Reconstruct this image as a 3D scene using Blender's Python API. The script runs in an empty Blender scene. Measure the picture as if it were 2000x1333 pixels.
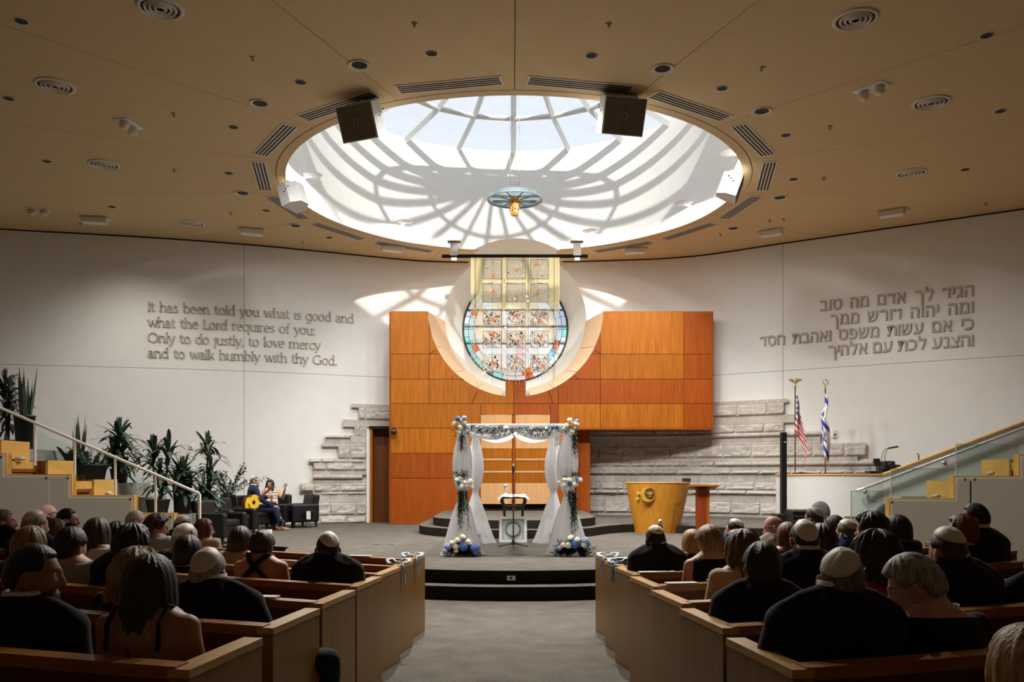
import bpy, bmesh, math, random
from mathutils import Vector, Matrix, Euler, noise
R = math.radians
PI = math.pi
rnd = random.Random(7)
C = bpy.context.scene.collection
SC = bpy.context.scene
# ---------------------------------------------------------------- camera
F = 1680.0            # focal length in pixels of the 2000 x 1333 frame
HY = 930.0            # image row of the horizon (the camera looks level, lens shifted up)
CZ = 1.65             # eye height
cam_d = bpy.data.cameras.new('camera')
cam = bpy.data.objects.new('camera', cam_d)
C.objects.link(cam)
cam.location = (0, 0, CZ)
cam.rotation_euler = (R(90), 0, 0)
cam_d.sensor_width = 36.0
cam_d.lens = 36.0 * F / 2000.0
cam_d.shift_y = (HY - 666.5) / 2000.0
cam_d.clip_start = 0.05
cam_d.clip_end = 200
SC.camera = cam
def P(px, py, Y):
    """world point seen at (px, py) when it stands Y metres in front of the camera"""
    return Vector(((px - 1000.0) * Y / F, Y, CZ - (py - HY) * Y / F))
# ---------------------------------------------------------------- light
OX, OY, OR = 0.04, 18.63, 4.78      # round skylight opening
ZC = 7.78                           # ceiling height
w = bpy.data.worlds.new('sky')
SC.world = w
w.use_nodes = True
bg = w.node_tree.nodes['Background']
bg.inputs['Color'].default_value = (0.86, 0.92, 1.0, 1)
bg.inputs['Strength'].default_value = 1.05
sun_d = bpy.data.lights.new('sun', 'SUN')
sun_d.energy = 3.9
sun_d.angle = R(1.0)
sun_d.color = (1.0, 0.95, 0.86)
sun = bpy.data.objects.new('sun', sun_d)
C.objects.link(sun)
sun.location = (2, -10, 30)
sun.rotation_euler = Vector((-0.11, 1.0, -0.475)).to_track_quat('-Z', 'Y').to_euler()
pd = bpy.data.lights.new('skylight_portal', 'AREA')
pd.shape = 'DISK'; pd.size = 10.4
pd.cycles.is_portal = True
po = bpy.data.objects.new('skylight_portal', pd)
C.objects.link(po); po.location = (OX, OY, 12.1)
vs = SC.view_settings
vs.view_transform = 'Standard'; vs.look = 'None'; vs.exposure = 0.0; vs.gamma = 1.0
vs.use_curve_mapping = False
SC.cycles.use_denoising = True
SC.cycles.max_bounces = 8
SC.cycles.diffuse_bounces = 6
SC.cycles.glossy_bounces = 3
SC.cycles.transparent_max_bounces = 12
SC.cycles.caustics_reflective = False
SC.cycles.caustics_refractive = False
SC.cycles.sample_clamp_indirect = 6.0
# ---------------------------------------------------------------- materials
MATS = {}
def _nt(name):
    m = bpy.data.materials.new(name); m.use_nodes = True
    nt = m.node_tree
    return m, nt, nt.nodes['Principled BSDF']
def rgba(c, k=1.0): return (c[0]*k, c[1]*k, c[2]*k, 1)
def mat(name, col, rough=0.6, metal=0.0, var=0.12, scale=8.0, bump=0.0, bscale=60.0, spec=0.5, stretch=None, sheen=0.0, island=0.0):
    if name in MATS: return MATS[name]
    m, nt, b = _nt(name)
    N, L = nt.nodes, nt.links
    tc = N.new('ShaderNodeTexCoord'); mp = N.new('ShaderNodeMapping')
    L.new(tc.outputs['Object'], mp.inputs['Vector'])
    if stretch: mp.inputs['Scale'].default_value = stretch
    nz = N.new('ShaderNodeTexNoise'); nz.inputs['Scale'].default_value = scale; nz.inputs['Detail'].default_value = 4
    L.new(mp.outputs['Vector'], nz.inputs['Vector'])
    cr = N.new('ShaderNodeValToRGB')
    cr.color_ramp.elements[0].position = 0.3; cr.color_ramp.elements[1].position = 0.7
    cr.color_ramp.elements[0].color = rgba(col, 1-var); cr.color_ramp.elements[1].color = rgba(col, 1+var)
    L.new(nz.outputs['Fac'], cr.inputs['Fac'])
    out = cr.outputs['Color']
    if island:
        ge = N.new('ShaderNodeNewGeometry'); hs = N.new('ShaderNodeHueSaturation'); mr = N.new('ShaderNodeMapRange')
        mr.inputs['To Min'].default_value = 1-island; mr.inputs['To Max'].default_value = 1+island
        L.new(ge.outputs['Random Per Island'], mr.inputs['Value']); L.new(mr.outputs['Result'], hs.inputs['Value'])
        L.new(out, hs.inputs['Color']); out = hs.outputs['Color']
    L.new(out, b.inputs['Base Color'])
    b.inputs['Roughness'].default_value = rough; b.inputs['Metallic'].default_value = metal
    b.inputs['Specular IOR Level'].default_value = spec
    if sheen: b.inputs['Sheen Weight'].default_value = sheen
    if bump:
        n2 = N.new('ShaderNodeTexNoise'); n2.inputs['Scale'].default_value = bscale; n2.inputs['Detail'].default_value = 3
        L.new(mp.outputs['Vector'], n2.inputs['Vector'])
        bp = N.new('ShaderNodeBump'); bp.inputs['Strength'].default_value = bump; bp.inputs['Distance'].default_value = 0.01
        L.new(n2.outputs['Fac'], bp.inputs['Height']); L.new(bp.outputs['Normal'], b.inputs['Normal'])
    MATS[name] = m
    return m
def carpet(name, c1, c2, scale=130.0):
    if name in MATS: return MATS[name]
    m, nt, b = _nt(name); N, L = nt.nodes, nt.links
    tc = N.new('ShaderNodeTexCoord')
    n1 = N.new('ShaderNodeTexNoise'); n1.inputs['Scale'].default_value = scale; n1.inputs['Detail'].default_value = 2
    n2 = N.new('ShaderNodeTexNoise'); n2.inputs['Scale'].default_value = 3.0; n2.inputs['Detail'].default_value = 4
    vo = N.new('ShaderNodeTexVoronoi'); vo.inputs['Scale'].default_value = scale*0.35
    for n in (n1, n2, vo): L.new(tc.outputs['Object'], n.inputs['Vector'])
    a = N.new('ShaderNodeMath'); a.operation = 'MULTIPLY_ADD'; a.inputs[1].default_value = 0.35
    L.new(n2.outputs['Fac'], a.inputs[0]); L.new(n1.outputs['Fac'], a.inputs[2])
    cr = N.new('ShaderNodeValToRGB'); cr.color_ramp.elements[0].position = 0.45; cr.color_ramp.elements[1].position = 0.9
    cr.color_ramp.elements[0].color = rgba(c1); cr.color_ramp.elements[1].color = rgba(c2)
    L.new(a.outputs[0], cr.inputs['Fac']); L.new(cr.outputs['Color'], b.inputs['Base Color'])
    b.inputs['Roughness'].default_value = 0.95; b.inputs['Specular IOR Level'].default_value = 0.1
    bp = N.new('ShaderNodeBump'); bp.inputs['Strength'].default_value = 0.5; bp.inputs['Distance'].default_value = 0.01
    L.new(vo.outputs['Distance'], bp.inputs['Height']); L.new(bp.outputs['Normal'], b.inputs['Normal'])
    MATS[name] = m; return m
def wood(name, c1, c2, rough=0.35, axis='Z', scale=1.0, island=0.10, spec=0.4):
    """straight wood grain running along an object axis, each panel (mesh island) a little different"""
    if name in MATS: return MATS[name]
    m, nt, b = _nt(name); N, L = nt.nodes, nt.links
    tc = N.new('ShaderNodeTexCoord'); mp = N.new('ShaderNodeMapping')
    s = {'X': (0.6, 14, 14), 'Y': (14, 0.6, 14), 'Z': (14, 14, 0.6)}[axis]
    mp.inputs['Scale'].default_value = [k*scale for k in s]
    ge = N.new('ShaderNodeNewGeometry')
    off = N.new('ShaderNodeVectorMath'); off.operation = 'SCALE'; off.inputs['Scale'].default_value = 9.0
    cmb = N.new('ShaderNodeCombineXYZ')
    for k in 'XYZ': L.new(ge.outputs['Random Per Island'], cmb.inputs[k])
    L.new(cmb.outputs[0], off.inputs[0])
    ad = N.new('ShaderNodeVectorMath'); ad.operation = 'ADD'
    L.new(tc.outputs['Object'], ad.inputs[0]); L.new(off.outputs[0], ad.inputs[1])
    L.new(ad.outputs[0], mp.inputs['Vector'])
    nz = N.new('ShaderNodeTexNoise'); nz.inputs['Scale'].default_value = 2.0; nz.inputs['Detail'].default_value = 8; nz.inputs['Roughness'].default_value = 0.65
    nz.inputs['Distortion'].default_value = 0.4
    L.new(mp.outputs['Vector'], nz.inputs['Vector'])
    cr = N.new('ShaderNodeValToRGB'); cr.color_ramp.elements[0].position = 0.32; cr.color_ramp.elements[1].position = 0.7
    cr.color_ramp.elements[0].color = rgba(c1); cr.color_ramp.elements[1].color = rgba(c2)
    L.new(nz.outputs['Fac'], cr.inputs['Fac'])
    hs = N.new('ShaderNodeHueSaturation'); mr = N.new('ShaderNodeMapRange')
    mr.inputs['To Min'].default_value = 1-island; mr.inputs['To Max'].default_value = 1+island
    L.new(ge.outputs['Random Per Island'], mr.inputs['Value']); L.new(mr.outputs['Result'], hs.inputs['Value'])
    L.new(cr.outputs['Color'], hs.inputs['Color']); L.new(hs.outputs['Color'], b.inputs['Base Color'])
    b.inputs['Roughness'].default_value = rough; b.inputs['Specular IOR Level'].default_value = spec
    bp = N.new('ShaderNodeBump'); bp.inputs['Strength'].default_value = 0.08; bp.inputs['Distance'].default_value = 0.005
    L.new(nz.outputs['Fac'], bp.inputs['Height']); L.new(bp.outputs['Normal'], b.inputs['Normal'])
    MATS[name] = m; return m
def glass(name, tint=(1, 1, 1), gloss=0.06, rough=0.02, trans=0.0, tcol=None):
    """clear pane: see-through with a mirror sheen; trans mixes in a milky translucent share"""
    if name in MATS: return MATS[name]
    m = bpy.data.materials.new(name); m.use_nodes = True
    nt = m.node_tree; N, L = nt.nodes, nt.links
    N.clear()
    out = N.new('ShaderNodeOutputMaterial'); tr = N.new('ShaderNodeBsdfTransparent'); gl = N.new('ShaderNodeBsdfGlossy')
    tc = N.new('ShaderNodeTexCoord'); nz = N.new('ShaderNodeTexNoise'); nz.inputs['Scale'].default_value = 6
    cr = N.new('ShaderNodeValToRGB'); cr.color_ramp.elements[0].color = rgba(tint, .93); cr.color_ramp.elements[1].color = rgba(tint)
    L.new(tc.outputs['Object'], nz.inputs['Vector']); L.new(nz.outputs['Fac'], cr.inputs['Fac']); L.new(cr.outputs['Color'], tr.inputs['Color'])
    gl.inputs['Roughness'].default_value = rough
    mx = N.new('ShaderNodeMixShader'); mx.inputs['Fac'].default_value = gloss
    L.new(tr.outputs[0], mx.inputs[1]); L.new(gl.outputs[0], mx.inputs[2])
    res = mx
    if trans:
        tl = N.new('ShaderNodeBsdfTranslucent'); df = N.new('ShaderNodeBsdfDiffuse'); m1 = N.new('ShaderNodeMixShader'); m2 = N.new('ShaderNodeMixShader')
        c = rgba(tcol or tint); tl.inputs['Color'].default_value = c; df.inputs['Color'].default_value = c
        m1.inputs['Fac'].default_value = 0.5; m2.inputs['Fac'].default_value = trans
        L.new(tl.outputs[0], m1.inputs[1]); L.new(df.outputs[0], m1.inputs[2])
        L.new(mx.outputs[0], m2.inputs[1]); L.new(m1.outputs[0], m2.inputs[2]); res = m2
    L.new(res.outputs[0], out.inputs['Surface'])
    MATS[name] = m; return m
# ---------------------------------------------------------------- mesh builder
class MB:
    def __init__(s): s.v = []; s.f = []; s.m = []; s.sm = []
    def add(s, vs, fs, mi=0, smooth=False, M=None):
        o = len(s.v)
        s.v += [(M @ Vector(p)) if M else Vector(p) for p in vs]
        for f in fs:
            s.f.append([i+o for i in f]); s.m.append(mi); s.sm.append(smooth)
        return s
    def box(s, c, d, mi=0, rz=0.0, M=None, bev=0.0):
        x, y, z = d[0]/2, d[1]/2, d[2]/2
        T = Matrix.Translation(Vector(c)) @ Matrix.Rotation(rz, 4, 'Z')
        if M: T = M @ T
        if bev > 0:
            bm = bmesh.new(); bmesh.ops.create_cube(bm, size=1.0)
            for v in bm.verts: v.co = Vector((v.co.x*d[0], v.co.y*d[1], v.co.z*d[2]))
            bmesh.ops.bevel(bm, geom=bm.edges[:], offset=bev, segments=2, profile=0.5, affect='EDGES')
            s.bm(bm, mi, False, T); return s
        vs = [(-x,-y,-z),(x,-y,-z),(x,y,-z),(-x,y,-z),(-x,-y,z),(x,-y,z),(x,y,z),(-x,y,z)]
        return s.add(vs, [(3,2,1,0),(4,5,6,7),(0,1,5,4),(1,2,6,5),(2,3,7,6),(3,0,4,7)], mi, False, T)
    def bm(s, bm, mi=0, smooth=False, M=None):
        bm.verts.index_update()
        s.add([v.co.copy() for v in bm.verts], [[v.index for v in f.verts] for f in bm.faces], mi, smooth, M); bm.free(); return s
    def prism(s, pts, z0, z1, mi=0, M=None, mi_side=None, mi_top=None):
        """polygon (x,y) pulled from z0 to z1"""
        n = len(pts)
        vs = [(p[0], p[1], z0) for p in pts] + [(p[0], p[1], z1) for p in pts]
        s.add(vs, [list(range(n))[::-1]], mi, False, M)
        s.add(vs, [list(range(n, 2*n))], mi if mi_top is None else mi_top, False, M)
        s.add(vs, [(i, (i+1) % n, n+(i+1) % n, n+i) for i in range(n)], mi if mi_side is None else mi_side, False, M)
        return s
    def loft(s, rings, mi=0, smooth=True, caps=True, closed=True, M=None):
        n = len(rings[0]); vs = [p for r in rings for p in r]; fs = []
        for k in range(len(rings)-1):
            for i in range(n if closed else n-1):
                j = (i+1) % n
                fs.append((k*n+i, k*n+j, (k+1)*n+j, (k+1)*n+i))
        s.add(vs, fs, mi, smooth, M)
        if caps and closed:
            s.add(rings[0], [list(range(n))[::-1]], mi, smooth, M); s.add(rings[-1], [list(range(n))], mi, smooth, M)
        return s
    def tube(s, path, rad, n=8, mi=0, smooth=True, caps=True, flat=1.0, up=None, M=None):
        path = [Vector(p) for p in path]; rings = []; prev = None
        for k, p in enumerate(path):
            t = (path[min(k+1, len(path)-1)] - path[max(k-1, 0)])
            if t.length < 1e-9: t = Vector((0, 0, 1))
            t.normalize()
            u = Vector(up) if up else (Vector((0, 0, 1)) if abs(t.z) < 0.95 else Vector((0, 1, 0)))
            if prev is not None and not up: u = prev
            x = t.cross(u)
            if x.length < 1e-6: x = t.cross(Vector((1, 0, 0)))
            x.normalize(); y = x.cross(t).normalized(); prev = y
            r = rad[k] if isinstance(rad, (list, tuple)) else rad
            rx, ry = r if isinstance(r, (list, tuple)) else (r, r*flat)
            rings.append([p + x*math.cos(2*PI*i/n)*rx + y*math.sin(2*PI*i/n)*ry for i in range(n)])
        return s.loft(rings, mi, smooth, caps, True, M)
    def cyl(s, p0, p1, r0, r1=None, n=16, mi=0, smooth=True, caps=True, M=None):
        return s.tube([p0, p1], [r0, r0 if r1 is None else r1], n, mi, smooth, caps, M=M)
    def lathe(s, prof, c=(0, 0, 0), n=24, mi=0, smooth=True, caps=True, M=None, sx=1.0, sy=1.0):
        rings = [[Vector((c[0]+r*math.cos(2*PI*i/n)*sx, c[1]+r*math.sin(2*PI*i/n)*sy, c[2]+z)) for i in range(n)] for r, z in prof]
        return s.loft(rings, mi, smooth, caps, True, M)
    def ell(s, c, r, n=12, m=8, mi=0, M=None, f=None):
        if not isinstance(r, (tuple, list)): r = (r, r, r)
        vs = [(0, 0, -1)]
        for k in range(1, m):
            a = -PI/2 + PI*k/m
            vs += [(math.cos(a)*math.cos(2*PI*i/n), math.cos(a)*math.sin(2*PI*i/n), math.sin(a)) for i in range(n)]
        vs.append((0, 0, 1))
        fs = [(0, 1+(i+1) % n, 1+i) for i in range(n)]
        for k in range(m-2):
            for i in range(n):
                j = (i+1) % n; fs.append((1+k*n+i, 1+k*n+j, 1+(k+1)*n+j, 1+(k+1)*n+i))
        t = len(vs)-1; b = 1+(m-2)*n
        fs += [(b+i, b+(i+1) % n, t) for i in range(n)]
        q = []
        for p in vs:
            k = f(Vector(p)) if f else 1.0
            q.append((c[0]+p[0]*r[0]*k, c[1]+p[1]*r[1]*k, c[2]+p[2]*r[2]*k))
        return s.add(q, fs, mi, True, M)
    def quad(s, a, b, c, d, mi=0, smooth=False): return s.add([a, b, c, d], [(0, 1, 2, 3)], mi, smooth)
    def mesh(s, name, mats):
        me = bpy.data.meshes.new(name)
        me.from_pydata([tuple(p) for p in s.v], [], s.f)
        for mm in (mats if isinstance(mats, (list, tuple)) else [mats]): me.materials.append(mm)
        me.polygons.foreach_set('material_index', s.m); me.polygons.foreach_set('use_smooth', s.sm)
        me.update(); return me
    def build(s, name, mats, parent=None, world=False):
        if parent is not None and world:
            inv = (Matrix.Translation(parent.location) @ parent.rotation_euler.to_matrix().to_4x4()).inverted()
            s.v = [inv @ Vector(p) for p in s.v]
        o = bpy.data.objects.new(name, s.mesh(name, mats)); C.objects.link(o)
        if parent is not None: o.parent = parent
        return o
def tag(o, label, cat, group=None, kind=None):
    o['label'] = label; o['category'] = cat
    if group: o['group'] = group
    if kind: o['kind'] = kind
    return o
def thing(name, label, cat, loc=(0, 0, 0), rz=0.0, group=None):
    o = bpy.data.objects.new(name, None); C.objects.link(o)
    o.empty_display_size = 0.1
    o.location = loc; o.rotation_euler = (0, 0, rz)
    return tag(o, label, cat, group)
def struct(mb, name, mats, label=None):
    o = mb.build(name, mats); o['kind'] = 'structure'
    if label: o['label'] = label
    return o
def one(mb, name, mats, label, cat, group=None, base=None):
    """a thing that is one mesh; origin moved to its base point"""
    if base is not None:
        b = Vector(base); mb.v = [Vector(p)-b for p in mb.v]
    o = mb.build(name, mats)
    if base is not None: o.location = base
    return tag(o, label, cat, group)
def dup(root, loc, rz=None, label=None, group=None):
    r = root.copy(); C.objects.link(r); r.location = loc
    if rz is not None: r.rotation_euler = (0, 0, rz)
    if label: r['label'] = label
    if group: r['group'] = group
    for ch in list(root.children):
        c = ch.copy(); C.objects.link(c); c.parent = r
        for g in ch.children:
            d = g.copy(); C.objects.link(d); d.parent = c
    return r
def smooth_interp(pts, x):
    """Catmull-Rom through (x, y) points"""
    n = len(pts)
    if x <= pts[0][0]: k = 0
    elif x >= pts[-1][0]: k = n-2
    else: k = max(i for i in range(n-1) if pts[i][0] <= x)
    p1, p2 = pts[k], pts[k+1]; p0 = pts[max(k-1, 0)]; p3 = pts[min(k+2, n-1)]
    h = p2[0]-p1[0]; t = (x-p1[0])/h
    if t < 0 or t > 1: return p1[1]+(p2[1]-p1[1])*t
    m1 = (p2[1]-p0[1])/max(p2[0]-p0[0], 1e-6)*h; m2 = (p3[1]-p1[1])/max(p3[0]-p1[0], 1e-6)*h
    return (2*t**3-3*t*t+1)*p1[1]+(t**3-2*t*t+t)*m1+(-2*t**3+3*t*t)*p2[1]+(t**3-t*t)*m2
# ================================================================ MATERIALS IN USE
M_plaster = mat('plaster', (0.80, 0.78, 0.735), 0.85, var=0.02, scale=3, bump=0.02, bscale=180, spec=0.2)
M_ceiling = mat('ceiling_paint', (0.70, 0.525, 0.30), 0.9, var=0.02, scale=3, bump=0.03, bscale=240, spec=0.1)
M_white = mat('white_paint', (0.86, 0.85, 0.82), 0.6, var=0.015, scale=4, spec=0.3)
M_dark = mat('dark_gap', (0.02, 0.015, 0.01), 0.9, spec=0.1)
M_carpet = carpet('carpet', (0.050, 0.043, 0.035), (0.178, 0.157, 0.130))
M_carpet_shade = carpet('riser_carpet_shaded', (0.014, 0.011, 0.008), (0.035, 0.027, 0.02))  # carpet copy with the shade of the backlit risers put into its colour
M_wood_l = wood('amber_oak', (0.27, 0.075, 0.004), (0.46, 0.145, 0.008), 0.45, spec=0.2)
M_wood_r = wood('red_oak', (0.23, 0.045, 0.003), (0.38, 0.083, 0.006), 0.45, spec=0.2)
M_maple = wood('pale_maple', (0.70, 0.45, 0.24), (0.82, 0.56, 0.33), 0.4, island=0.04)
M_stone = mat('limestone', (0.52, 0.47, 0.41), 0.9, var=0.14, scale=9, bump=0.35, bscale=45, spec=0.2, island=0.08)
M_alu = mat('white_aluminium', (0.64, 0.66, 0.65), 0.5, var=0.03, spec=0.5)
M_black = mat('black_metal', (0.012, 0.012, 0.013), 0.4, var=0.1)
M_steel = mat('brushed_steel', (0.62, 0.60, 0.57), 0.32, metal=1.0, var=0.06, scale=30)
M_sky_glass = glass('roof_glass', (0.97, 0.985, 1.0), 0.04)
M_clear = glass('clear_glass', (0.90, 0.97, 0.94), 0.05)
# ================================================================ FLOOR AND STAGE
def floor_z(X, Y):
    return 0.03*max(0.0, 9.2-Y) + 0.045*max(0.0, abs(X)-1.1)*(1.0 if Y < 10 else max(0.0, 1-(Y-10)/1.5))
mb = MB()
xs = [-16+0.5*i for i in range(65)]; ys = [-5+0.5*i for i in range(44)]
mb.add([(x, y, floor_z(x, y)) for y in ys for x in xs],
       [(j*65+i, j*65+i+1, (j+1)*65+i+1, (j+1)*65+i) for j in range(43) for i in range(64)], 0, True)
struct(mb, 'floor', M_carpet)
SXC, SYC = 0.05, 15.75
def stage_outline(rad, yb):
    pts = [(-15.5, 27.5), (-15.5, yb)]
    a0 = PI + math.asin(min(0.9, max(-0.9, (SYC-yb)/rad)))
    pts += [(SXC-rad-1.2, yb), (SXC-rad-0.5, yb-0.03)]
    n = 48
    for i in range(n+1):
        a = a0 + (3*PI - 2*a0 + PI - PI)*i/n if False else (PI+0.06) + (PI-0.12)*i/n
        pts.append((SXC+rad*math.cos(a), SYC+rad*math.sin(a)))
    pts += [(SXC+rad+0.5, yb-0.03), (SXC+rad+1.2, yb), (15.5, yb), (15.5, 27.5)]
    return pts
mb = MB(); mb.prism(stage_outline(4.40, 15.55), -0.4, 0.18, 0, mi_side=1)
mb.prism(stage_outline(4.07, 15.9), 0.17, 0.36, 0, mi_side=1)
struct(mb, 'stage_floor', [M_carpet, M_carpet_shade])
def spl(pts, n=6):
    out = []
    for k in range(len(pts)-1):
        p0, p1, p2, p3 = pts[max(k-1, 0)], pts[k], pts[k+1], pts[min(k+2, len(pts)-1)]
        for i in range(n):
            t = i/n
            out.append(tuple(0.5*(2*p1[c]+(p2[c]-p0[c])*t+(2*p0[c]-5*p1[c]+4*p2[c]-p3[c])*t*t+(3*p1[c]-p0[c]-3*p2[c]+p3[c])*t**3) for c in range(len(p1))))
    return out + [tuple(pts[-1])]
mb = MB()
arc = [(0.05+2.17*math.cos(PI+(R(140))*i/32), 19.75+2.17*math.sin(PI+R(140)*i/32)) for i in range(33)]
right = spl([arc[-1], (2.15, 19.15), (2.8, 19.72), (3.6, 19.4), (4.3, 18.7), (5.0, 18.25), (6.5, 17.95), (8.0, 17.85)])
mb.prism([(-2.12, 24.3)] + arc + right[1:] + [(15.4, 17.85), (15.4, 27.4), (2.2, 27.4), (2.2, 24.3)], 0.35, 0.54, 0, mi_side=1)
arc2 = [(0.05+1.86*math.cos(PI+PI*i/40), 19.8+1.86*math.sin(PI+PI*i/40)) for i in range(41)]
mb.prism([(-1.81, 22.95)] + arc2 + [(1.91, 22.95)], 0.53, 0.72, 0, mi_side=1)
struct(mb, 'dais_steps', [M_carpet, M_carpet_shade])
# ================================================================ WALLS
WP = [(-17, 20.2), (-12.67, 21.3), (-9.5, 22.0), (-7.07, 22.7), (-4.9, 23.55), (-4.2, 23.85), (-2.4, 24.5), (0.1, 24.62), (2.6, 24.45), (5.0, 23.95), (7.14, 22.6), (9.5, 21.1), (11.7, 19.7), (17, 16.3)]
def wallY(X): return smooth_interp(WP, X)
WX, WZ, WR = 0.10, 6.10, 2.02
SEAMX = [-7.07, 7.12]; SEAMZ = 4.415
def wall_panel(mb, x0, x1, z0, z1, off=0.0, mi=0, hole=WR):
    n = max(2, int((x1-x0)/0.09) if x0 < 2.3 and x1 > -2.3 else int((x1-x0)/0.25))
    X = sorted(set([x0+(x1-x0)*i/n for i in range(n+1)]))
    for part in (0, 1):
        lo, hi = [], []
        for x in X:
            d = abs(x-WX)
            y = wallY(x)+off
            if d < hole:
                h = math.sqrt(hole*hole-d*d)
                a, b = (z0, min(z1, WZ-h)) if part == 0 else (max(z0, WZ+h), z1)
            else:
                a, b = (z0, z1) if part == 0 else (z1, z1)
            if part == 1 and d >= hole: a = max(z0, min(z1, WZ))
            if part == 0 and d >= hole and z0 < WZ < z1: b = WZ
            if part == 1 and d >= hole and not (z0 < WZ < z1): a = z1
            lo.append(Vector((x, y, min(a, max(a, z0))))); hi.append(Vector((x, y, b)))
        for i in range(len(X)-1):
            if hi[i].z-lo[i].z > 1e-4 or hi[i+1].z-lo[i+1].z > 1e-4:
                if hi[i].z < lo[i].z: hi[i] = lo[i].copy()
                if hi[i+1].z < lo[i+1].z: hi[i+1] = lo[i+1].copy()
                mb.quad(lo[i], lo[i+1], hi[i+1], hi[i], mi, True)
mb = MB(); g = 0.004
for x0, x1 in ((-16.9, SEAMX[0]-g), (SEAMX[0]+g, SEAMX[1]-g), (SEAMX[1]+g, 16.9)):
    wall_panel(mb, x0, x1, -0.1, SEAMZ-g); wall_panel(mb, x0, x1, SEAMZ+g, ZC)
for sx in SEAMX: wall_panel(mb, sx-0.05, sx+0.05, 0, ZC, 0.02, 1)
wall_panel(mb, -16.9, 16.9, SEAMZ-0.05, SEAMZ+0.05, 0.02, 1)
# dark shadow joint under the ceiling
wall_panel(mb, -16.9, -1.25, ZC-0.035, ZC, -0.004, 1); wall_panel(mb, 1.45, 16.9, ZC-0.035, ZC, -0.004, 1)
struct(mb, 'wall_back', [M_plaster, M_dark])
for nm, x in (('wall_left', -16.0), ('wall_right', 16.0)):
    mb = MB(); mb.box((x, 7.5, 3.9), (0.2, 27, 8.2)); struct(mb, nm, M_plaster)
mb = MB(); mb.box((0, -5.0, 3.9), (32.2, 0.2, 8.2)); struct(mb, 'wall_rear', M_plaster)
# reveal of the round window (cone) and the barrel that runs forward into the skylight drum
GY, GR = 26.1, 1.60
mb = MB(); n = 96
def circ(r, y, a): return Vector((WX+r*math.cos(a), y, WZ+r*math.sin(a)))
for i in range(n):
    a, b = 2*PI*i/n, 2*PI*(i+1)/n
    ya, yb = wallY(WX+WR*math.cos(a)), wallY(WX+WR*math.cos(b))
    mb.quad(circ(WR, ya, a), circ(WR, yb, b), circ(GR, GY, b), circ(GR, GY, a), 0, True)
aa = math.acos(math.sqrt(max(0, 1-((ZC-WZ)/WR)**2)))
half = math.sqrt(WR**2-(ZC-WZ)**2)
a0 = math.asin((ZC-WZ)/WR); n = 40
def drumY(x): return OY+math.sqrt(OR*OR-(x-OX)**2)
for i in range(n):
    a, b = a0+(PI-2*a0)*i/n, a0+(PI-2*a0)*(i+1)/n
    pa, pb = circ(WR, 0, a), circ(WR, 0, b)
    qa = [Vector((p.x, y, p.z)) for p, y in ((pa, drumY(pa.x)), (pb, drumY(pb.x)), (pb, wallY(pb.x)+0.3), (pa, wallY(pa.x)+0.3))]
    mb.quad(*qa, 0, True)
struct(mb, 'wall_window_reveal', M_plaster)
# ================================================================ CEILING
mb = MB(); GAPA = 0.006
def pol(r, a): return (OX+r*math.cos(a), OY+r*math.sin(a))
for k in range(16):
    a0_, a1_ = R(-90+22.5*k), R(-90+22.5*(k+1))
    mid = math.degrees((a0_+a1_)/2) % 360
    rout = 8.7 if 45 < mid < 135 else (12.0 if 20 < mid < 160 else 33.0)
    rin = 4.98; n = 16
    inner, outer = [], []
    for i in range(n+1):
        a = a0_+(a1_-a0_)*i/n
        x, y = pol(rin, a); xo, yo = pol(rout, a)
        inner.append((x, y)); outer.append((xo, yo))
    # narrow radial joint between sectors
    def shift(p, a, s): return (p[0]-math.sin(a)*s, p[1]+math.cos(a)*s)
    inner[0] = shift(inner[0], a0_, GAPA); outer[0] = shift(outer[0], a0_, GAPA)
    inner[-1] = shift(inner[-1], a1_, -GAPA); outer[-1] = shift(outer[-1], a1_, -GAPA)
    pts = inner + outer[::-1]
    if 67.5 < mid < 112.5:      # the two sectors cut by the barrel of the round window
        s = 1 if mid < 90 else -1
        lim = WX+s*half
        pts = [((max(p[0], lim) if s > 0 else min(p[0], lim)), (p[1] if (p[0]-lim)*s >= 0 or p[1] > 24 else OY+math.sqrt(rin**2-(lim-OX)**2))) for p in pts]
    mb.prism(pts[::-1], ZC, ZC+0.03, 0)
n = 96
for i in range(n):              # inner ring panel with its circular joint
    a, b = 2*PI*i/n, 2*PI*(i+1)/n
    m_ = ((a+b)/2) % (2*PI)
    x = OX+OR*math.cos(m_)
    if abs(x-WX) < half and math.sin(m_) > 0: continue
    p = [pol(OR, a), pol(OR, b), pol(4.965, b), pol(4.965, a)]
    mb.add([(q[0], q[1], ZC) for q in p], [(0, 1, 2, 3)], 0, True)
    p = [pol(4.9, a), pol(4.9, b), pol(5.05, b), pol(5.05, a)]
    mb.add([(q[0], q[1], ZC+0.02) for q in p], [(0, 1, 2, 3)], 1, True)
for k in range(16):
    a = R(-90+22.5*k)
    if k == 8: continue
    rout = 8.6 if 3 < k < 13 else 30
    c, s_ = math.cos(a), math.sin(a)
    q = [(pol(5.0, a)[0]-s_*e, pol(5.0, a)[1]+c*e) for e in (-.05, .05)] + [(pol(rout, a)[0]-s_*e, pol(rout, a)[1]+c*e) for e in (.05, -.05)]
    mb.add([(t[0], t[1], ZC+0.015) for t in q], [(0, 1, 2, 3)], 1)
struct(mb, 'ceiling', [M_ceiling, M_dark])
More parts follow.
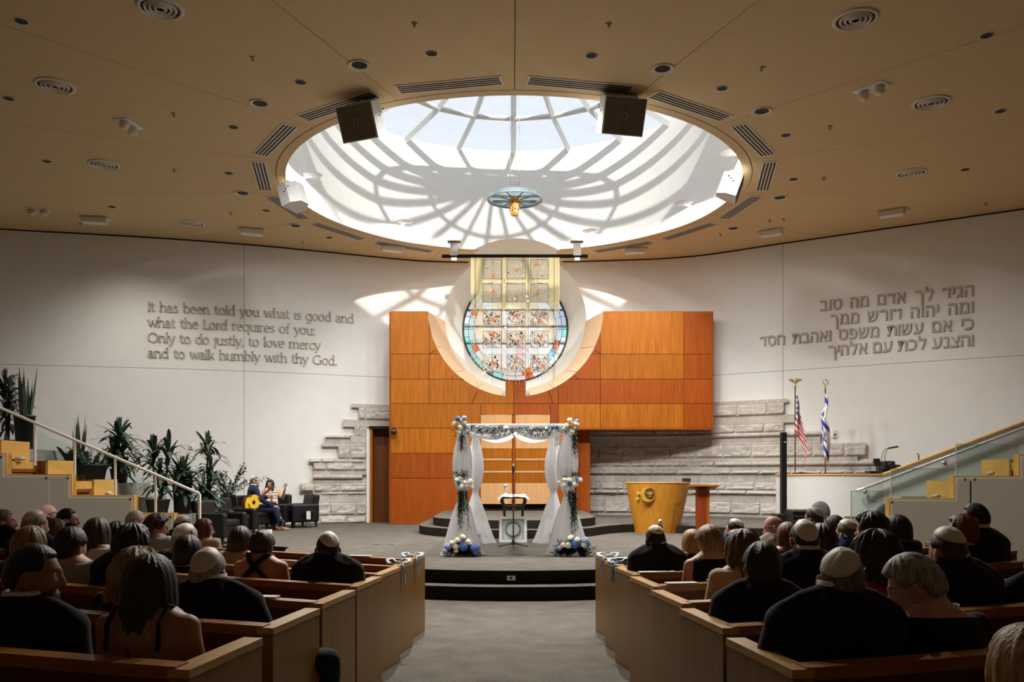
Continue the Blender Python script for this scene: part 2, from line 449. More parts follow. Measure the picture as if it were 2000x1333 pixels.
# skylight drum (white cylinder) - its lower edge steps over the barrel of the round window
DT = 10.5
mb = MB(); n = 128
def dlow(a):
    x = OX+OR*math.cos(a)-WX
    return WZ+math.sqrt(WR*WR-x*x) if math.sin(a) > 0 and abs(x) < half else ZC
for i in range(n):
    a, b = 2*PI*i/n, 2*PI*(i+1)/n
    pa, pb = pol(OR, a), pol(OR, b)
    mb.quad((pa[0], pa[1], dlow(a)), (pb[0], pb[1], dlow(b)), (pb[0], pb[1], DT), (pa[0], pa[1], DT), 0, True)
    qa, qb = pol(5.15, a), pol(5.15, b)
    mb.quad((pa[0], pa[1], DT), (pb[0], pb[1], DT), (qb[0], qb[1], DT), (qa[0], qa[1], DT), 0, True)
struct(mb, 'wall_skylight_drum', M_white)
# glass roof: twenty ribs, three rings, panes
DP = [(5.02, 10.46), (3.16, 10.74), (1.75, 11.25), (0.5, 11.75)]
w3 = bpy.data.objects.new('window_1', None); C.objects.link(w3); w3['kind'] = 'structure'; w3.location = (OX, OY, 10.46)
mb = MB()
for k in range(20):
    for j in range(3):
        q = []
        for (r, z), kk in ((DP[j], k), (DP[j], k+1), (DP[j+1], k+1), (DP[j+1], k)):
            a = R(-90+18*kk); q.append((r*math.cos(a), r*math.sin(a), z-10.46))
        mb.quad(*q, 0)
mb.build('pane', M_sky_glass, w3)
mb = MB()
for k in range(20):
    a = R(-90+18*k)
    mb.tube([(r*math.cos(a), r*math.sin(a), z-10.46-0.03) for r, z in DP], [(0.068, 0.11)]*4, 4, 0, False, up=(0, 0, 1))
for r, z in DP[1:]:
    q = [(r*math.cos(R(18*k-90)), r*math.sin(R(18*k-90)), z-10.46-0.04) for k in range(21)]
    mb.tube(q, 0.065 if r > 1 else 0.09, 6, 0, True)
q = [(5.0*math.cos(R(18*k-90)), 5.0*math.sin(R(18*k-90)), -0.01) for k in range(21)]
mb.tube(q, 0.09, 6, 0, False)
mb.lathe([(0.0, 1.18), (0.5, 1.18), (0.5, 1.31), (0.0, 1.38)], n=20)
mb.build('frame', M_alu, w3)
# ================================================================ ROUND STAINED GLASS WINDOW
w1 = bpy.data.objects.new('window_2', None); C.objects.link(w1); w1['kind'] = 'structure'; w1.location = (WX, GY, WZ)
GC = {'clear': (1, .97, .93), 'peach': (1, .84, .66), 'yel': (1, .88, .56), 'pink': (.93, .72, .70), 'white': (1, 1, 1), 'lblue': (.60, .80, .93), 'lav': (.70, .70, .86), 'red': (.85, .03, .02),
      'org': (.93, .16, .04), 'teal': (.35, .83, .74), 'cyan': (.35, .76, .93), 'grey': (.30, .32, .32), 'dgrn': (.22, .36, .30), 'green': (.60, .84, .72), 'mid': (.80, .76, .72)}
keys = list(GC)
gm = [glass('stained_'+k, GC[k], 0.03, 0.05, 0.45 if k not in ('clear', 'peach', 'white', 'yel') else 0.62) for k in keys]
def seg_col(a, band):
    a %= 360
    tab = {1: [(12, 'grey'), (40, 'lav'), (70, 'lav'), (86, 'lav'), (98, 'teal'), (108, 'white'), (120, 'white'), (138, 'clear'), (142, 'pink'), (160, 'white'), (168, 'org'), (186, 'pink'), (194, 'pink'), (208, 'teal'), (214, 'dgrn'), (234, 'teal'), (242, 'cyan'), (262, 'teal'), (276, 'green'), (290, 'white'), (300, 'pink'), (322, 'green'), (345, 'clear'), (360, 'grey')],
           0: [(4, 'grey'), (12, 'mid'), (44, 'white'), (60, 'lav'), (92, 'lblue'), (104, 'lblue'), (109, 'red'), (118, 'org'), (146, 'cyan'), (160, 'clear'), (170, 'org'), (200, 'mid'), (226, 'white'), (240, 'clear'), (250, 'org'), (256, 'green'), (288, 'lblue'), (294, 'org'), (340, 'clear'), (349, 'grey'), (357, 'red'), (360, 'grey')]}[band]
    for lim, k in tab:
        if a <= lim: return keys.index(k)
    return 0
mb = MB(); lead = MB()
def gp(r, deg, y=0.0): return (r*math.sin(R(deg)), y, r*math.cos(R(deg)))
bounds = {1: [], 0: []}
for band, (r0, r1) in ((1, (1.42, 1.57)), (0, (1.25, 1.42))):
    prev = None
    for d in range(0, 360, 3):
        c = seg_col(d+1.5, band)
        mb.add([gp(r0, d), gp(r0, d+3), gp(r1, d+3), gp(r1, d)], [(0, 1, 2, 3)], c)
        if prev is not None and (c != prev or d % 15 == 0): lead.tube([gp(r0, d, -.01), gp(r1, d, -.01)], 0.006, 4, 0, False)
        prev = c
# inner field: bands of pale glass between the bars
zb = [-1.25, -0.86, -0.445, -0.29, 0.10, 0.55, 0.95, 1.25]
fld = ['clear', 'white', 'mid', 'peach', 'peach', 'yel', 'clear']
for j in range(7):
    n = 12
    for i in range(n):
        z0, z1 = zb[j]+(zb[j+1]-zb[j])*i/n, zb[j]+(zb[j+1]-zb[j])*(i+1)/n
        x0, x1 = math.sqrt(max(0, 1.25**2-z0*z0)), math.sqrt(max(0, 1.25**2-z1*z1))
        for q in range(6):
            fa, fb = -1+q/3, -1+(q+1)/3
            cc = fld[j] if (q+j*2) % 5 else ('pink' if j < 3 else 'white')
            mb.add([(x0*fa, 0, z0), (x0*fb, 0, z0), (x1*fb, 0, z1), (x1*fa, 0, z1)], [(0, 1, 2, 3)], keys.index(cc))
mb.build('stained_glass', gm, w1)
for r in (1.25, 1.42): lead.tube([gp(r, d, -.01) for d in range(0, 361, 6)], 0.007, 4, 0, False)
lead.build('lead_lines', M_black, w1)
fr = MB(); fr.tube([gp(1.58, d, -.02) for d in range(0, 361, 5)], 0.03, 6, 0, True)
fr.build('frame', M_black, w1)
for z, t in ((0.575, 0.045), (0.08, 0.05), (-0.44, 0.04)):
    x = math.sqrt(1.57**2-z*z); b = MB(); b.box((0, -0.03, z), (2*x, 0.06, t)); b.build('glazing_bar', M_black, w1)
# ================================================================ WOOD PANEL WALL AROUND THE ARK
WY = 22.9
XL, XR, TOP = -3.23, 5.36, 6.01
CX_, CZ_, CR_ = 0.095, 6.10, 2.34
ROWS = [0.36, 1.589, 2.25, 2.918, 3.572, 4.226, 4.894, TOP]
def clip_top(x, z1):
    d = abs(x-CX_); r = 1.92 if d < 0.27 else CR_
    return min(z1, CZ_-math.sqrt(r*r-d*d)) if d < r else z1
def wcell(mb, x0, x1, z0, z1, mi=0, y=WY, g=0.006):
    x0 += g; x1 -= g; z0 += g; z1 -= g
    xs = [x0+(x1-x0)*i/24 for i in range(25)]
    for e in (CX_-0.27, CX_+0.27):
        if x0 < e < x1: xs += [e-1e-4, e+1e-4]
    xs = sorted(xs)
    for a, b in ((x0, CX_-0.27), (CX_-0.27, CX_+0.27), (CX_+0.27, x1)): pass
    lo, hi, run = [], [], []
    def flush():
        if len(run) > 1:
            n = len(run); vs = [(x, y, z0) for x, t in run]+[(x, y, t) for x, t in run]
            mb.add(vs, [(i, i+1, n+i+1, n+i) for i in range(n-1)], mi)
        run.clear()
    for x in xs:
        t = clip_top(x, z1)
        if t > z0+0.004: run.append((x, t))
        else: flush()
    flush()
mb = MB()
for j in range(7):
    z0, z1 = ROWS[j], ROWS[j+1]
    if j >= 3:
        if j == 3:
            for a, b in ((XL, -0.83), ): wcell(mb, a, b, z0, z1)
            wcell(mb, -0.83, 0.045, 3.285, z1); wcell(mb, 0.045, 1.02, 3.285, z1, 1); wcell(mb, 1.02, 1.23, z0, z1, 1)
        else:
            wcell(mb, XL, -2.208, z0, z1); wcell(mb, -2.208, 0.045, z0, z1); wcell(mb, 0.045, 1.23, z0, z1, 1)
        wcell(mb, 1.23, 2.35, z0, z1, 1 if j != 3 else 0); wcell(mb, 2.35, 4.57, z0, z1, 1 if j in (4,) else 0); wcell(mb, 4.57, XR, z0, z1, 1)
    else:
        wcell(mb, XL, -0.83, z0, z1, 0 if j > 1 else 1); wcell(mb, 1.02, 1.72, z0, z1, 0 if j == 2 else 1)
# dark backing behind the joints
for a, b, z0, z1 in ((XL, -0.83, 0.36, TOP), (-0.83, 1.02, 3.285, TOP), (1.02, 1.72, 0.36, TOP), (1.72, XR, 2.918, TOP)):
    wcell(mb, a, b, z0, z1, 2, WY+0.012, 0.0)
# diagonal joints beside the round cut
def joint(p, q):
    a, b = P(p[0], p[1], WY-0.004), P(q[0], q[1], WY-0.004)
    mb.tube([a, b], 0.006, 4, 2, False)
for p, q in (((839, 692), (851, 684)), ((881, 741), (888, 733)), ((921, 789), (933, 764)), ((1175, 692), (1161, 684)), ((1131, 741), (1121, 733)), ((1080, 789), (1072, 764))): joint(p, q)
# returns (sides, underside, top)
mb.box((XL-0.02, 23.4, (0.36+TOP)/2), (0.04, 1.0, TOP-0.36), 1)
mb.box((XR-0.02, 23.4, (2.918+TOP)/2), (0.04, 0.98, TOP-2.918), 1)
mb.box(((1.72+XR)/2, 23.55, 2.90), (XR-1.72, 1.3, 0.04), 1)
mb.box(((XL+CX_-CR_)/2, 23.4, TOP+0.01), (CX_-CR_-XL, 1.0, 0.03), 0)
mb.box(((XR+CX_+CR_)/2, 23.4, TOP+0.01), (XR-CX_-CR_, 1.0, 0.03), 0)
mb.box((1.70, 23.5, 1.63), (0.04, 1.2, 2.55), 1)
mb.box((1.93, 23.45, 1.72), (0.40, 0.04, 2.38), 1)
# pale splayed reveal of the round cut
for s in (-1, 1):
    n = 5; angs = [R(181.5), R(205), R(226), R(244), R(260.5)]
    for k in range(4):
        qs = []
        for i in range(9):
            a = angs[k]+0.003+(angs[k+1]-angs[k]-0.006)*i/8
            ca = math.cos(a)*(1 if s < 0 else -1)
            qs.append((Vector((CX_+CR_*ca, WY, CZ_+CR_*math.sin(a))), Vector((CX_+1.99*ca, 24.45, CZ_+1.99*math.sin(a)))))
        vs = [q[0] for q in qs]+[q[1] for q in qs]
        mb.add(vs, [(i, i+1, 9+i+1, 9+i) for i in range(8)], 3, True)
struct(mb, 'wall_wood_panels', [M_wood_l, M_wood_r, M_dark, M_maple])
# ark doors
ark = thing('ark', 'holy ark double doors of banded pale maple and oak in the wood wall', 'ark', (0.05, 22.95, 0.72))
for s in (-1, 1):
    x0, x1 = ((-0.83, 0.0) if s < 0 else (0.09, 1.01))
    mb = MB()
    bands = [(985, 944, 1), (944, 924, 0), (924, 920, 1), (920, 900, 0), (900, 896, 1), (896, 877, 0), (877, 811, 1)]
    for yb, yt, k in bands:
        zb_, zt_ = P(0, yb, WY).z, P(0, yt, WY).z
        n = 10
        def dy(t): return WY-0.02-0.07*math.sin(PI*t)
        lo = [Vector((x0+(x1-x0)*i/n, dy(i/n)-(0.012 if k else 0), zb_+0.002)) for i in range(n+1)]; hi = [Vector((p.x, p.y, zt_-0.002)) for p in lo]
        mb.add(lo+hi, [(i, i+1, n+2+i, n+1+i) for i in range(n)], k, True)
        if k: mb.add(hi+[Vector((p.x, WY+.05, p.z)) for p in hi], [(i, i+1, n+2+i, n+1+i) for i in range(n)], k)
    d = mb.build('door', [M_wood_l, wood('door_maple', (0.58, 0.31, 0.12), (0.72, 0.41, 0.18), 0.4, island=0.04)], ark, world=True)
mb = MB(); mb.box((0.045, WY-0.0, 2.0), (0.07, 0.06, 2.5)); mb.build('center_post', M_wood_r, ark, world=True)
mb = MB(); mb.box((0.095, WY+0.16, 2.0), (1.85, 0.1, 2.56)); mb.build('back_board', M_dark, ark, world=True)
mb = MB(); mb.box((0.095, WY+0.10, 0.83), (1.84, 0.1, 0.22)); mb.build('plinth', M_dark, ark, world=True)
# ================================================================ STONE CLADDING
def stone_rows(name, rows, pxref):
    mb = MB(); Xr0 = (pxref-1000)*23.2/F
    for it in range(3): Xr0 = (pxref-1000)*(wallY(Xr0)-0.15)/F
    Yr = wallY(Xr0)-0.15
    def Xof(px, Y0=23.4):
        X = 0
        for it in range(6): X = (px-1000)*((wallY(X)-0.15))/F
        return X
    for ri, (yt, yb, xl, xr, kind) in enumerate(rows):
        zt, zb_ = CZ-(yt-HY)*Yr/F, CZ-(yb-HY)*Yr/F
        x0, x1 = Xof(xl), Xof(xr)
        bw = 0.66 if kind != 's' or (ri % 2) else 0.74
        off = rnd.uniform(0.1, 0.6) if ri % 2 else rnd.uniform(0.3, 0.66)
        edges = [x0]
        x = x0+off
        while x < x1-0.12: edges.append(x); x += bw
        edges.append(x1)
        for i in range(len(edges)-1):
            a, b = edges[i]+0.003, edges[i+1]-0.003
            zl, zh = zb_+0.003, zt-0.003
            depth = {'s': 0.13, 'r': 0.14, 'b': 0.14, 't': 0.19}[kind]
            k2 = kind
            if kind == 'r' or kind == 't':
                nx, nz = max(4, int((b-a)/0.045)), max(3, int((zh-zl)/0.04))
                seed = Vector((ri*7.3+i*3.1, i*1.7, pxref*0.01))
                vs = []
                for jz in range(nz+1):
                    for jx in range(nx+1):
                        u, v = jx/nx, jz/nz
                        xx, zz = a+(b-a)*u, zl+(zh-zl)*v
                        e = min(1.0, 4*min(u*(b-a), (1-u)*(b-a), v*(zh-zl), (1-v)*(zh-zl))/0.10)
                        q = Vector((xx*3.2, zz*4.5, 0))+seed
                        h = noise.noise(q)*0.035+noise.noise(q*2.7)*0.016+0.02
                        rid = 0.035*(1 if noise.noise(Vector((xx*3, 7.7+ri, seed.x)))*0.5+0.45 > v else 0)
                        vs.append(Vector((xx, wallY(xx)-depth-(h+rid)*e, zz)))
                mb.add(vs, [(jz*(nx+1)+jx, jz*(nx+1)+jx+1, (jz+1)*(nx+1)+jx+1, (jz+1)*(nx+1)+jx) for jz in range(nz) for jx in range(nx)], 0, False)
            if kind == 'b':
                rr = (zh-zl)/2; zc_ = (zh+zl)/2
                n = 10
                xsn = [a+(b-a)*t/6 for t in range(7)]
                rings = [[Vector((xx, wallY(xx)-depth-rr*1.5*math.sin(PI*q/n), zc_+rr*math.cos(PI*q/n))) for q in range(n+1)] for xx in xsn]
                mb.loft(rings, 0, True, False, False)
                for rg in (rings[0], rings[-1]): mb.add(rg, [list(range(n+1))], 0)
            # body
            n = max(1, int((b-a)/0.3))
            for t in range(n):
                xa, xb = a+(b-a)*t/n, a+(b-a)*(t+1)/n
                ya, yb_ = wallY(xa), wallY(xb)
                d0 = depth-0.0 if kind == 's' else depth-0.001
                v8 = [(xa, ya-d0, zl), (xb, yb_-d0, zl), (xb, yb_+.02, zl), (xa, ya+.02, zl), (xa, ya-d0, zh), (xb, yb_-d0, zh), (xb, yb_+.02, zh), (xa, ya+.02, zh)]
                fs = [(3, 2, 1, 0), (4, 5, 6, 7)]
                if kind == 's': fs.append((0, 1, 5, 4))
                if t == 0: fs.append((3, 0, 4, 7))
                if t == n-1: fs.append((1, 2, 6, 5))
                mb.add(v8, fs, 0)
    # mortar bed behind the joints
    for yt, yb, xl, xr, kind in rows:
        zt, zb_ = CZ-(yt-HY)*Yr/F, CZ-(yb-HY)*Yr/F
        x0, x1 = Xof(xl)+0.01, Xof(xr)-0.01
        n = max(2, int((x1-x0)/0.3))
        lo = [Vector((x0+(x1-x0)*i/n, wallY(x0+(x1-x0)*i/n)-0.115, zb_)) for i in range(n+1)]; hi = [Vector((p.x, p.y, zt)) for p in lo]
        mb.add(lo+hi, [(i, i+1, n+2+i, n+1+i) for i in range(n)], 1)
    return struct(mb, name, [M_stone, mat('mortar', (0.25, 0.22, 0.19), 0.95)])
LR = [(788, 795.3, 685.4, 764, 's'), (795.3, 819, 700.5, 764, 'r'), (819, 833.6, 669, 764, 's'), (833.6, 850.5, 692, 716, 'r'), (850.5, 857, 636, 684, 'b'), (850.5, 865, 684.5, 716, 's'), (857, 865, 637, 684, 's'),
      (865, 873, 628, 716, 's'), (873, 896.6, 660.4, 716, 'r'), (896.6, 904.7, 603, 716, 'r'), (904.7, 920, 612, 716, 'r'), (920, 927.7, 612, 716, 's'), (927.7, 937, 612, 708, 'b'), (937, 943.5, 612, 716, 's'),
      (943.5, 961, 586.4, 716, 'r'), (961, 967, 611, 716, 'r'), (967, 982.8, 602.6, 716, 's'), (982.8, 1007, 600, 716, 'r'), (1007, 1024, 585, 716, 'r')]
stone_rows('wall_stone_left', LR, 660)
RRW = [(781.7, 789, 1150, 1540, 's'), (789, 812, 1150, 1532, 'r'), (812.4, 828, 1150, 1555, 's'), (828, 845.5, 1150, 1531, 'r'), (845.5, 854.5, 1150, 1603, 'b'), (854.5, 862.5, 1150, 1603, 's'), (862.5, 869, 1150, 1603, 's'),
       (869, 894, 1150, 1693, 'r'), (894, 902, 1150, 1676, 's'), (902, 911, 1395, 1712, 'b'), (902, 911, 1150, 1394, 'r'), (911, 918.5, 1150, 1712, 's'), (918.5, 926.6, 1150, 1712, 't'), (926.6, 942, 1150, 1700, 's'), (942, 958.5, 1150, 1700, 'r'),
       (958.5, 967, 1150, 1521, 't'), (958.5, 967, 1522, 1700, 's'), (967, 982, 1150, 1700, 's'), (982, 1006, 1150, 1700, 'r'), (1006, 1020, 1150, 1700, 's')]
stone_rows('wall_stone_right', RRW, 1480)
# ================================================================ SIDE DOOR LEFT OF THE WOOD WALL
d1 = bpy.data.objects.new('door_1', None); C.objects.link(d1); d1['kind'] = 'structure'; d1.location = (-3.5, 23.9, 0.36)
a = P(728, 1022, 24.0); b = P(764, 838, 24.0)
mb = MB(); mb.box(((a.x+b.x)/2, 23.99, (0.36+b.z)/2), (b.x-a.x+0.1, 0.04, b.z-0.36)); mb.build('door_leaf', wood('walnut', (0.10, 0.030, 0.006), (0.17, 0.055, 0.012), 0.4), d1, world=True)
mb = MB(); p = P(726, 900, 23.75); mb.box((p.x, 23.82, (0.36+b.z)/2), (0.065, 0.36, b.z-0.36)); mb.build('door_frame', M_wood_l, d1, world=True)
mb = MB(); p = P(720, 900, 23.7); mb.box((p.x, 23.82, 0.36+(b.z-0.36)/2), (0.12, 0.2, b.z-0.36)); mb.build('jamb', M_white, d1, world=True)
mb = MB(); p = P(745, 836, 23.7); mb.box((p.x, 23.8, p.z), (0.66, 0.36, 0.08)); mb.build('door_head', M_dark, d1, world=True)
# ================================================================ CEILING FIXTURES
def Pc(px, py):
    Y = (ZC-CZ)*F/(HY-py)
    return Vector(((px-1000)*Y/F, Y, ZC))
M_trim = mat('trim_white', (0.72, 0.64, 0.52), 0.6, var=0.02)
M_hole = mat('lamp_aperture', (0.008, 0.007, 0.006), 0.7)
def side_word(p):
    a = math.degrees(math.atan2(p.y-OY, p.x-OX))
    fb = 'front of' if p.y < 15.2 else ('back of' if p.y > 20.5 else 'side of')
    return ('left' if p.x < 0 else 'right')
def place(proto, spots, labels, grp):
    for i, s in enumerate(spots):
        o = proto if i == 0 else dup(proto, s)
        o.location = s; o['label'] = labels[i]; o['group'] = grp
# --- trimmed downlights on the radial joints
T = [((474, 377), 'left of the skylight, beside the small left speaker'), ((508, 202), 'left of the skylight, on the joint by the second slot'), ((702, 127), 'in front of the skylight, above the left hanging speaker'), ((1294, 134), 'in front of the skylight, above the right hanging speaker'),
     ((1488, 217), 'right of the skylight, on the joint by the long slot'), ((1523, 386), 'right of the skylight, behind the small right speaker'), ((577, 441), 'in the far left ceiling, near the wall box light'), ((1432, 446), 'in the far right ceiling, near the wall box light')]
t = thing('recessed_downlight', 'x', 'ceiling light')
mb = MB(); mb.lathe([(0.178, 0.0), (0.178, -0.018), (0.165, -0.024), (0.15, -0.018), (0.115, -0.003)], n=28, caps=False); mb.build('trim_ring', M_trim, t)
mb = MB(); mb.lathe([(0.0, -0.004), (0.12, -0.004)], n=24, caps=False); mb.build('aperture', M_hole, t)
place(t, [Pc(*p) for p, _ in T], ['round white-trimmed recessed downlight '+l for _, l in T], 'trimmed downlights around the skylight')
# --- plain dark downlights
D = [(42, 41), (17, 192), (92, 315), (219, 404), (643, 464), (520, 411), (447, 338), (456, 248), (587, 160), (843, 104), (1155, 108), (1410, 172), (1535, 264), (1550, 350), (1885, 331), (1953, 217), (1927, 69)]
DL = ['at the top left corner of the ceiling', 'at the left edge of the ceiling below the corner one', 'in the left ceiling, just left of a round diffuser', 'in the far left ceiling beside a box light', 'near the left end of the far ceiling slot', 'in the left ceiling between two white-trimmed lights',
      'left of the skylight, level with the left slots', 'left of the skylight, beside the twin lamp plate', 'left of the skylight, between two white-trimmed lights', 'in front of the skylight, left of the centre joint', 'in front of the skylight, right of the centre joint', 'right of the skylight, between two white-trimmed lights', 'right of the skylight, beside the longest right slot',
      'right of the skylight, level with the right speaker', 'in the right ceiling, just right of a round diffuser', 'at the right edge of the ceiling below the corner one', 'at the top right corner of the ceiling']
t = thing('pinhole_downlight', 'x', 'ceiling light')
mb = MB(); mb.lathe([(0.096, 0.0), (0.096, -0.008), (0.082, -0.008)], n=24, caps=False); mb.build('trim_ring', M_trim, t)
mb = MB(); mb.lathe([(0.0, -0.006), (0.085, -0.006)], n=24, caps=False); mb.build('aperture', M_hole, t)
place(t, [Pc(*p) for p in D], ['small dark open downlight '+l for l in DL], 'small dark downlights in the ceiling')
# --- round air diffusers
A = [((313, 15), 'largest in the left ceiling, cut by the top edge'), ((107, 167), 'second from the top in the left ceiling'), ((203, 321), 'third from the top in the left ceiling'), ((375, 437), 'farthest in the left ceiling, near the back wall'),
     ((1671, 37), 'largest in the right ceiling, nearest'), ((1819, 200), 'second in the right ceiling'), ((1780, 338), 'farthest in the right ceiling')]
t = thing('air_diffuser', 'x', 'air vent')
mb = MB()
mb.lathe([(0.30, 0.0), (0.30, -0.012), (0.255, -0.03), (0.245, -0.012)], n=32, caps=False)
mb.build('rim', M_trim, t)
for r in (0.185, 0.125, 0.06):
    mb = MB(); mb.lathe([(r+0.03, -0.012), (r+0.012, -0.045), (r-0.012, -0.02)], n=32, caps=False); mb.build('cone_ring', M_trim, t)
mb = MB(); mb.lathe([(0.0, -0.004), (0.25, -0.004)], n=32, caps=False); mb.build('throat', M_hole, t)
place(t, [Pc(*p) for p, _ in A], ['round concentric ceiling air diffuser, '+l for _, l in A], 'round air diffusers')
# --- sprinkler heads
S = [(494, 112), (340, 222), (341, 331), (451, 415), (157, 436), (591, 472), (810, 46), (1189, 46), (1487, 132), (1620, 247), (1609, 347), (1925, 397), (1503, 430), (1530, 427), (1407, 457)]
SL = ['left, above the white-trimmed light by the second slot', 'left, beside the twin lamp plate', 'left, right of the third diffuser', 'left, between box light and speaker', 'far left, near the left box light', 'far, left end near the back wall', 'at the top, left of the centre joint', 'at the top, right of the centre joint',
      'right, beyond the white-trimmed light by the speaker', 'right, below the twin lamp plate', 'right, level with the small speaker', 'at the far right above the wall', 'far right, hanging lower of two by a box light', 'far right, smaller of two by a box light', 'far right, nearest the skylight end']
t = thing('sprinkler_head', 'x', 'sprinkler')
mb = MB(); mb.lathe([(0.045, 0), (0.045, -0.006), (0.018, -0.012), (0.012, -0.05), (0.03, -0.055), (0.03, -0.06), (0, -0.06)], n=14); mb.build('body', mat('brass', (0.45, 0.33, 0.16), 0.4, metal=0.6), t)
place(t, [Pc(*p) for p in S], ['tiny ceiling sprinkler head, '+l for l in SL], 'sprinkler heads')
# --- surface box lights along the back wall
Bx = [((185, 425), 'farthest left'), ((492, 448), 'second from the left, above the English words'), ((766, 481), 'above the left end of the wood wall'), ((1240, 485), 'above the right part of the wood wall'), ((1506, 450), 'left of the Hebrew words'), ((1741, 411), 'farthest right, above the Hebrew words')]
t = thing('wall_washer_light', 'x', 'ceiling light')
mb = MB(); mb.box((0, 0, -0.075), (0.56, 0.26, 0.13), bev=0.015); mb.build('housing', M_trim, t)
mb = MB(); mb.box((0, 0.1, -0.01), (0.66, 0.3, 0.02)); mb.build('mounting_plate', M_trim, t)
mb = MB(); mb.box((0, -0.02, -0.142), (0.48, 0.18, 0.006)); mb.build('louver', M_white, t)
pts = []
for p, _ in Bx:
    q = Pc(*p); pts.append(q)
place(t, pts, ['cream ceiling box light by the back wall, '+l for _, l in Bx], 'box lights along the back wall')
for o in [o for o in bpy.data.objects if o.name.startswith('wall_washer_light')]:
    X = o.location.x; o.rotation_euler = (0, 0, math.atan2(wallY(X+.5)-wallY(X-.5), 1.0))
# --- twin emergency lamps on white plates
for px, py, rz, l in ((251, 242, 1.45, 'in the left ceiling'), (1702, 172, -0.9, 'in the right ceiling'), (73, 410, 0.3, 'at the far left ceiling edge')):
    t = thing('twin_lamp_plate', 'white plate with two adjustable lamp heads, '+l, 'ceiling light', Pc(px, py), rz, 'twin lamp plates')
    mb = MB(); mb.box((0, 0, -0.008), (0.5, 0.26, 0.016)); mb.build('plate', M_white if px > 100 else M_trim, t)
    for s in (-1, 1):
        mb = MB(); mb.lathe([(0.0, -0.02), (0.075, -0.03), (0.085, -0.1), (0.06, -0.14), (0.0, -0.14)], (s*0.13, 0, 0), 16); h = mb.build('lamp_head', M_trim, t)
# --- linear slot diffusers round the skylight
t = thing('slot_diffuser', 'x', 'air vent')
mb = MB(); mb.box((0, 0, -0.006), (1.72, 0.30, 0.012)); mb.build('frame', M_trim, t)
for k in range(4):
    mb = MB(); mb.box((0, -0.098+0.065*k, -0.0135), (1.64, 0.034, 0.004)); mb.build('slot', M_hole, t)
sp, lb = [], []
names = {0: 'right of the centre joint', 15: 'left of the centre joint', 1: 'behind the right hanging speaker', 14: 'behind the left hanging speaker', 2: 'third to the right', 13: 'third to the left', 3: 'beside the small right speaker', 12: 'beside the small left speaker', 4: 'behind the small right speaker', 11: 'partly behind the small left speaker', 5: 'far right', 10: 'far left', 6: 'farthest right', 9: 'farthest left'}
ks = [0, 15, 1, 14, 2, 13, 3, 12, 4, 11, 5, 10, 6, 9]
for i, k in enumerate(ks):
    a = R(-90+22.5*(k+0.5)); o = t if i == 0 else dup(t, (0, 0, 0))
    x, y = pol(5.26, a); o.location = (x, y, ZC); o.rotation_euler = (0, 0, a+PI/2)
    o['label'] = 'four-slot linear air diffuser at the skylight edge, '+names[k]; o['group'] = 'slot diffusers round the skylight'
# --- speakers under the skylight rim
M_spk = mat('speaker_grey', (0.62, 0.62, 0.59), 0.55, var=0.03)
M_grille = mat('speaker_grille', (0.15, 0.12, 0.085), 0.8, var=0.25, scale=300, bump=0.3, bscale=500)
def speaker(loc, yaw, pitch, label, grp, s=1.0, roll=0.0):
    t = thing('loudspeaker', label, 'speaker', loc, 0, grp)
    t.rotation_euler = Euler((pitch, roll, yaw), 'XYZ')
    def w(x): return x*s
    W, H, D = 0.64*s, 0.52*s, 0.46*s
    mb = MB()
    pl = [(-W/2, -D/2), (W/2, -D/2), (W/2, D*0.05), (W*0.24, D/2), (-W*0.24, D/2), (-W/2, D*0.05)]
    mb.prism(pl, -H/2, H/2); mb.build('cabinet', M_spk, t)
    mb = MB(); mb.box((0, -D/2-0.008*s, 0), (W*0.95, 0.02*s, H*0.95), bev=0.006); g_ = mb.build('grille', M_grille, t)
    mb = MB(); mb.box((0, -D/2-0.02*s, -0.0), (0.012*s, 0.006, H*0.9)); mb.build('grille_bar', mat('grille_bar', (0.12, 0.10, 0.075), 0.6), t)
    mb = MB()
    for a, b, c, d in ((0, .045, .07, .014), (0, -.045, .07, .014), (.028, 0, .014, .1), (-.028, 0, .014, .1)): mb.box((a*s, -D/2-0.024*s, b*s), (c*s, 0.008, d*s))
    mb.build('emblem', mat('emblem_grey', (0.35, 0.32, 0.27), 0.5), t)
    for sx in (-1, 1):
        mb = MB()
        for k in range(3): mb.cyl((sx*(W/2-0.004), (-0.06+0.07*k)*s, (0.05+0.04*k)*s), (sx*(W/2+0.004), (-0.06+0.07*k)*s, (0.05+0.04*k)*s), 0.017*s, n=12)
        mb.build('rigging_hole', M_black, t)
    mb = MB(); mb.cyl((0, 0.05*s, H/2), (0, 0.05*s, H/2+0.05*s), 0.035*s, n=10); mb.box((0, 0.05*s, H/2+0.02), (W*0.8, 0.08, 0.03)); mb.build('bracket', M_spk, t)
G = 'loudspeakers hung on the skylight rim'
speaker((-2.40, 14.0, 7.42), -0.42, 0.42, 'grey box loudspeaker hung at the skylight front edge, left one with dark grille', G, 1.05)
speaker((1.73, 13.85, 7.45), 0.22, 0.42, 'grey box loudspeaker hung at the skylight front edge, right one with dark grille', G, 1.08)
speaker((-4.52, 17.9, 7.47), -1.95, 0.30, 'small grey loudspeaker at the left skylight edge seen from its side', G, 0.86)
speaker((4.38, 17.3, 7.47), 1.35, 0.35, 'small grey loudspeaker at the right skylight edge seen from its side', G, 0.86)
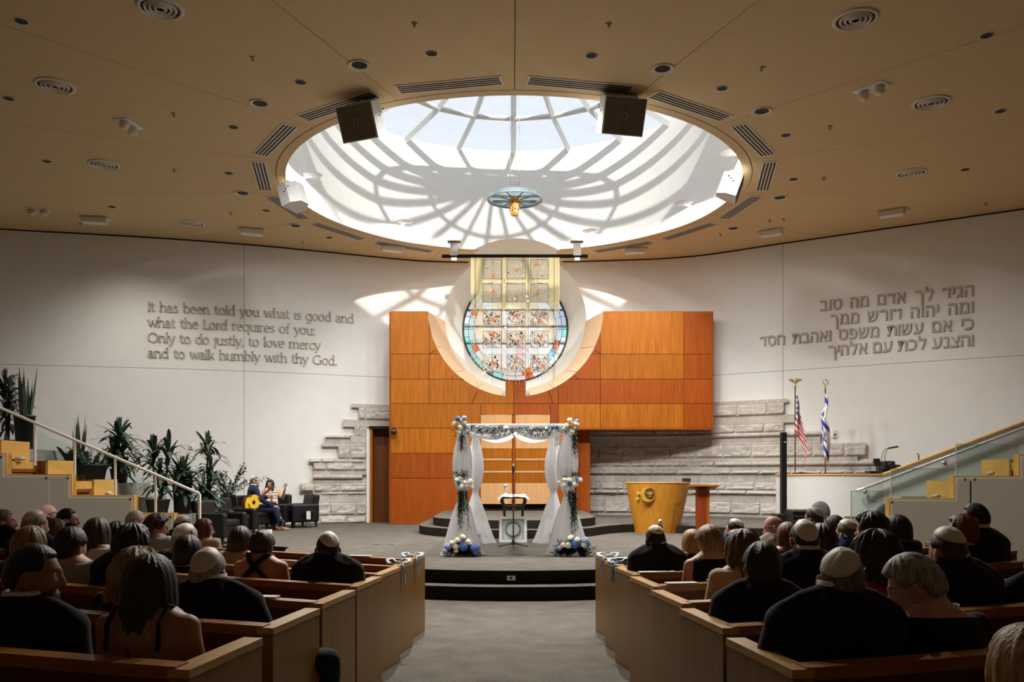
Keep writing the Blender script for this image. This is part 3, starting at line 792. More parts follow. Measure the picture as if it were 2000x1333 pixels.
# --- disc sconces inside the drum
t = thing('disc_sconce', 'x', 'wall lamp')
mb = MB(); mb.lathe([(0.0, -0.035), (0.12, -0.03), (0.20, -0.012), (0.215, 0.0), (0.20, 0.004), (0.0, 0.004)], (0.24, 0, 0), 28); mb.build('dish', M_white, t)
mb = MB(); mb.tube([(0, 0, -0.06), (0.1, 0, -0.05), (0.2, 0, -0.03)], [0.03, 0.025, 0.02], 8); mb.build('arm', M_white, t)
DS = [(172.6, 8.38, 'left wall of the drum'), (128, 8.22, 'back of the drum, left of the round arch'), (63.4, 8.12, 'back of the drum, right of the round arch'), (26, 8.2, 'right wall of the drum, farther one'), (-8, 8.42, 'right wall of the drum, half hidden by the rim'), (-52, 8.3, 'front of the drum beside the right hanging speaker'), (-128, 8.3, 'front of the drum beside the left hanging speaker'), (-78, 8.35, 'unseen drum front right of centre, added for light'), (-102, 8.35, 'unseen drum front left of centre, added for light')]  # last pair of discs is unseen, added to soften the lamp shadows
for i, (a, z, l) in enumerate(DS):
    x, y = pol(OR-0.005, R(a)); o = t if i == 0 else dup(t, (0, 0, 0))
    o.location = (x, y, z); o.rotation_euler = (0, 0, R(a)+PI)
    o['label'] = 'white disc wall lamp on the '+l; o['group'] = 'disc lamps in the skylight drum'
# --- hanging eternal light
el = thing('eternal_light', 'round blue-grey metal ring lamp with gold lantern hanging under the skylight', 'hanging lamp', (0.06, OY, 7.62))
M_blue = mat('blue_grey_metal', (0.33, 0.43, 0.46), 0.4, metal=0.3, var=0.1)
mb = MB(); n = 48
mb.loft([[Vector((0.60*math.cos(2*PI*i/n), 0.60*math.sin(2*PI*i/n), z)) for i in range(n)] for z in (0.0, 0.09)], 0, True, False)
mb.loft([[Vector((r*math.cos(2*PI*i/n), r*math.sin(2*PI*i/n), z)) for i in range(n)] for r, z in ((0.60, 0.0), (0.575, 0.0), (0.575, 0.09), (0.60, 0.09))], 0, True, False)
mb.build('ring', M_blue, el)
for y in (-0.2, 0.2):
    mb = MB(); x = math.sqrt(0.58**2-y*y); mb.box((0, y, 0.045), (2*x, 0.02, 0.085)); mb.build('cross_bar', M_blue, el)
for k in range(8):
    a = 2*PI*(k+0.5)/8; mb = MB(); mb.tube([(0.12*math.cos(a), 0.12*math.sin(a), 0.0), (0.57*math.cos(a), 0.57*math.sin(a), 0.06)], 0.010, 6); mb.build('spoke', M_black, el)
M_gold = mat('gold_glass', (0.85, 0.40, 0.05), 0.3, var=0.55, scale=22, spec=0.6)
mb = MB(); q = [[Vector((r*math.cos(2*PI*i/6+.3), r*math.sin(2*PI*i/6+.3), z)) for i in range(6)] for r, z in ((0.085, -0.33), (0.10, -0.28), (0.115, 0.04))]
mb.loft(q, 0, False); lan = mb.build('lantern', M_gold, el)
mb = MB()
for i in range(26):
    a = rnd.uniform(0, 2*PI); z = rnd.uniform(-0.24, 0.0); r = 0.098+(z+0.28)*0.047
    c = Vector((r*math.cos(a), r*math.sin(a), z)); mb.ell(c, (0.013, 0.013, 0.016), 6, 4)
mb.build('pattern', mat('lantern_dark', (0.10, 0.03, 0.01), 0.5, var=0.5), lan)
mb = MB()
for x in (-0.11, 0.11):
    for z0 in (0.2, 0.28, 0.36): pass
    mb.box((x, 0, 0.24), (0.014, 0.014, 0.3)); mb.box((x, 0.14, 0.28), (0.012, 0.012, 0.22))
for z in (0.11, 0.25, 0.39): mb.box((0, 0, z), (0.23, 0.012, 0.014))
for z in (0.25, 0.39): mb.box((0, 0.14, z), (0.23, 0.012, 0.012))
mb.build('cradle', M_steel, el)
for x in (-0.1, 0.1):
    mb = MB(); mb.cyl((x, 0.05, 0.38), (x*1.0, 0.05, 3.85), 0.006, n=6); mb.build('cable', M_alu, el)
# ---------------------------------------------------------------- lamps
def spot(loc, target, power, size=110, blend=1.0, col=(1, 0.97, 0.92), rad=0.04):
    d = bpy.data.lights.new('fill_spot', 'SPOT'); d.energy = power; d.spot_size = R(size); d.spot_blend = blend; d.color = col; d.shadow_soft_size = rad
    o = bpy.data.objects.new('fill_spot', d); C.objects.link(o); o.location = loc
    o.rotation_euler = (Vector(target)-Vector(loc)).to_track_quat('-Z', 'Y').to_euler(); return o
# area lights added under the discs, in place of stronger skylight
LP = {0: 0.75, 1: 0.3, 2: 0.3, 3: 0.8, 4: 0.75, 5: 1.5, 6: 1.5, 7: 1.5, 8: 1.5}
for i, (a, z, l) in enumerate(DS):
    d = bpy.data.lights.new('disc_fill', 'AREA'); d.shape = 'DISK'; d.size = 0.34; d.energy = 285*LP[i]; d.color = (1, 0.985, 0.965); d.spread = R(172)
    o = bpy.data.objects.new('disc_fill', d); C.objects.link(o)
    x, y = pol(OR-0.245, R(a)); o.location = (x, y, z-0.037)
for k in (9, 10):                       # spots added at dark pinholes to brighten the aisle
    q = Pc(*D[k])-Vector((0, 0, 0.02))
    d = bpy.data.lights.new('fill_spot', 'SPOT'); d.energy = 3200; d.spot_size = R(56); d.spot_blend = 1.0; d.color = (1, 0.95, 0.88); d.shadow_soft_size = 0.05
    o = bpy.data.objects.new('fill_spot', d); C.objects.link(o); o.location = q
    o.rotation_euler = (Vector((q.x*0.1, 7.0, 0))-q).to_track_quat('-Z', 'Y').to_euler()
def added_spot(loc, target, power, size):     # fill spot added to brighten its target
    d = bpy.data.lights.new('fill_spot', 'SPOT'); d.energy = power; d.spot_size = R(size); d.spot_blend = 0.9; d.color = (1, 0.95, 0.88); d.shadow_soft_size = 0.08
    o = bpy.data.objects.new('fill_spot', d); C.objects.link(o); o.location = loc
    o.rotation_euler = (Vector(target)-Vector(loc)).to_track_quat('-Z', 'Y').to_euler()
added_spot((-3.4, 4.5, ZC-.03), (-6.6, 12.5, 1.4), 1500, 38)  # unseen spots over the camera, added for panels and stage front
added_spot((3.4, 4.5, ZC-.03), (6.9, 12.5, 1.4), 1500, 38)
added_spot((0.0, 4.8, ZC-.03), (0.05, 14.6, 1.3), 2200, 26)
for k, pw in ((3, 420), (2, 260), (14, 200)):   # spots added at pinholes over planters and parapet to brighten the walls
    q = Pc(*D[k])-Vector((0, 0, 0.02)); added_spot(q, (q.x*1.02, q.y+1.6, 0), pw, 120)
# ================================================================ CHUPPAH (wedding canopy)
M_rose = mat('ivory_petals', (0.80, 0.77, 0.62), 0.7, var=0.10, scale=30, bump=0.2, bscale=90)
M_hyd = mat('blue_petals', (0.10, 0.20, 0.52), 0.7, var=0.4, scale=60, bump=0.5, bscale=120)
M_hyd2 = mat('lavender_petals', (0.38, 0.45, 0.66), 0.7, var=0.3, scale=60, bump=0.5, bscale=120)
M_leaf = mat('dark_leaf', (0.022, 0.045, 0.020), 0.5, var=0.4, scale=20)
M_leaf2 = mat('grey_green_leaf', (0.10, 0.14, 0.09), 0.6, var=0.3, scale=20)
def fabric(name, col, trans=0.25, see=0.2):
    m = bpy.data.materials.new(name); m.use_nodes = True; nt = m.node_tree; N, L = nt.nodes, nt.links; N.clear()
    out = N.new('ShaderNodeOutputMaterial'); d = N.new('ShaderNodeBsdfDiffuse'); t = N.new('ShaderNodeBsdfTranslucent'); tr = N.new('ShaderNodeBsdfTransparent')
    tc = N.new('ShaderNodeTexCoord'); wv = N.new('ShaderNodeTexNoise'); wv.inputs['Scale'].default_value = 60
    cr = N.new('ShaderNodeValToRGB'); cr.color_ramp.elements[0].color = rgba(col, .93); cr.color_ramp.elements[1].color = rgba(col)
    L.new(tc.outputs['Object'], wv.inputs['Vector']); L.new(wv.outputs['Fac'], cr.inputs['Fac'])
    L.new(cr.outputs['Color'], d.inputs['Color']); L.new(cr.outputs['Color'], t.inputs['Color'])
    a = N.new('ShaderNodeMixShader'); a.inputs['Fac'].default_value = trans; b = N.new('ShaderNodeMixShader'); b.inputs['Fac'].default_value = see
    L.new(d.outputs[0], a.inputs[1]); L.new(t.outputs[0], a.inputs[2]); L.new(a.outputs[0], b.inputs[1]); L.new(tr.outputs[0], b.inputs[2]); L.new(b.outputs[0], out.inputs['Surface'])
    return m
M_sheer = fabric('sheer_white', (0.90, 0.90, 0.90), 0.45, 0.10)
M_cloth = fabric('white_cloth', (0.86, 0.86, 0.86), 0.3, 0.0)
chup = thing('wedding_canopy', 'white draped four-post wedding canopy on the stage before the ark', 'wedding canopy', (0.05, 15.25, 0.36))
PO = [(-0.80, 14.0), (0.91, 14.0), (0.80, 16.5), (-0.70, 16.5)]
TZ = 2.475
for i, (x, y) in enumerate(PO):
    mb = MB(); mb.cyl((x, y, 0.36), (x, y, TZ), 0.022, n=12); mb.lathe([(0.0, 0.36), (0.12, 0.36), (0.12, 0.375), (0.03, 0.385)], (x, y, 0), 16)
    mb.build('post', M_alu, chup, world=True)
for i in range(4):
    a, b = PO[i], PO[(i+1) % 4]
    mb = MB(); mb.cyl((a[0], a[1], TZ), (b[0], b[1], TZ), 0.024, n=12); mb.build('crossbar', M_alu, chup, world=True)
mb = MB(); nu, nv = 40, 14       # roof cloth sagging between the bars
vs = []
for j in range(nv+1):
    for i in range(nu+1):
        u, v = i/nu, j/nv
        xa = PO[0][0]+(PO[1][0]-PO[0][0])*u; xb = PO[3][0]+(PO[2][0]-PO[3][0])*u
        sag = 0.16*abs(math.sin(2*PI*u))**0.7*(0.35+math.sin(PI*v))*0.7+0.10*math.sin(PI*v)*math.sin(PI*u)
        vs.append((xa+(xb-xa)*v, 14.0+2.5*v, TZ-0.01-sag))
mb.add(vs, [(j*(nu+1)+i, j*(nu+1)+i+1, (j+1)*(nu+1)+i+1, (j+1)*(nu+1)+i) for j in range(nv) for i in range(nu)], 0, True)
mb.build('roof_cloth', M_cloth, chup, world=True)
mb = MB(); vs = []; nv = 8       # two front swags
for j in range(nv+1):
    for i in range(nu+1):
        u, v = i/nu, j/nv
        h = (0.12+0.135*abs(math.sin(2*PI*u))**0.8)
        vs.append((PO[0][0]+0.06+(PO[1][0]-PO[0][0]-0.12)*u, 13.97-0.035*math.sin(v*9+u*3)*v, TZ+0.012-h*v))
mb.add(vs, [(j*(nu+1)+i, j*(nu+1)+i+1, (j+1)*(nu+1)+i+1, (j+1)*(nu+1)+i) for j in range(nv) for i in range(nu)], 0, True)
mb.build('front_swag', M_cloth, chup, world=True)
def curtain(x, y, dx, s=1.0, ph=0.0, sx=0.0):
    prof = [(2.44, .05, 0), (2.25, .085, .0), (2.0, .135, 0.0), (1.75, .145, 0), (1.5, .11, 0), (1.36, .06, 0), (1.25, .075, 0), (1.0, .15, 0.01), (0.75, .21, 0.03), (0.5, .27, 0.06), (0.365, .32, 0.08)]
    rings = []
    for z, r, k in spl(prof, 3):
        ring = []
        for i in range(36):
            a = 2*PI*i/36; f = 1+0.16*math.cos(7*a+ph+z*1.2)+0.07*math.cos(13*a+ph*2)
            ring.append(Vector((x+sx*(1 if z > 1.36 else 1.0)+dx*k*6+r*s*f*math.cos(a), y+0.75*r*s*f*math.sin(a), z)))
        rings.append(ring)
    mb = MB(); mb.loft(rings, 0, True, False); mb.build('curtain', M_sheer, chup, world=True)
curtain(PO[0][0], PO[0][1], -0.03, 1.0, 0.3); curtain(PO[1][0], PO[1][1], 0.02, 1.05, 1.7); curtain(PO[2][0], PO[2][1], -0.12, 1.0, 2.4); curtain(PO[3][0], PO[3][1], 0.10, 0.95, 0.9)
mb = MB()        # loose tails and tassels by the front posts
for px, y0, y1 in ((921, 850, 872), (924, 852, 884), (930, 856, 890), (927, 850, 878), (1084, 855, 906), (1089, 852, 880)):
    mb.tube([P(px, y0, 14.1), P(px+rnd.uniform(-1, 1), (y0+y1)/2, 14.1), P(px, y1, 14.1)], 0.007, 5)
mb.build('tassel', M_cloth, chup, world=True)
mb = MB()
for x0, x1, yy in ((1083, 1094, 876), (919, 931, 856)):
    a = [P(x0+(x1-x0)*i/5, 846, 14.12) for i in range(6)]; b = [P(x0+(x1-x0)*i/5, yy-(i*2.2 if x0 > 1000 else 0), 14.08-0.03*(i % 2)) for i in range(6)]
    mb.add(a+b, [(i, i+1, 7+i, 6+i) for i in range(5)], 0, True)
mb.build('tail_cloth', M_cloth, chup, world=True)
# ---------------------------------------------------------------- flowers
def rose_mesh(mb, c, r, mi=0):
    sd = rnd.uniform(0, 6.28); c = Vector(c)
    Rm = Euler((rnd.uniform(-.5, .3), 0, rnd.uniform(-.6, .6))).to_matrix() @ Matrix.Rotation(R(65), 3, 'X')   # opening towards the viewer and up
    def petal(a, tilt, w, h, rad):
        vs = []; nu, nv = 5, 5
        for j in range(nv+1):
            for i in range(nu+1):
                u, v = -1+2*i/nu, j/nv
                wd = w*math.sin(PI*(.18+.72*v))*u; q = a+wd/max(rad, .1)
                rr = rad*(.25+.75*math.sin(min(1, v*1.1)*PI/2))+tilt*v*v; z = h*v-(.18*h if v > .9 else 0)-.5
                vs.append(c+Rm @ Vector((rr*math.cos(q), rr*math.sin(q), z))*r)
        mb.add(vs, [(j*(nu+1)+i, j*(nu+1)+i+1, (j+1)*(nu+1)+i+1, (j+1)*(nu+1)+i) for j in range(nv) for i in range(nu)], mi, True)
    mb.ell(c, r*.66, 10, 8, mi); r = r*1.12
    for k in range(3): petal(sd+k*2.1, .0, .34, 1.15, .26)
    for k in range(5): petal(sd+.5+k*1.257, .02, .66, 1.12, .50)
    for k in range(6): petal(sd+.9+k*1.047, .06, .78, 1.0, .68)
def hyd_mesh(mb, c, r, mi=0):
    sd = Vector((rnd.uniform(0, 50),)*3)
    mb.ell(c, r*0.93, 18, 12, mi, f=lambda p: 1+0.10*noise.noise(p*5+sd))
    n = 46
    for k in range(n):
        z = 1-2*(k+.5)/n; a = k*2.39996; q = math.sqrt(1-z*z); d = Vector((q*math.cos(a), q*math.sin(a), z))
        x = d.cross(Vector((.3, .5, .8))).normalized(); y = d.cross(x); s = r*0.26; p = Vector(c)+d*r*rnd.uniform(.93, 1.05)
        mb.add([p+x*s+d*s*.2, p+y*s+d*s*.2, p-x*s+d*s*.2, p-y*s+d*s*.2, p], [(0, 1, 4), (1, 2, 4), (2, 3, 4), (3, 0, 4)], mi)
def leaf(mb, p, d, n, L, W, mi=0, bend=0.2):
    d = Vector(d).normalized(); s = d.cross(Vector(n))
    if s.length < 1e-4: s = d.cross(Vector((1, 0, 0.2)))
    s.normalize(); u = s.cross(d)
    p = Vector(p); a = p+d*L*.35-u*L*bend*.05; b = p+d*L*.7-u*L*bend*.4; t = p+d*L-u*L*bend
    mb.add([p, a-s*W*.5, a-u*W*.08, a+s*W*.5, b-s*W*.42, b-u*W*.08, b+s*W*.42, t], [(0, 1, 2), (0, 2, 3), (1, 4, 5, 2), (2, 5, 6, 3), (4, 7, 5), (5, 7, 6)], mi, True)
def spray(mb, p, d, L, n, ll=0.066, lw=0.022, mi=0, droop=0.3):
    p = Vector(p); d = Vector(d).normalized(); pts = []
    for k in range(7):
        t = k/6; pts.append(p+d*L*t+Vector((0, 0, -droop*L*t*t)))
    mb.tube(pts, 0.003, 4, mi, False, False)
    for k in range(n):
        t = (k+0.5)/n; i = min(5, int(t*6)); q = pts[i].lerp(pts[i+1], t*6-i); dd = (pts[i+1]-pts[i]).normalized()
        a = k*2.4+rnd.uniform(-.4, .4); sd = dd.cross(Vector((math.cos(a), math.sin(a)*0.6, 0.3))).normalized()
        leaf(mb, q, dd*0.7+sd, dd, ll*rnd.uniform(.7, 1.2), lw*rnd.uniform(.8, 1.2), mi)
def arrangement(label, Y, off, sc, roses, hyds, sprays, grp, lav=()):
    cx = sum(r[0] for r in roses+hyds)/len(roses+hyds); cy = sum(r[1] for r in roses+hyds)/len(roses+hyds)
    base = P(off[0]+cx/sc, off[1]+cy/sc, Y)
    t = thing('flower_arrangement', label, 'flowers', base, 0, grp)
    for k, (x, y, r) in enumerate(roses):
        rr = 1.12*r/sc*Y/F; mb = MB(); rose_mesh(mb, P(off[0]+x/sc, off[1]+y/sc, Y-0.03-0.05*rnd.random())-base, rr); mb.build('rose', M_rose, t)
    for k, (x, y, r) in enumerate(hyds):
        rr = r/sc*Y/F; mb = MB(); hyd_mesh(mb, P(off[0]+x/sc, off[1]+y/sc, Y-0.02-0.04*rnd.random())-base, rr); mb.build('hydrangea', M_hyd2 if k in lav else M_hyd, t)
    mb = MB()
    for (x, y, dx, dz, L, n) in sprays:
        spray(mb, P(off[0]+x/sc, off[1]+y/sc, Y+0.06+0.02*rnd.uniform(-1, 1))-base, (dx, rnd.uniform(-.3, .3), dz), L, n)
    mb.build('foliage', M_leaf, t)
    return t
FG = 'flower arrangements on the canopy'
def fan(x, y, n, L, a0, a1, m=9): return [(x+rnd.uniform(-30, 30), y+rnd.uniform(-30, 30), math.cos(a0+(a1-a0)*k/(n-1)), math.sin(a0+(a1-a0)*k/(n-1)), L*rnd.uniform(.7, 1.2), m) for k in range(n)]
def hang(x, y, n, L, m=20, w=30): return [(x+rnd.uniform(-w, w), y, rnd.uniform(-.12, .12), -1, L*rnd.uniform(.5, 1.1), m) for k in range(n)]
s8 = 8.333
arrangement('ivory roses and blue blooms on the canopy top, left front corner', 13.9, (860, 800), s8, [(235, 230, 45), (395, 215, 50), (315, 290, 52), (300, 375, 45), (335, 175, 32), (310, 235, 26)], [(285, 150, 42), (390, 145, 42)], fan(320, 260, 9, .13, 0.2, 5.6)+hang(370, 400, 8, .34), FG, lav=(1,))
arrangement('ivory roses on the canopy top, right front corner', 13.9, (1000, 800), s8, [(940, 175, 46), (890, 265, 48), (1040, 240, 55), (960, 215, 32), (1030, 305, 28), (980, 370, 42)], [(1055, 190, 32)], fan(980, 270, 9, .13, -2.6, 2.6)+hang(1010, 390, 8, .36), FG, lav=(0,))
arrangement('rose cluster tied halfway up the left canopy curtain', 13.85, (860, 800), s8, [(265, 1150, 46), (490, 1170, 50), (340, 1265, 60), (400, 1190, 40), (500, 1260, 45), (325, 1120, 26), (410, 1250, 36)], [(300, 1200, 34)], fan(370, 1120, 8, .15, .6, 2.6)+hang(370, 1310, 16, .5, 24, 80), FG)
arrangement('rose cluster tied halfway up the right canopy curtain', 13.85, (1000, 800), s8, [(770, 1190, 42), (855, 1145, 42), (925, 1150, 50), (1020, 1230, 60), (1110, 1150, 45), (850, 1230, 46), (1000, 1120, 22), (920, 1300, 26)], [(945, 1215, 40), (1075, 1140, 42)], fan(960, 1110, 8, .16, .6, 2.6)+hang(980, 1320, 16, .52, 24, 70), FG)
arrangement('blue hydrangeas and ivory roses at the foot of the left canopy post', 13.72, (850, 950), s8, [(445, 825, 52), (360, 880, 56), (540, 910, 66), (275, 920, 46), (330, 990, 62), (345, 1055, 46)], [(205, 985, 55), (460, 985, 76), (640, 1010, 72), (660, 1075, 46), (160, 1060, 40)], fan(430, 1060, 46, .26, -.35, 3.5, 14)+fan(430, 1090, 40, .22, -.5, 3.7, 16)+fan(300, 1080, 14, .16, -.3, 3.4, 12)+fan(620, 1080, 14, .16, -.3, 3.4, 12), FG, lav=(0, 4))
arrangement('blue hydrangeas and ivory roses at the foot of the right canopy post', 13.72, (1000, 950), s8, [(960, 840, 52), (1065, 870, 52), (820, 960, 52), (905, 960, 66), (1165, 955, 52)], [(1020, 950, 76), (1185, 890, 66), (775, 1010, 38), (1235, 940, 42)], fan(960, 1050, 46, .27, -.35, 3.5, 14)+fan(1000, 1090, 40, .26, -.5, 3.7, 16)+fan(830, 1080, 14, .18, -.3, 3.4, 12)+fan(1150, 1080, 14, .2, -.3, 3.4, 12), FG, lav=(1, 2))
arrangement('small blue bloom at the back left canopy post', 16.3, (850, 950), s8, [(700, 850, 30)], [(690, 800, 44)], fan(700, 860, 6, .14, -.3, 3.4), FG, lav=(0,))
arrangement('roses and pale blue bloom at the back right canopy post', 16.3, (1000, 950), s8, [(750, 725, 42), (750, 810, 48)], [(670, 830, 50), (660, 880, 34)], fan(690, 870, 12, .16, -.3, 3.4), FG, lav=(0,))
gar = thing('garland', 'green leaf garland with ivory roses along the canopy front bar', 'flowers', P(1003, 838, 13.92))
mb = MB(); g0 = gar.location
for k in range(70):
    px = 917+(1098-917)*k/69
    spray(mb, P(px, 836+rnd.uniform(-3, 3), 13.93)-g0, (rnd.choice((-1, 1))*rnd.uniform(.5, 1), rnd.uniform(-.6, 0), rnd.uniform(-1.1, .35)), rnd.uniform(.10, .19), 9, .05, .016)
mb.build('foliage', M_leaf, gar)
for px, py, r in ((951, 833, 5), (988, 836, 6), (1042, 835, 6.5), (1069, 836, 5.5), (932, 834, 3)):
    mb = MB(); rose_mesh(mb, P(px, py, 13.88)-g0, r*13.9/F); mb.build('rose', M_rose, gar)
for px, py in ((922, 832), (1088, 834), (1079, 835)):
    mb = MB(); hyd_mesh(mb, P(px, py, 13.9)-g0, 0.026); mb.build('hydrangea', M_hyd, gar)
# white fabric puddles at the post feet
for x, y, l in ((-1.02, 13.78, 'left'), (0.80, 13.72, 'right')):
    pass
# ================================================================ TABLE, CONTRACT, MICROPHONE
tb = thing('pedestal_table', 'small black table with curved legs behind the framed marriage contract', 'table', (0.03, 17.1, 0.36))
TH = P(1003, 970, 17.1).z-0.36
mb = MB(); mb.box((0, 0, TH-0.02), (0.44, 0.42, 0.04), bev=0.008); mb.build('tabletop', M_black, tb)
mb = MB(); mb.box((0, 0, TH-0.2), (0.38, 0.36, 0.03)); mb.build('shelf', M_black, tb)
for sx in (-1, 1):
    for sy in (-1, 1):
        mb = MB(); mb.tube([(sx*.22, sy*.19, TH-.04), (sx*.23, sy*.2, TH-.10), (sx*.185, sy*.17, TH-.2), (sx*.17, sy*.16, 0.3), (sx*.17, sy*.16, 0)], [.03, .035, .028, .02, .018], 8); mb.build('leg', M_black, tb)
tc = thing('tablecloth', 'crumpled white shawl with fringe lying on the black table', 'cloth', (0.03, 17.1, 0.36+TH))
mb = MB(); vs = []; nu, nv = 22, 16
for j in range(nv+1):
    for i in range(nu+1):
        x, y = -0.31+0.62*i/nu, -0.25+0.5*j/nv
        h = 0.02+0.022*(noise.noise(Vector((x*9, y*9, 2.2)))+0.4)+0.012*noise.noise(Vector((x*25, y*25, 0)))
        e = max(abs(x)-0.225, 0)*1.0+max(abs(y)-0.22, 0)*1.4
        vs.append((x, y, max(h, 0.008)-e*0.9))
mb.add(vs, [(j*(nu+1)+i, j*(nu+1)+i+1, (j+1)*(nu+1)+i+1, (j+1)*(nu+1)+i) for j in range(nv) for i in range(nu)], 0, True)
mb.build('cloth', M_cloth, tc)
mb = MB()
for k in range(18): mb.tube([(0.29+rnd.uniform(-.01, .02), -0.2+0.02*k, -0.03), (0.32, -0.2+0.02*k, -0.07)], 0.004, 4)
mb.build('fringe', M_cloth, tc)
gb = P(988, 966, 17.0)
one(MB().lathe([(0.0, 0), (0.05, 0), (0.045, .012), (0.012, .03), (0.010, .10), (0.03, .125), (0.042, .16), (0.045, .205), (0.04, .205), (0.036, .16), (0.0, .13)], n=20), 'goblet', mat('silver', (0.75, 0.72, 0.66), 0.25, metal=0.7, var=0.05), 'tall white stemmed goblet standing on the table shawl', 'goblet').location = gb-Vector((0, 0, .01))
kt = thing('framed_contract', 'white framed square print with a teal ring leaning on the table', 'picture frame', (0.02, 16.62, 0.36), 0)
kt.rotation_euler = (R(-9), 0, 0)
KW, KH = 0.535, 0.505
mb = MB(); mb.box((0, 0.02, KH/2), (KW-.04, .02, KH-.04)); mb.build('print', mat('paper', (0.70, 0.68, 0.62), 0.8, var=.06, scale=40), kt)
for c, d in (((0, 0, .025), (KW, .035, .05)), ((0, 0, KH-.025), (KW, .035, .05)), ((-KW/2+.025, 0, KH/2), (.05, .035, KH-.1)), ((KW/2-.025, 0, KH/2), (.05, .035, KH-.1))):
    mb = MB(); mb.box(c, d); mb.build('frame_rail', M_white, kt)
mb = MB()
for r0, r1, mi in ((0.125, 0.155, 0), (0.158, 0.175, 1), (0.178, 0.186, 2), (0.116, 0.123, 2)):
    n = 60
    for i in range(n):
        a, b = 2*PI*i/n, 2*PI*(i+1)/n
        if mi == 1 and i % 2: continue
        mb.add([(r0*math.cos(a), .007, KH/2+r0*math.sin(a)), (r0*math.cos(b), .007, KH/2+r0*math.sin(b)), (r1*math.cos(b), .007, KH/2+r1*math.sin(b)), (r1*math.cos(a), .007, KH/2+r1*math.sin(a))], [(0, 1, 2, 3)], mi)
for q in (0.185, 0.205):
    for c, d in (((0, .008, KH/2-q), (2*q, .002, .004)), ((0, .008, KH/2+q), (2*q, .002, .004)), ((-q, .008, KH/2), (.004, .002, 2*q)), ((q, .008, KH/2), (.004, .002, 2*q))): mb.box(c, d, 2)
for sx in (-1, 1):
    for sz in (-1, 1):
        for k in range(6): mb.box((sx*(.15+.008*k), .008, KH/2+sz*(.19-.007*k)), (.02, .002, .003), 1)
mb.build('teal_ring', [mat('teal_ink', (0.03, 0.20, 0.23), 0.7, var=.3, scale=60), mat('pale_teal_ink', (0.25, 0.40, 0.42), 0.7), mat('grey_ink', (0.30, 0.30, 0.30), 0.7)], kt)
ms = thing('microphone_stand', 'black straight microphone stand with tripod foot under the canopy', 'microphone stand', (0.025, 15.45, 0.36))
MHt = P(1003, 917, 15.45).z-0.36
mb = MB(); mb.cyl((0, 0, .08), (0, 0, MHt*.6), .012, n=10); mb.cyl((0, 0, MHt*.6), (0, 0, MHt-.05), .008, n=8); mb.build('pole', M_black, ms)
mb = MB(); mb.lathe([(0, .05), (.028, .05), (.032, .09), (.018, .15), (0, .15)], n=12); mb.build('hub', M_black, ms)
for k in range(3):
    a = R(-88+120*k); mb = MB(); mb.tube([(0, 0, .08), (.29*math.cos(a), .29*math.sin(a), .012)], .010, 8); l_ = mb.build('leg', M_black, ms)
    mb = MB(); mb.ell((.29*math.cos(a), .29*math.sin(a), .014), (.02, .02, .014), 8, 6); mb.build('rubber_foot', M_black, l_)
mb = MB(); mb.lathe([(0, MHt*.6-.03), (.018, MHt*.6-.03), (.018, MHt*.6+.03), (0, MHt*.6+.03)], n=10); mb.box((-.03, 0, MHt*.58), (.05, .012, .012)); mb.build('clutch', M_black, ms)
mic = thing('microphone', 'black microphone with silver grille clipped on top of the straight stand', 'microphone', (0.025, 15.45, 0.36+MHt-.05))
mb = MB(); mb.cyl((0, 0, -.02), (0, -.01, .09), .014, .018, 10); mb.build('body', M_black, mic)
mb = MB(); mb.ell((0, -.012, .115), (.027, .027, .032), 12, 8); mb.build('grille', M_steel, mic)
# ================================================================ READING DESK, LECTERN
M_honey = wood('honey_oak', (0.46, 0.18, 0.016), (0.66, 0.30, 0.035), 0.4, spec=.25, island=.05)
am = thing('reading_desk', 'curved tapering honey oak reading desk with gold crescent emblem', 'desk', (3.32, 19.6, 0.36))
AH = P(0, 944, 19.3).z-0.36
def ahalf(t): return 0.50+0.225*t, 0.42+0.16*t
rings = []
for k in range(9):
    t = k/8; a_, b_ = ahalf(t)
    rings.append([Vector((-0.02*(1-t)+a_*math.cos(PI+PI*i/28), b_*math.sin(PI+PI*i/28), AH*t)) for i in range(29)]+[Vector((a_*.9, .12, AH*t)), Vector((-a_*.9, .12, AH*t))])
mb = MB(); mb.loft(rings, 0, True); mb.build('body', M_honey, am)
a_, b_ = ahalf(1.0)
mb = MB(); q = [(1.015*a_*math.cos(PI+PI*i/28), 1.015*b_*math.sin(PI+PI*i/28)) for i in range(29)]+[(a_*.92, .14), (-a_*.92, .14)]
mb.prism(q, AH, AH+.025); mb.build('top', wood('pale_oak', (0.60, 0.36, 0.15), (0.72, 0.46, 0.22), .35), am)
def asurf(px, py, off=0.012):
    p = P(px, py, 19.05); t = (p.z-0.36)/AH; A, B = ahalf(t); x = p.x-3.32; y = -B*math.sqrt(max(0, 1-(x/A)**2))
    Y = 19.6+y; p = P(px, py, Y); t = (p.z-.36)/AH; A, B = ahalf(t); x = max(-A*.99, min(A*.99, p.x-3.32)); y = -B*math.sqrt(max(0.001, 1-(x/A)**2))
    return Vector((x, y-off, p.z-.36))
mb = MB(); mb.tube([asurf(1345, 981), asurf(1330, 981.5), asurf(1320, 983), asurf(1316, 1005), asurf(1311, 1040)], .004, 4, 0, False); mb.build('panel_joint', M_dark, am)
em = MB(); n = 40
def disc(c, r, th, mi, yo): 
    f = asurf(*c, 0.0); s = 19.05/F
    em.add([f+Vector((0, yo-th, 0))]+[f+Vector((r*s*math.cos(2*PI*i/n), yo-th, r*s*math.sin(2*PI*i/n))) for i in range(n)], [(0, 1+(i+1) % n, 1+i) for i in range(n)], mi)
    em.loft([[f+Vector((r*s*math.cos(2*PI*i/n), y, r*s*math.sin(2*PI*i/n))) for i in range(n)] for y in (yo-th, yo+0.1)], mi, True, False)
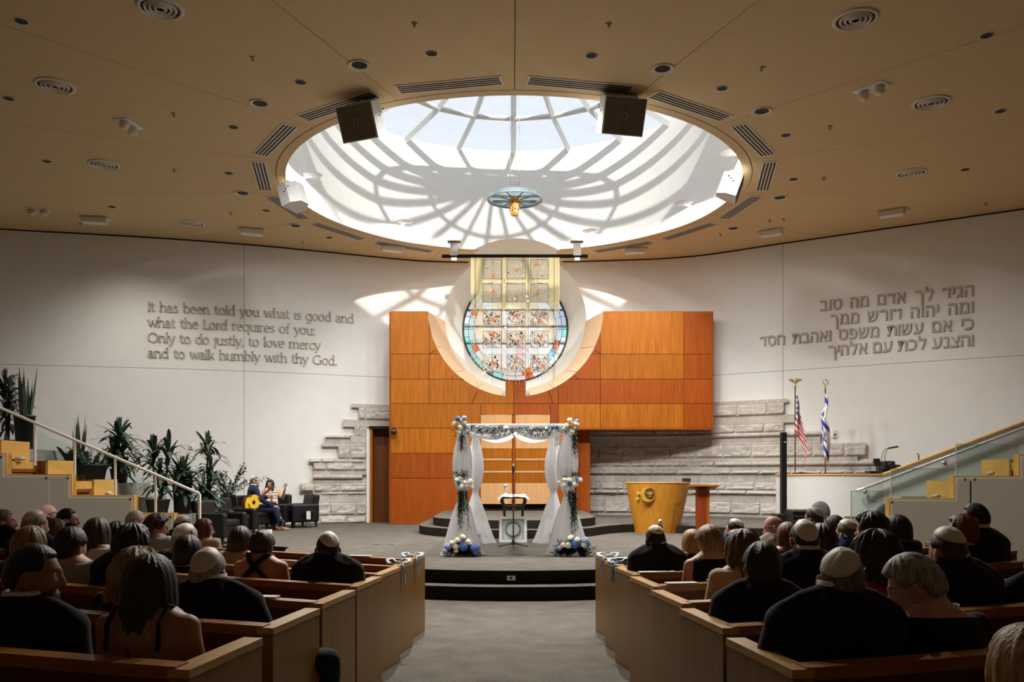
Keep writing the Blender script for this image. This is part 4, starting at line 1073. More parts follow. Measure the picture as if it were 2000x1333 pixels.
disc((1265, 967), 14.0, .05, 0, -.01)
disc((1268, 963.5), 9.6, .012, 1, -.055)
f0 = asurf(1268, 963.5, 0)+Vector((0, -.075, 0)); s = 19.05/F
for rr in (1.8, 3.6, 5.4, 7.2):
    em.tube([f0+Vector((rr*s*math.cos(PI+PI*i/12), 0, (2.5+rr*math.sin(PI+PI*i/12)*.85)*s)) for i in range(13)], .0055, 5, 0, False)
em.tube([f0+Vector((0, 0, 3*s)), f0+Vector((0, 0, -7*s))], .008, 5, 0, False); em.box(f0+Vector((0, 0, -7*s)), (.05, .015, .012), 0)
for c, r in (((1246, 964.5), 4.2), ((1245, 975), 4.6)):
    f = asurf(*c, .04)
    for k in range(6):
        a = 2*PI*k/6+.3; em.tube([f, f+Vector((r*s*math.cos(a), 0, r*s*math.sin(a)))], [.022, .004], 6, 0, False)
    em.ell(f, (.022, .03, .022), 10, 6, 0)
em.tube([asurf(1248, 966, .04), asurf(1254, 966, .04)], .012, 6, 0)
em.build('emblem', [mat('gilt', (0.75, 0.45, 0.06), 0.35, metal=0.3), mat('dark_recess', (0.10, 0.03, 0.01), .6)], am)
one(MB().box((0, 0, .04), (.18, .12, .08), bev=.01), 'remote_box', M_black, 'small dark box on the right end of the reading desk top', 'box').location = (3.32+.62, 19.45, .36+AH+.025)
lc = thing('lectern', 'slim dark red wood lectern with slanted top beside the reading desk', 'lectern', (4.08, 18.55, 0.36))
LHt = P(0, 952, 18.5).z-.36
mb = MB(); mb.box((-.0, 0, LHt/2), (.20, .24, LHt-.04), bev=.005); mb.build('column', wood('cherry', (0.20, 0.030, 0.006), (0.32, 0.06, 0.012), .4), lc)
mb = MB(); mb.box((.125, 0.0, LHt/2), (.055, .26, LHt-.05)); mb.build('side_strip', M_wood_l, lc)
mb = MB(); mb.box((.02, -.02, LHt), (.62, .48, .03), M=Matrix.Translation((0, 0, LHt)) @ Matrix.Rotation(R(-8), 4, 'X') @ Matrix.Translation((0, 0, -LHt))); mb.build('slanted_top', M_wood_l, lc)
mb = MB(); mb.box((0, 0, .015), (.42, .40, .03)); mb.build('base', M_dark, lc)
# small camera tripod on the stage
tp = thing('tripod', 'little dark tripod with a white round head behind the front kippah man', 'tripod', (2.24, 13.0, 0.36))
TZ2 = P(1289, 1020, 13.0).z-.36
for k in range(3):
    a = R(-30+120*k); mb = MB(); mb.tube([(.02*math.cos(a), .02*math.sin(a), TZ2-.04), (.16*math.cos(a), .16*math.sin(a), 0)], [.010, .007], 6); mb.build('leg', M_black, tp)
mb = MB(); mb.ell((0, 0, TZ2), (.032, .032, .04), 12, 8); mb.build('head', M_white, tp)
# ================================================================ HANGING WOVEN SCREEN BEFORE THE ROUND WINDOW
SY = 22.45
scn = thing('hanging_screen', 'woven gold and cream cord screen with small tapestry squares before the round window', 'hanging art', P(1006, 500, SY))
M_cream = fabric('cream_cord', (0.86, 0.76, 0.48), 0.35, 0.0)
M_weave = fabric('cream_weave', (0.95, 0.91, 0.80), 0.6, 0.12); M_weave2 = fabric('pale_weave', (0.88, 0.86, 0.80), 0.5, 0.62)
M_cordd = mat('dark_cord', (0.05, 0.045, 0.035), 0.7)
M_patch = [mat('patch_red', (0.70, 0.12, 0.02), .7), mat('patch_gold', (0.70, 0.42, 0.06), .7), mat('patch_grey', (0.35, 0.37, 0.40), .7), mat('patch_blue', (0.35, 0.50, 0.60), .7), mat('patch_dark', (0.06, 0.06, 0.05), .7), mat('patch_pink', (0.70, 0.45, 0.42), .7), mat('patch_teal', (0.20, 0.42, 0.36), .7), mat('patch_cream', (0.85, 0.78, 0.58), .7)]
rail = MB(); a = P(863, 500, SY+.03); b = P(1148, 503, SY+.03)
rail.box(((a.x+b.x)/2, SY+.03, a.z-.01), (b.x-a.x, .09, .075)); rail.build('hanging_rail', mat('matte_black', (.004, .004, .004), .95, spec=.05), scn, world=True)
for px in (887, 1127):
    p = P(px, 490, SY+.03); mb = MB(); mb.box((p.x, SY+.03, (a.z+ZC)/2), (.2, .1, ZC-a.z)); mb.box((p.x, SY+.03, ZC-.01), (.34, .25, .02)); mb.build('ceiling_bracket', mat('bracket_grey', (.25, .22, .19), .6), scn, world=True)
    mb = MB(); mb.box((p.x, SY+.03, a.z-.09), (.14, .1, .07)); mb.build('track_light', M_white, scn, world=True)
def zp(py): return P(0, py, SY).z
def xp(px): return P(px, 0, SY).x
cords = []
for x0, x1, n in ((920, 944, 13), (980, 988, 6), (1027, 1035, 6), (1071, 1092, 12)):
    for k in range(n): cords.append((x0+(x1-x0)*k/(n-1), 498, (742+rnd.uniform(-8, 12) if x0 in (920, 1071) else 735) if k % 3 == 0 else 600+rnd.uniform(0, 14), 1.0 if k % 3 else .7))
for k in range(52):
    cords.append((922+168*k/51, 498, 722+rnd.uniform(0, 38), .5))
mb = MB(); mb2 = MB()
for i, (px, y0, y1, wd) in enumerate(cords):
    x = xp(px); (mb2 if i % 9 == 4 else mb).tube([(x, SY, zp(y0)), (x, SY+.004*(i % 3), zp(y1))], 0.0062*wd if wd < 1 else 0.0085, 4, 0, False, False)
mb.build('cream_cords', M_cream, scn, world=True); mb2.build('dark_cords', M_cordd, scn, world=True)
# dense cream weave bands beside and between the upper squares
mb = MB()
for x0, x1, y0, y1 in ((920, 943, 498, 575), (1072, 1092, 498, 595), (980.5, 987.5, 498, 600), (1027.5, 1034.5, 498, 600), (943, 1072, 498, 505), (943, 1072, 544, 553)):
    n = max(2, int((x1-x0)/1.1))
    for k in range(n):
        px = x0+(x1-x0)*(k+.5)/n; mb.box((xp(px), SY+.012, (zp(y0)+zp(y1))/2), ((x1-x0)/n*SY/F*.86, .006, zp(y0)-zp(y1)))
mb.build('weave_band', M_cream, scn, world=True)
tiles_x = [(943, 979.5), (989, 1026), (1036, 1070.5)]
tiles_y = [(508, 545), (555, 591), (606, 635), (647, 680), (693, 727)]
for r_, (y0, y1) in enumerate(tiles_y):
    for c_, (x0, x1) in enumerate(tiles_x):
        mb = MB(); X0, X1, Z0, Z1 = xp(x0), xp(x1), zp(y1), zp(y0)
        y = SY-.02
        for q in (X0, X1): mb.tube([(q, y, Z0), (q, y, Z1)], .004, 4, 1, False)
        for q in (Z0, Z1): mb.tube([(X0, y, q), (X1, y, q)], .004, 4, 1, False)
        w_, h_ = X1-X0, Z1-Z0
        if r_ < 2: mb.box(((X0+X1)/2, y+.03, (Z0+Z1)/2), (w_, .004, h_), 10)
        else: mb.box(((X0+X1)/2, y+.03, (Z0+Z1)/2), (w_, .004, h_), 11)
        nd = 9        # slanted threads
        for k in range(1, nd*2):
            s_ = k/nd*w_
            p0 = (X0+max(0, s_-h_), Z1 if s_ <= 1e-9 else Z1); 
            xa, za = (X0, Z1-0) , None
            # thread from the top edge or left edge running down to the right
            t0 = s_-w_
            a0 = (X0+max(0, t0), Z1-max(0, -t0)*h_/w_); L_ = min((X1-a0[0])/w_, (a0[1]-Z0)/h_)
            if L_ < .03: continue
            b0 = (a0[0]+L_*w_, a0[1]-L_*h_)
            if r_ >= 2 and rnd.random() < .62: continue
            mb.tube([(a0[0], y, a0[1]), (b0[0], y, b0[1])], (.0048 if r_ < 2 else .0045), 4, 1, False, False)
        npat = 12 if r_ < 2 else 62
        for k in range(npat):
            px_, pz_ = X0+w_*rnd.uniform(.08, .92), Z0+h_*rnd.uniform(.08, .92); s_ = rnd.uniform(.02, .05) if r_ < 2 else rnd.uniform(.018, .042)
            wts = ([9, 9, 9, 4, 4, 3, 5, 9] if r_ < 2 else [2, 2, 3, 3, 4, 4, 4, 6, 6, 6, 6, 7, 8, 9, 9])
            mi = rnd.choice(wts); mi = max(2, min(9, mi))
            mb.box((px_, y+.006, pz_), (s_, .006, s_*rnd.uniform(.5, 1.3)), mi)
        k = (r_*3+c_*2) % 5
        mb.box((X0+w_*(.55 if c_ != 2 else .3+.1*r_), y, Z0+h_*(.2+.15*k)), (.07, .012, .075), 2)
        t_ = mb.build('tapestry_square', [M_cream, M_cordd]+M_patch+[M_weave, M_weave2], scn, world=True)
for k in range(19):
    px, py = rnd.uniform(925, 1085), rnd.uniform(560, 735); mb = MB(); mb.box((xp(px), SY-.03, zp(py)), (.05, .004, .05)); mb.build('white_tag', M_white, scn, world=True)
# ================================================================ PEWS
M_pew_end = wood('pew_end_oak', (0.185, 0.085, 0.009), (0.29, 0.142, 0.018), 0.35)
M_pew_cap = wood('pew_cap_oak', (0.46, 0.26, 0.08), (0.60, 0.37, 0.14), 0.28, axis='Y')
M_pew_back = wood('pew_back_oak', (0.085, 0.020, 0.005), (0.14, 0.038, 0.010), 0.4, axis='X')
M_pew_rail = wood('pew_rail_oak', (0.25, 0.095, 0.018), (0.37, 0.155, 0.036), 0.33, axis='X')
ROWY = [9.14, 8.2, 7.4, 6.46, 5.47, 4.53, 3.55, 2.60]
PD, PH = 0.57, 0.80
def row_pt(side, i, s, d):
    x0 = 0.925+0.018*i if side < 0 else 0.887
    X = side*(x0+s+d*0.14); Y = ROWY[i]-d+0.14*s+0.022*s*s
    return X, Y
def row_seat_Y(i, X):
    side = -1 if X < 0 else 1
    x0 = 0.925+0.018*i if side < 0 else 0.887
    s = max(0, abs(X)-x0-0.04)
    return ROWY[i]-PD+0.31+0.14*s+0.022*s*s
ordn = ['first pew from the stage', 'second pew from the stage', 'third pew from the stage', 'fourth pew from the stage', 'fifth pew from the stage', 'third nearest pew', 'second nearest pew', 'nearest pew, at the bottom edge']
def strip(mb, side, i, s0, s1, d0, d1, z0, z1, mi=0, n=14):
    rings = []
    for k in range(n+1):
        s = s0+(s1-s0)*k/n
        xa, ya = row_pt(side, i, s, d0); xb, yb = row_pt(side, i, s, d1)
        f = floor_z((xa+xb)/2, (ya+yb)/2)
        f = f if s0 > -1 else 0
        q = [Vector((xa, ya, f+z0)), Vector((xb, yb, f+z0)), Vector((xb, yb, f+z1)), Vector((xa, ya, f+z1))]
        rings.append(q if side > 0 else q[::-1])
    mb.loft(rings, mi, False)
for side, nm, L in ((-1, 'left', 4.7), (1, 'right', 3.4)):
    for i in range(8):
        if i == 7: L_ = 3.0
        else: L_ = L if i > 0 else L-0.2
        ax, ay = row_pt(side, i, 0.0, 0.28)
        pw = thing('pew', 'wooden pew in the %s block, %s' % (nm, ordn[i]), 'pew', (ax, ay, floor_z(ax, ay)), 0, 'wooden pews')
        mb = MB(); strip(mb, side, i, 0.05, L_, PD-0.05, PD, 0.05, PH-0.045); mb.build('back_panel', M_pew_back, pw, world=True)
        mb = MB(); strip(mb, side, i, 0.05, L_, PD-0.075, PD+0.012, PH-0.045, PH); mb.build('top_rail', M_pew_rail, pw, world=True)
        mb = MB(); strip(mb, side, i, 0.05, L_, 0.06, PD-0.05, 0.38, 0.44); mb.build('seat', M_pew_back, pw, world=True)
        mb = MB(); strip(mb, side, i, 0.05, L_, 0.16, 0.20, 0.02, 0.38); mb.build('seat_support', M_pew_back, pw, world=True)
        for s_, en in ((0.0, 'aisle'), (L_, 'outer')):
            mb = MB(); strip(mb, side, i, s_, s_+0.075, 0.0, PD+0.012, 0.0, PH-0.032, n=1); mb.build('end_panel', M_pew_end, pw, world=True)
            mb = MB(); strip(mb, side, i, s_-0.003, s_+0.078, -0.003, PD+0.015, PH-0.029, PH+0.002, n=1); mb.build('end_cap', M_pew_cap, pw, world=True)
        for s_ in (0.9, 2.3):
            mb = MB(); strip(mb, side, i, s_, s_+0.32, PD, PD+0.07, 0.45, 0.60, n=1); mb.build('book_rack', M_pew_back, pw, world=True)
# order-of-service cards lying on the rails
def card(side, i, s, label, ln=0.22):
    x, y = row_pt(side, i, s, PD-0.03); x2, y2 = row_pt(side, i, s+ln, PD-0.03)
    c = ((x+x2)/2, (y+y2)/2); z = floor_z(*c)+PH+.004
    o = one(MB().box((0, 0, .004), (ln, .075, .008)), 'program_card', mat('card_paper', (0.72, 0.70, 0.66), .8, var=.04), label, 'card', 'cards on the pew rails')
    o.location = (c[0], c[1], z); o.rotation_euler = (0, 0, math.atan2(y2-y, x2-x) if side > 0 else math.atan2(y-y2, x-x2))
for k, (sd, i, s, l) in enumerate([(-1, 0, .42, 'white card on the rail of the left pew nearest the stage'), (-1, 1, .42, 'white card on the rail of the second left pew'), (-1, 4, .28, 'white card on the left rail between the kippah man and the aisle'), (-1, 4, 1.75, 'white card on the rail before the long dark-haired woman, left block'),
        (1, 2, .05, 'long white card on the right pew rail by the aisle, below the front man'), (1, 3, .10, 'white card on the right rail left of the cream top woman, by the aisle'), (1, 3, .40, 'second white card along the fourth right pew rail'), (1, 4, .55, 'white card on the right rail at the dark-haired young man'), (1, 4, 1.35, 'white card on the right rail left of the big kippah man'), (1, 1, .10, 'white card on the second right rail by the blue bow'), (1, 0, .05, 'white card on the front right pew end')]):
    card(sd, i, s, l, .22 if 'long' not in l else .30)
M_rib = mat('blue_ribbon', (0.10, 0.27, 0.55), .45, var=.25, scale=40); M_rib2 = mat('pale_blue_ribbon', (0.45, 0.62, 0.78), .45, var=.2, scale=40)
def bow(side, i, m, label):
    x, y = row_pt(side, i, 0.03, 0.42); z = floor_z(x, y)+PH
    t = thing('ribbon_bow', label, 'ribbon', (x, y, z), 0, 'ribbon bows on the pew ends')
    for s in (-1, 1):
        mb = MB(); mb.tube([(0, 0, .02), (s*.05, .02, .055), (s*.10, .03, .045), (s*.09, -.02, .02), (0, 0, .015)], [.008, .02, .024, .02, .008], 8, flat=.35); mb.build('loop', m, t)
        mb = MB(); mb.tube([(0, 0, .02), (-side*.05, s*.03, .02), (-side*.062, s*.045, -.06), (-side*.066, s*.05, -.16)], [.01, .012, .012, .012], 6, flat=.25); mb.build('tail', m, t)
    mb = MB(); mb.ell((0, 0, .022), (.02, .02, .018), 8, 6); mb.build('knot', m, t)
bow(-1, 0, M_rib2, 'pale blue bow on the left pew end nearest the stage'); bow(-1, 1, M_rib2, 'pale blue bow on the second left pew end'); bow(1, 0, M_rib2, 'pale blue bow on the right pew end nearest the stage'); bow(1, 1, M_rib, 'deep blue bow on the second right pew end')
# ================================================================ PEOPLE
def remesh(mb, voxel, smooth=4):
    me = mb.mesh('tmp', MATS['black_metal']); o = bpy.data.objects.new('tmp', me); C.objects.link(o)
    m = o.modifiers.new('r', 'REMESH'); m.mode = 'VOXEL'; m.voxel_size = voxel
    s = o.modifiers.new('s', 'SMOOTH'); s.iterations = smooth; s.factor = 0.5
    dg = bpy.context.evaluated_depsgraph_get(); dg.update()
    e = o.evaluated_get(dg); m2 = e.to_mesh()
    vs = [v.co.copy() for v in m2.vertices]; fs = [list(p.vertices) for p in m2.polygons]
    e.to_mesh_clear(); bpy.data.objects.remove(o); bpy.data.meshes.remove(me)
    return vs, fs
HR = Vector((0.077, 0.098, 0.119))
def g2(x, s): return math.exp(-(x/s)**2)
def head_point(p, fem=False):
    x, y, z = p.x*HR.x, p.y*HR.y, p.z*HR.z
    if z < 0:
        t = -z/HR.z
        x *= 1-(0.33 if fem else 0.26)*t**1.4
        y *= (1-0.42*t**1.2) if y < 0 else (1-0.10*t)
        if y < 0: y += 0.01*t
    if p.y > 0:
        f = p.y
        y = min(y, 0.094)
        y += f*(0.030*g2(x, 0.012)*max(0, min(1, (0.035-z)/0.06))*max(0, min(1, (z+0.048)/0.014)))
        y += f*(0.006*g2(x, 0.055)*g2(z-0.030, 0.011))
        y -= f*0.012*g2(abs(x)-0.031, 0.017)*g2(z-0.012, 0.013)
        y += f*0.008*g2(x, 0.024)*(g2(z+0.058, 0.007)+g2(z+0.071, 0.007))
        y -= f*0.005*g2(x, 0.03)*g2(z+0.085, 0.006)
        y += f*0.010*g2(x, 0.022)*g2(z+0.103, 0.014)
        y += f*0.004*g2(abs(x)-0.048, 0.018)*g2(z+0.028, 0.02)
    return Vector((x, y, z))
def head_mesh(mb, M, fem, n=44, m=34):
    vs = [head_point(Vector((0, 0, -1)), fem)]
    for k in range(1, m):
        a = -PI/2+PI*k/m
        for i in range(n):
            u = 2*PI*i/n; b = u-0.45*math.sin(u)
            vs.append(head_point(Vector((math.sin(b)*math.cos(a), math.cos(b)*math.cos(a), math.sin(a))), fem))
    vs.append(head_point(Vector((0, 0, 1)), fem))
    fs = [(0, 1+i, 1+(i+1) % n) for i in range(n)]
    for k in range(m-2):
        for i in range(n):
            j = (i+1) % n; fs.append((1+k*n+i, 1+(k+1)*n+i, 1+(k+1)*n+j, 1+k*n+j))
    t = len(vs)-1; b = 1+(m-2)*n
    fs += [(b+i, t, b+(i+1) % n) for i in range(n)]
    mb.add(vs, fs, 0, True, M)
    for s in (-1, 1):
        E = M @ Matrix.Translation((s*0.078, -0.006, -0.008)) @ Matrix.Rotation(s*R(20), 4, 'Z') @ Matrix.Rotation(R(-10), 4, 'X')
        mb.ell((0, 0, 0), (0.011, 0.022, 0.034), 10, 8, 0, E); mb.ell((s*0.004, -0.012, 0.008), (0.010, 0.014, 0.024), 8, 6, 0, E)
        mb.ell((s*0.031, 0.073, 0.012), 0.0125, 10, 8, 1, M)
        mb.ell((s*0.031, 0.082, 0.012), (0.006, 0.0045, 0.006), 8, 6, 2, M)
        mb.tube([(s*0.014, 0.089, 0.031), (s*0.03, 0.088, 0.036), (s*0.046, 0.077, 0.031)], [(0.0022, 0.004)]*3, 6, 2, True, True, M=M)
    mb.tube([(-0.022, 0.085, -0.064), (0, 0.0965, -0.0645), (0.022, 0.085, -0.064)], [0.002, 0.0055, 0.002], 6, 3, True, True, M=M)
HS = {  # thickness, front/side/back end angle from the crown, hang side/back, wave, start angle
 'short':   (.013, 52, 80, 116, 0, 0, .003, 0), 'crop': (.008, 54, 78, 114, 0, 0, .001, 0), 'thick': (.024, 50, 86, 120, 0, .02, .006, 0),
 'bald':    (.006, 74.5, 86, 116, 0, 0, .001, 74), 'bob': (.030, 56, 98, 100, .085, .085, .006, 0), 'pixie': (.030, 56, 82, 112, .01, .03, .009, 0),
 'long':    (.026, 56, 98, 98, .25, .34, .006, 0), 'mid': (.028, 56, 98, 98, .15, .19, .007, 0), 'curly': (.050, 58, 98, 104, .10, .12, .022, 0), 'wavy': (.034, 58, 98, 100, .17, .20, .014, 0),
 'curlyshort': (.034, 54, 92, 116, .01, .03, .016, 0), 'updo': (.022, 56, 90, 108, .0, .0, .006, 0)}
def hair_mesh(mb, M, style, seed=0, flare=1.0):
    th, ef, es, eb, hs, hb, wv, st = HS[style]
    n, K = 72, 22; rings = []
    for k in range(K+1): rings.append([])
    for i in range(n):
        a = 2*PI*i/n; ad = abs(math.degrees(a) if a <= PI else math.degrees(a)-360)
        def lerp3(f, s, b):
            if ad < 48: return f
            if ad < 72: t = (ad-48)/24; t = t*t*(3-2*t); return f+(s-f)*t
            if ad < 100: return s
            if ad < 135: t = (ad-100)/35; t = t*t*(3-2*t); return s+(b-s)*t
            return b
        end = lerp3(ef, es, eb); hang = lerp3(0, hs, hb)
        arc = (end-st)/90*0.17; tot = arc+hang
        for k in range(K+1):
            q = tot*k/K
            phi = st+(min(q, arc)/0.17)*90; h = max(0, q-arc)
            p = R(phi); d = Vector((math.sin(p)*math.sin(a), math.sin(p)*math.cos(a), math.cos(p)))
            e = k/K; edge = min(1, (1-e)*7)*(min(1, e*7) if st else 1)
            base = Vector((d.x*HR.x, d.y*HR.y, d.z*HR.z))
            sd = Vector((seed*3.1, seed*1.7, seed))
            nz = noise.noise(Vector((math.sin(a)*5, math.cos(a)*5, q*6))+sd)*1.0+noise.noise(Vector((math.sin(a)*14, math.cos(a)*14, q*4))+sd)*0.6
            if wv > .01: nz += noise.noise(Vector((d.x*7, d.y*7, q*22))+sd)*0.45
            off = (th+wv*nz*min(1, q/.07))*edge-0.004*(1-edge)
            nrm = Vector((d.x, d.y, d.z*0.8)).normalized()
            v = base+nrm*off
            if h > 0:
                tp = h/max(hang, 1e-4); sh = 1-0.30*tp*tp if hang > .2 else 1-0.12*tp
                v = Vector((v.x*sh*(1+0.10*math.sin(tp*PI)*flare), v.y*(1-0.25*tp if v.y > 0 else 1-0.02*tp)-(0.018*tp if hang > .1 else 0), v.z-h))
                v += Vector((math.sin(a), math.cos(a), 0))*(wv*nz*0.8)
            rings[k].append(v)
    mb.loft(rings[::-1] if True else rings, 0, True, True, True, M=M)
def kippah_mesh(mb, M, tilt=30, rad=46, th=0.022, roll=0):
    n, K = 40, 9; rings = []
    Rm = Matrix.Rotation(R(tilt), 3, 'X') @ Matrix.Rotation(R(roll), 3, 'Y')
    for inner in (0, 1):
        rs = []
        for k in range(K+1):
            p = R(rad)*max(k, 0.03)/K; ring = []
            for i in range(n):
                a = 2*PI*i/n; d = Rm @ Vector((math.sin(p)*math.cos(a), math.sin(p)*math.sin(a), math.cos(p)))
                o = th-(0.004 if inner else 0)+0.0035*abs(math.cos(2*a))*math.sin(PI*k/K*.8)-(0.009 if k == K else 0)*0.5+0.006*(1-k/K)
                q = Vector((d.x*(HR.x+o), d.y*(HR.y+o), d.z*(HR.z+o))); ring.append(q)
            rs.append(ring)
        rings += rs if not inner else rs[::-1]
    mb.loft(rings, 0, True, True, True, M=M)
SKIN = {'fair': (0.52, 0.28, 0.19), 'tan': (0.34, 0.17, 0.10), 'dark': (0.16, 0.075, 0.045), 'pink': (0.62, 0.33, 0.26)}
def skin_m(k): return mat('skin_'+k, SKIN[k], .5, var=.08, scale=14, spec=.35)
HAIRC = {'black': (.010, .008, .007), 'brown': (.05, .026, .013), 'dbrown': (.022, .012, .008), 'lbrown': (.14, .075, .035), 'blond': (.42, .27, .11), 'dblond': (.24, .145, .06), 'grey': (.30, .28, .25), 'white': (.68, .66, .63), 'red': (.13, .035, .012), 'saltpep': (.12, .11, .10)}
def hair_m(k):
    n = 'hair_'+k
    if n in MATS: return MATS[n]
    return mat(n, HAIRC[k], .45, var=.55, scale=9, stretch=(9, 9, 1.2), bump=.5, bscale=14, spec=.5)
M_eyew = mat('eye_white', (.7, .68, .65), .3, var=.02); M_eyed = mat('eye_dark', (.02, .012, .01), .7, spec=.15); M_lip = mat('lips', (.38, .13, .11), .5, var=.05)
M_kip = mat('kippah_satin', (0.74, 0.69, 0.58), .5, var=.03, sheen=.2)
CLO = {'suit': (.012, .012, .015), 'navy': (.010, .016, .045), 'char': (.03, .03, .033), 'blackd': (.008, .008, .009), 'lblue': (.42, .55, .75), 'white': (.70, .69, .66), 'cream': (.66, .52, .36), 'beige': (.50, .42, .32), 'greyt': (.30, .31, .34), 'magenta': (.38, .02, .07), 'purple': (.06, .03, .09), 'blue': (.03, .07, .22), 'lace': (.55, .46, .34), 'tan': (.4, .28, .18), 'peach': (.60, .36, .20)}
def clo_m(k): return mat('cloth_'+k, CLO[k], .85, var=.12, scale=25, bump=.25, bscale=300, spec=.15, sheen=.1)
PEOPLE = []
def hand(mb, w, d, up, fem, curl=0.5, mi=0):
    d = Vector(d).normalized(); s = d.cross(Vector(up)).normalized(); u = s.cross(d).normalized(); k = .9 if fem else 1.0
    w = Vector(w)
    mb.tube([w, w+d*.045*k, w+d*.085*k], [(.024*k, .018*k), (.040*k, .014*k), (.038*k, .012*k)], 10, mi, up=s)
    for j, (o, L) in enumerate(((-.030, .062), (-.010, .072), (.010, .068), (.029, .052))):
        b = w+d*.083*k+s*o*k; a = b+d*L*.5*k-u*.012*curl; c = a+d*L*.5*k*math.cos(curl)-u*L*.5*math.sin(curl)
        mb.tube([b-d*.01, b+d*L*.25*k, a, c], [.0085*k, .0085*k, .008*k, .006*k], 7, mi)
    b = w+d*.025*k-s*.03*k
    mb.tube([b, b+d*.03*k-s*.025*k, b+d*.06*k-s*.03*k-u*.006], [.011*k, .010*k, .008*k], 7, mi)
def person(label, px, py, Y, body=None, yaw=None, hy=0, hp=0, hr=0, sex='m', skin='fair', hair=('short', 'dbrown'), top=('jacket', 'suit'), kip=None, ext=(), row=True, loc=None, arms=None, legs=None, seat=0.44, pants='suit', shirt='white', wide=1.0, vox=None, lean=0.0, base_z=None, grp='guests seated in the pews', flare=1.0, drop=0.015):
    fem = sex == 'f'
    bpx = px if body is None else body
    if row:
        for it in range(4):
            X = (bpx-1000)*Y/F
            Y = min((row_seat_Y(i, X) for i in range(8)), key=lambda q: abs(q-Y))
    X = (bpx-1000)*Y/F
    fz = floor_z(X, Y) if base_z is None else base_z
    hx = (px-bpx)*Y/F
    zt = CZ-(py-HY)*Y/F-fz
    if kip is not None: zt -= 0.008
    k = max(0.90, min(1.16, zt/1.29))
    dz = zt-1.29*k       # remaining height goes into the spine
    if yaw is None: yaw = math.degrees(math.atan2(-X*0.55, 15-Y))
    t = thing('person', label, 'person', (X, Y, fz), -R(yaw), grp)
    Rl = Matrix.Rotation(R(yaw), 3, 'Z'); ho = Rl @ Vector((hx, 0, 0))
    sc = (0.86 if fem else 1.0)*wide
    def L(x, y, z): # local point with spine lean towards the head
        f = max(0, min(1, (z-0.5)/0.6)); f = f*f*(3-2*f)
        return Vector((x+ho.x*f*.8, y+(ho.y*.8+lean)*f, (0.44+(z-0.44)*k+(dz-drop)*f if z > .44 else z)))
    vx = vox or (0.014 if Y < 4.6 else 0.018)
    # ---- skeleton
    sh = 0.195*sc
    A = arms or [((-0.222*sc, .03, .70), (-.11, .27, .59), (.3, .9, -.15)), ((0.222*sc, .03, .70), (.11, .27, .59), (-.3, .9, -.15))]
    G = legs or [((-.13, .46, .50), (-.13, .45, .09)), ((.13, .46, .50), (.13, .45, .09))]
    TR = [(.44, .185, .15, 0), (.52, .185, .15, 0), (.62, .165, .122, .0), (.78, .172, .120, .01), (.90, .19, .122, .01), (.97, .192, .108, 0), (1.015, .158, .092, -.005), (1.045, .112, .078, -.008), (1.07, .078, .07, -.008), (1.10, .058, .062, 0), (1.17, .052, .060, .02)]
    def torso(mb, grow=0.0, z0=.44, z1=1.2, mul=1.0):
        rings = []
        for z, rx, ry, yo in TR:
            if z < z0 or z > z1: continue
            rx2 = rx*(sc if z < 1.05 else (0.9 if fem else 1.0))*mul+grow; ry2 = ry*(0.92 if fem else 1.0)+grow
            if fem and .86 < z < .95: ry2 += .02
            c = L(0, yo, z)
            rings.append([c+Vector((rx2*math.copysign(abs(math.cos(2*PI*i/20))**.85, math.cos(2*PI*i/20)), ry2*math.copysign(abs(math.sin(2*PI*i/20))**.85, math.sin(2*PI*i/20)), 0)) for i in range(20)])
        mb.loft(rings, 0, True, True)
    def arm(mb, j, g=0.0, upto=1.0):
        e, wq, d = A[j][:3]; s = -1 if j == 0 else 1
        p0 = L(s*sh*.93, 0, .945); pe = L(*e) if arms is None else Vector(e); pw = Vector(wq)
        if upto < .5: pe = p0.lerp(pe, upto*2)
        f = .88 if fem else 1.0
        mb.ell(p0, (.062*f+g, .062*f+g, .06*f+g), 12, 8)
        mb.tube([p0, p0.lerp(pe, .45), pe], [.056*f+g, .050*f+g, .042*f+g], 12)
        if upto >= .5:
            mb.ell(pe, .042*f+g, 10, 8)
            mb.tube([pe, pe.lerp(pw, .4), pe.lerp(pw, min(1, upto))], [.042*f+g, .040*f+g, .027*f+g*1.2], 12)
    def leg(mb, j, g=0.0, foot=False, upto=1.0):
        kn, an = Vector(G[j][0]), Vector(G[j][1]); s = -1 if j == 0 else 1
        h = Vector((s*.095, .0, seat+.09)); f = .95 if fem else 1.0
        mb.tube([h, h.lerp(kn, .5), kn], [.088*f+g, .075*f+g, .058*f+g], 12); mb.ell(kn, .058*f+g, 12, 8)
        mb.tube([kn, kn.lerp(an, .35), kn.lerp(an, upto)], [.056*f+g, .054*f+g, .036*f+g*1.3], 12)
        if foot:
            fd = (kn-h); fd.z = 0
            if fd.length < .05: fd = Vector((0, 1, 0))
            fd.normalize()
            if len(G[j]) > 2: fd = Vector(G[j][2]).normalized()
            mb.tube([an, an+Vector((0, 0, -.04))], .036, 8); mb.tube([an-fd*.05+Vector((0, 0, -.055)), an+fd*.07+Vector((0, 0, -.055)), an+fd*.19+Vector((0, 0, -.065))], [(.036, .032), (.042, .034), (.03, .02)], 10)
    # ---- body: one surface
    raw = MB(); torso(raw)
    for j in (0, 1): arm(raw, j); leg(raw, j, 0, True)
    v, f_ = remesh(raw, vx)
    mb = MB(); mb.add(v, f_, 0, True)
    for j in (0, 1): hand(mb, A[j][1], A[j][2], (0, 0, 1) if len(A[j]) < 4 else A[j][3], fem, .6 if len(A[j]) < 5 else A[j][4])
    hz = zt-0.119-(0.012 if hair[0] not in ('bald',) else 0)
    piv = Vector((ho.x, ho.y+.015+lean, hz))
    hs_ = 0.96 if fem else 1.0
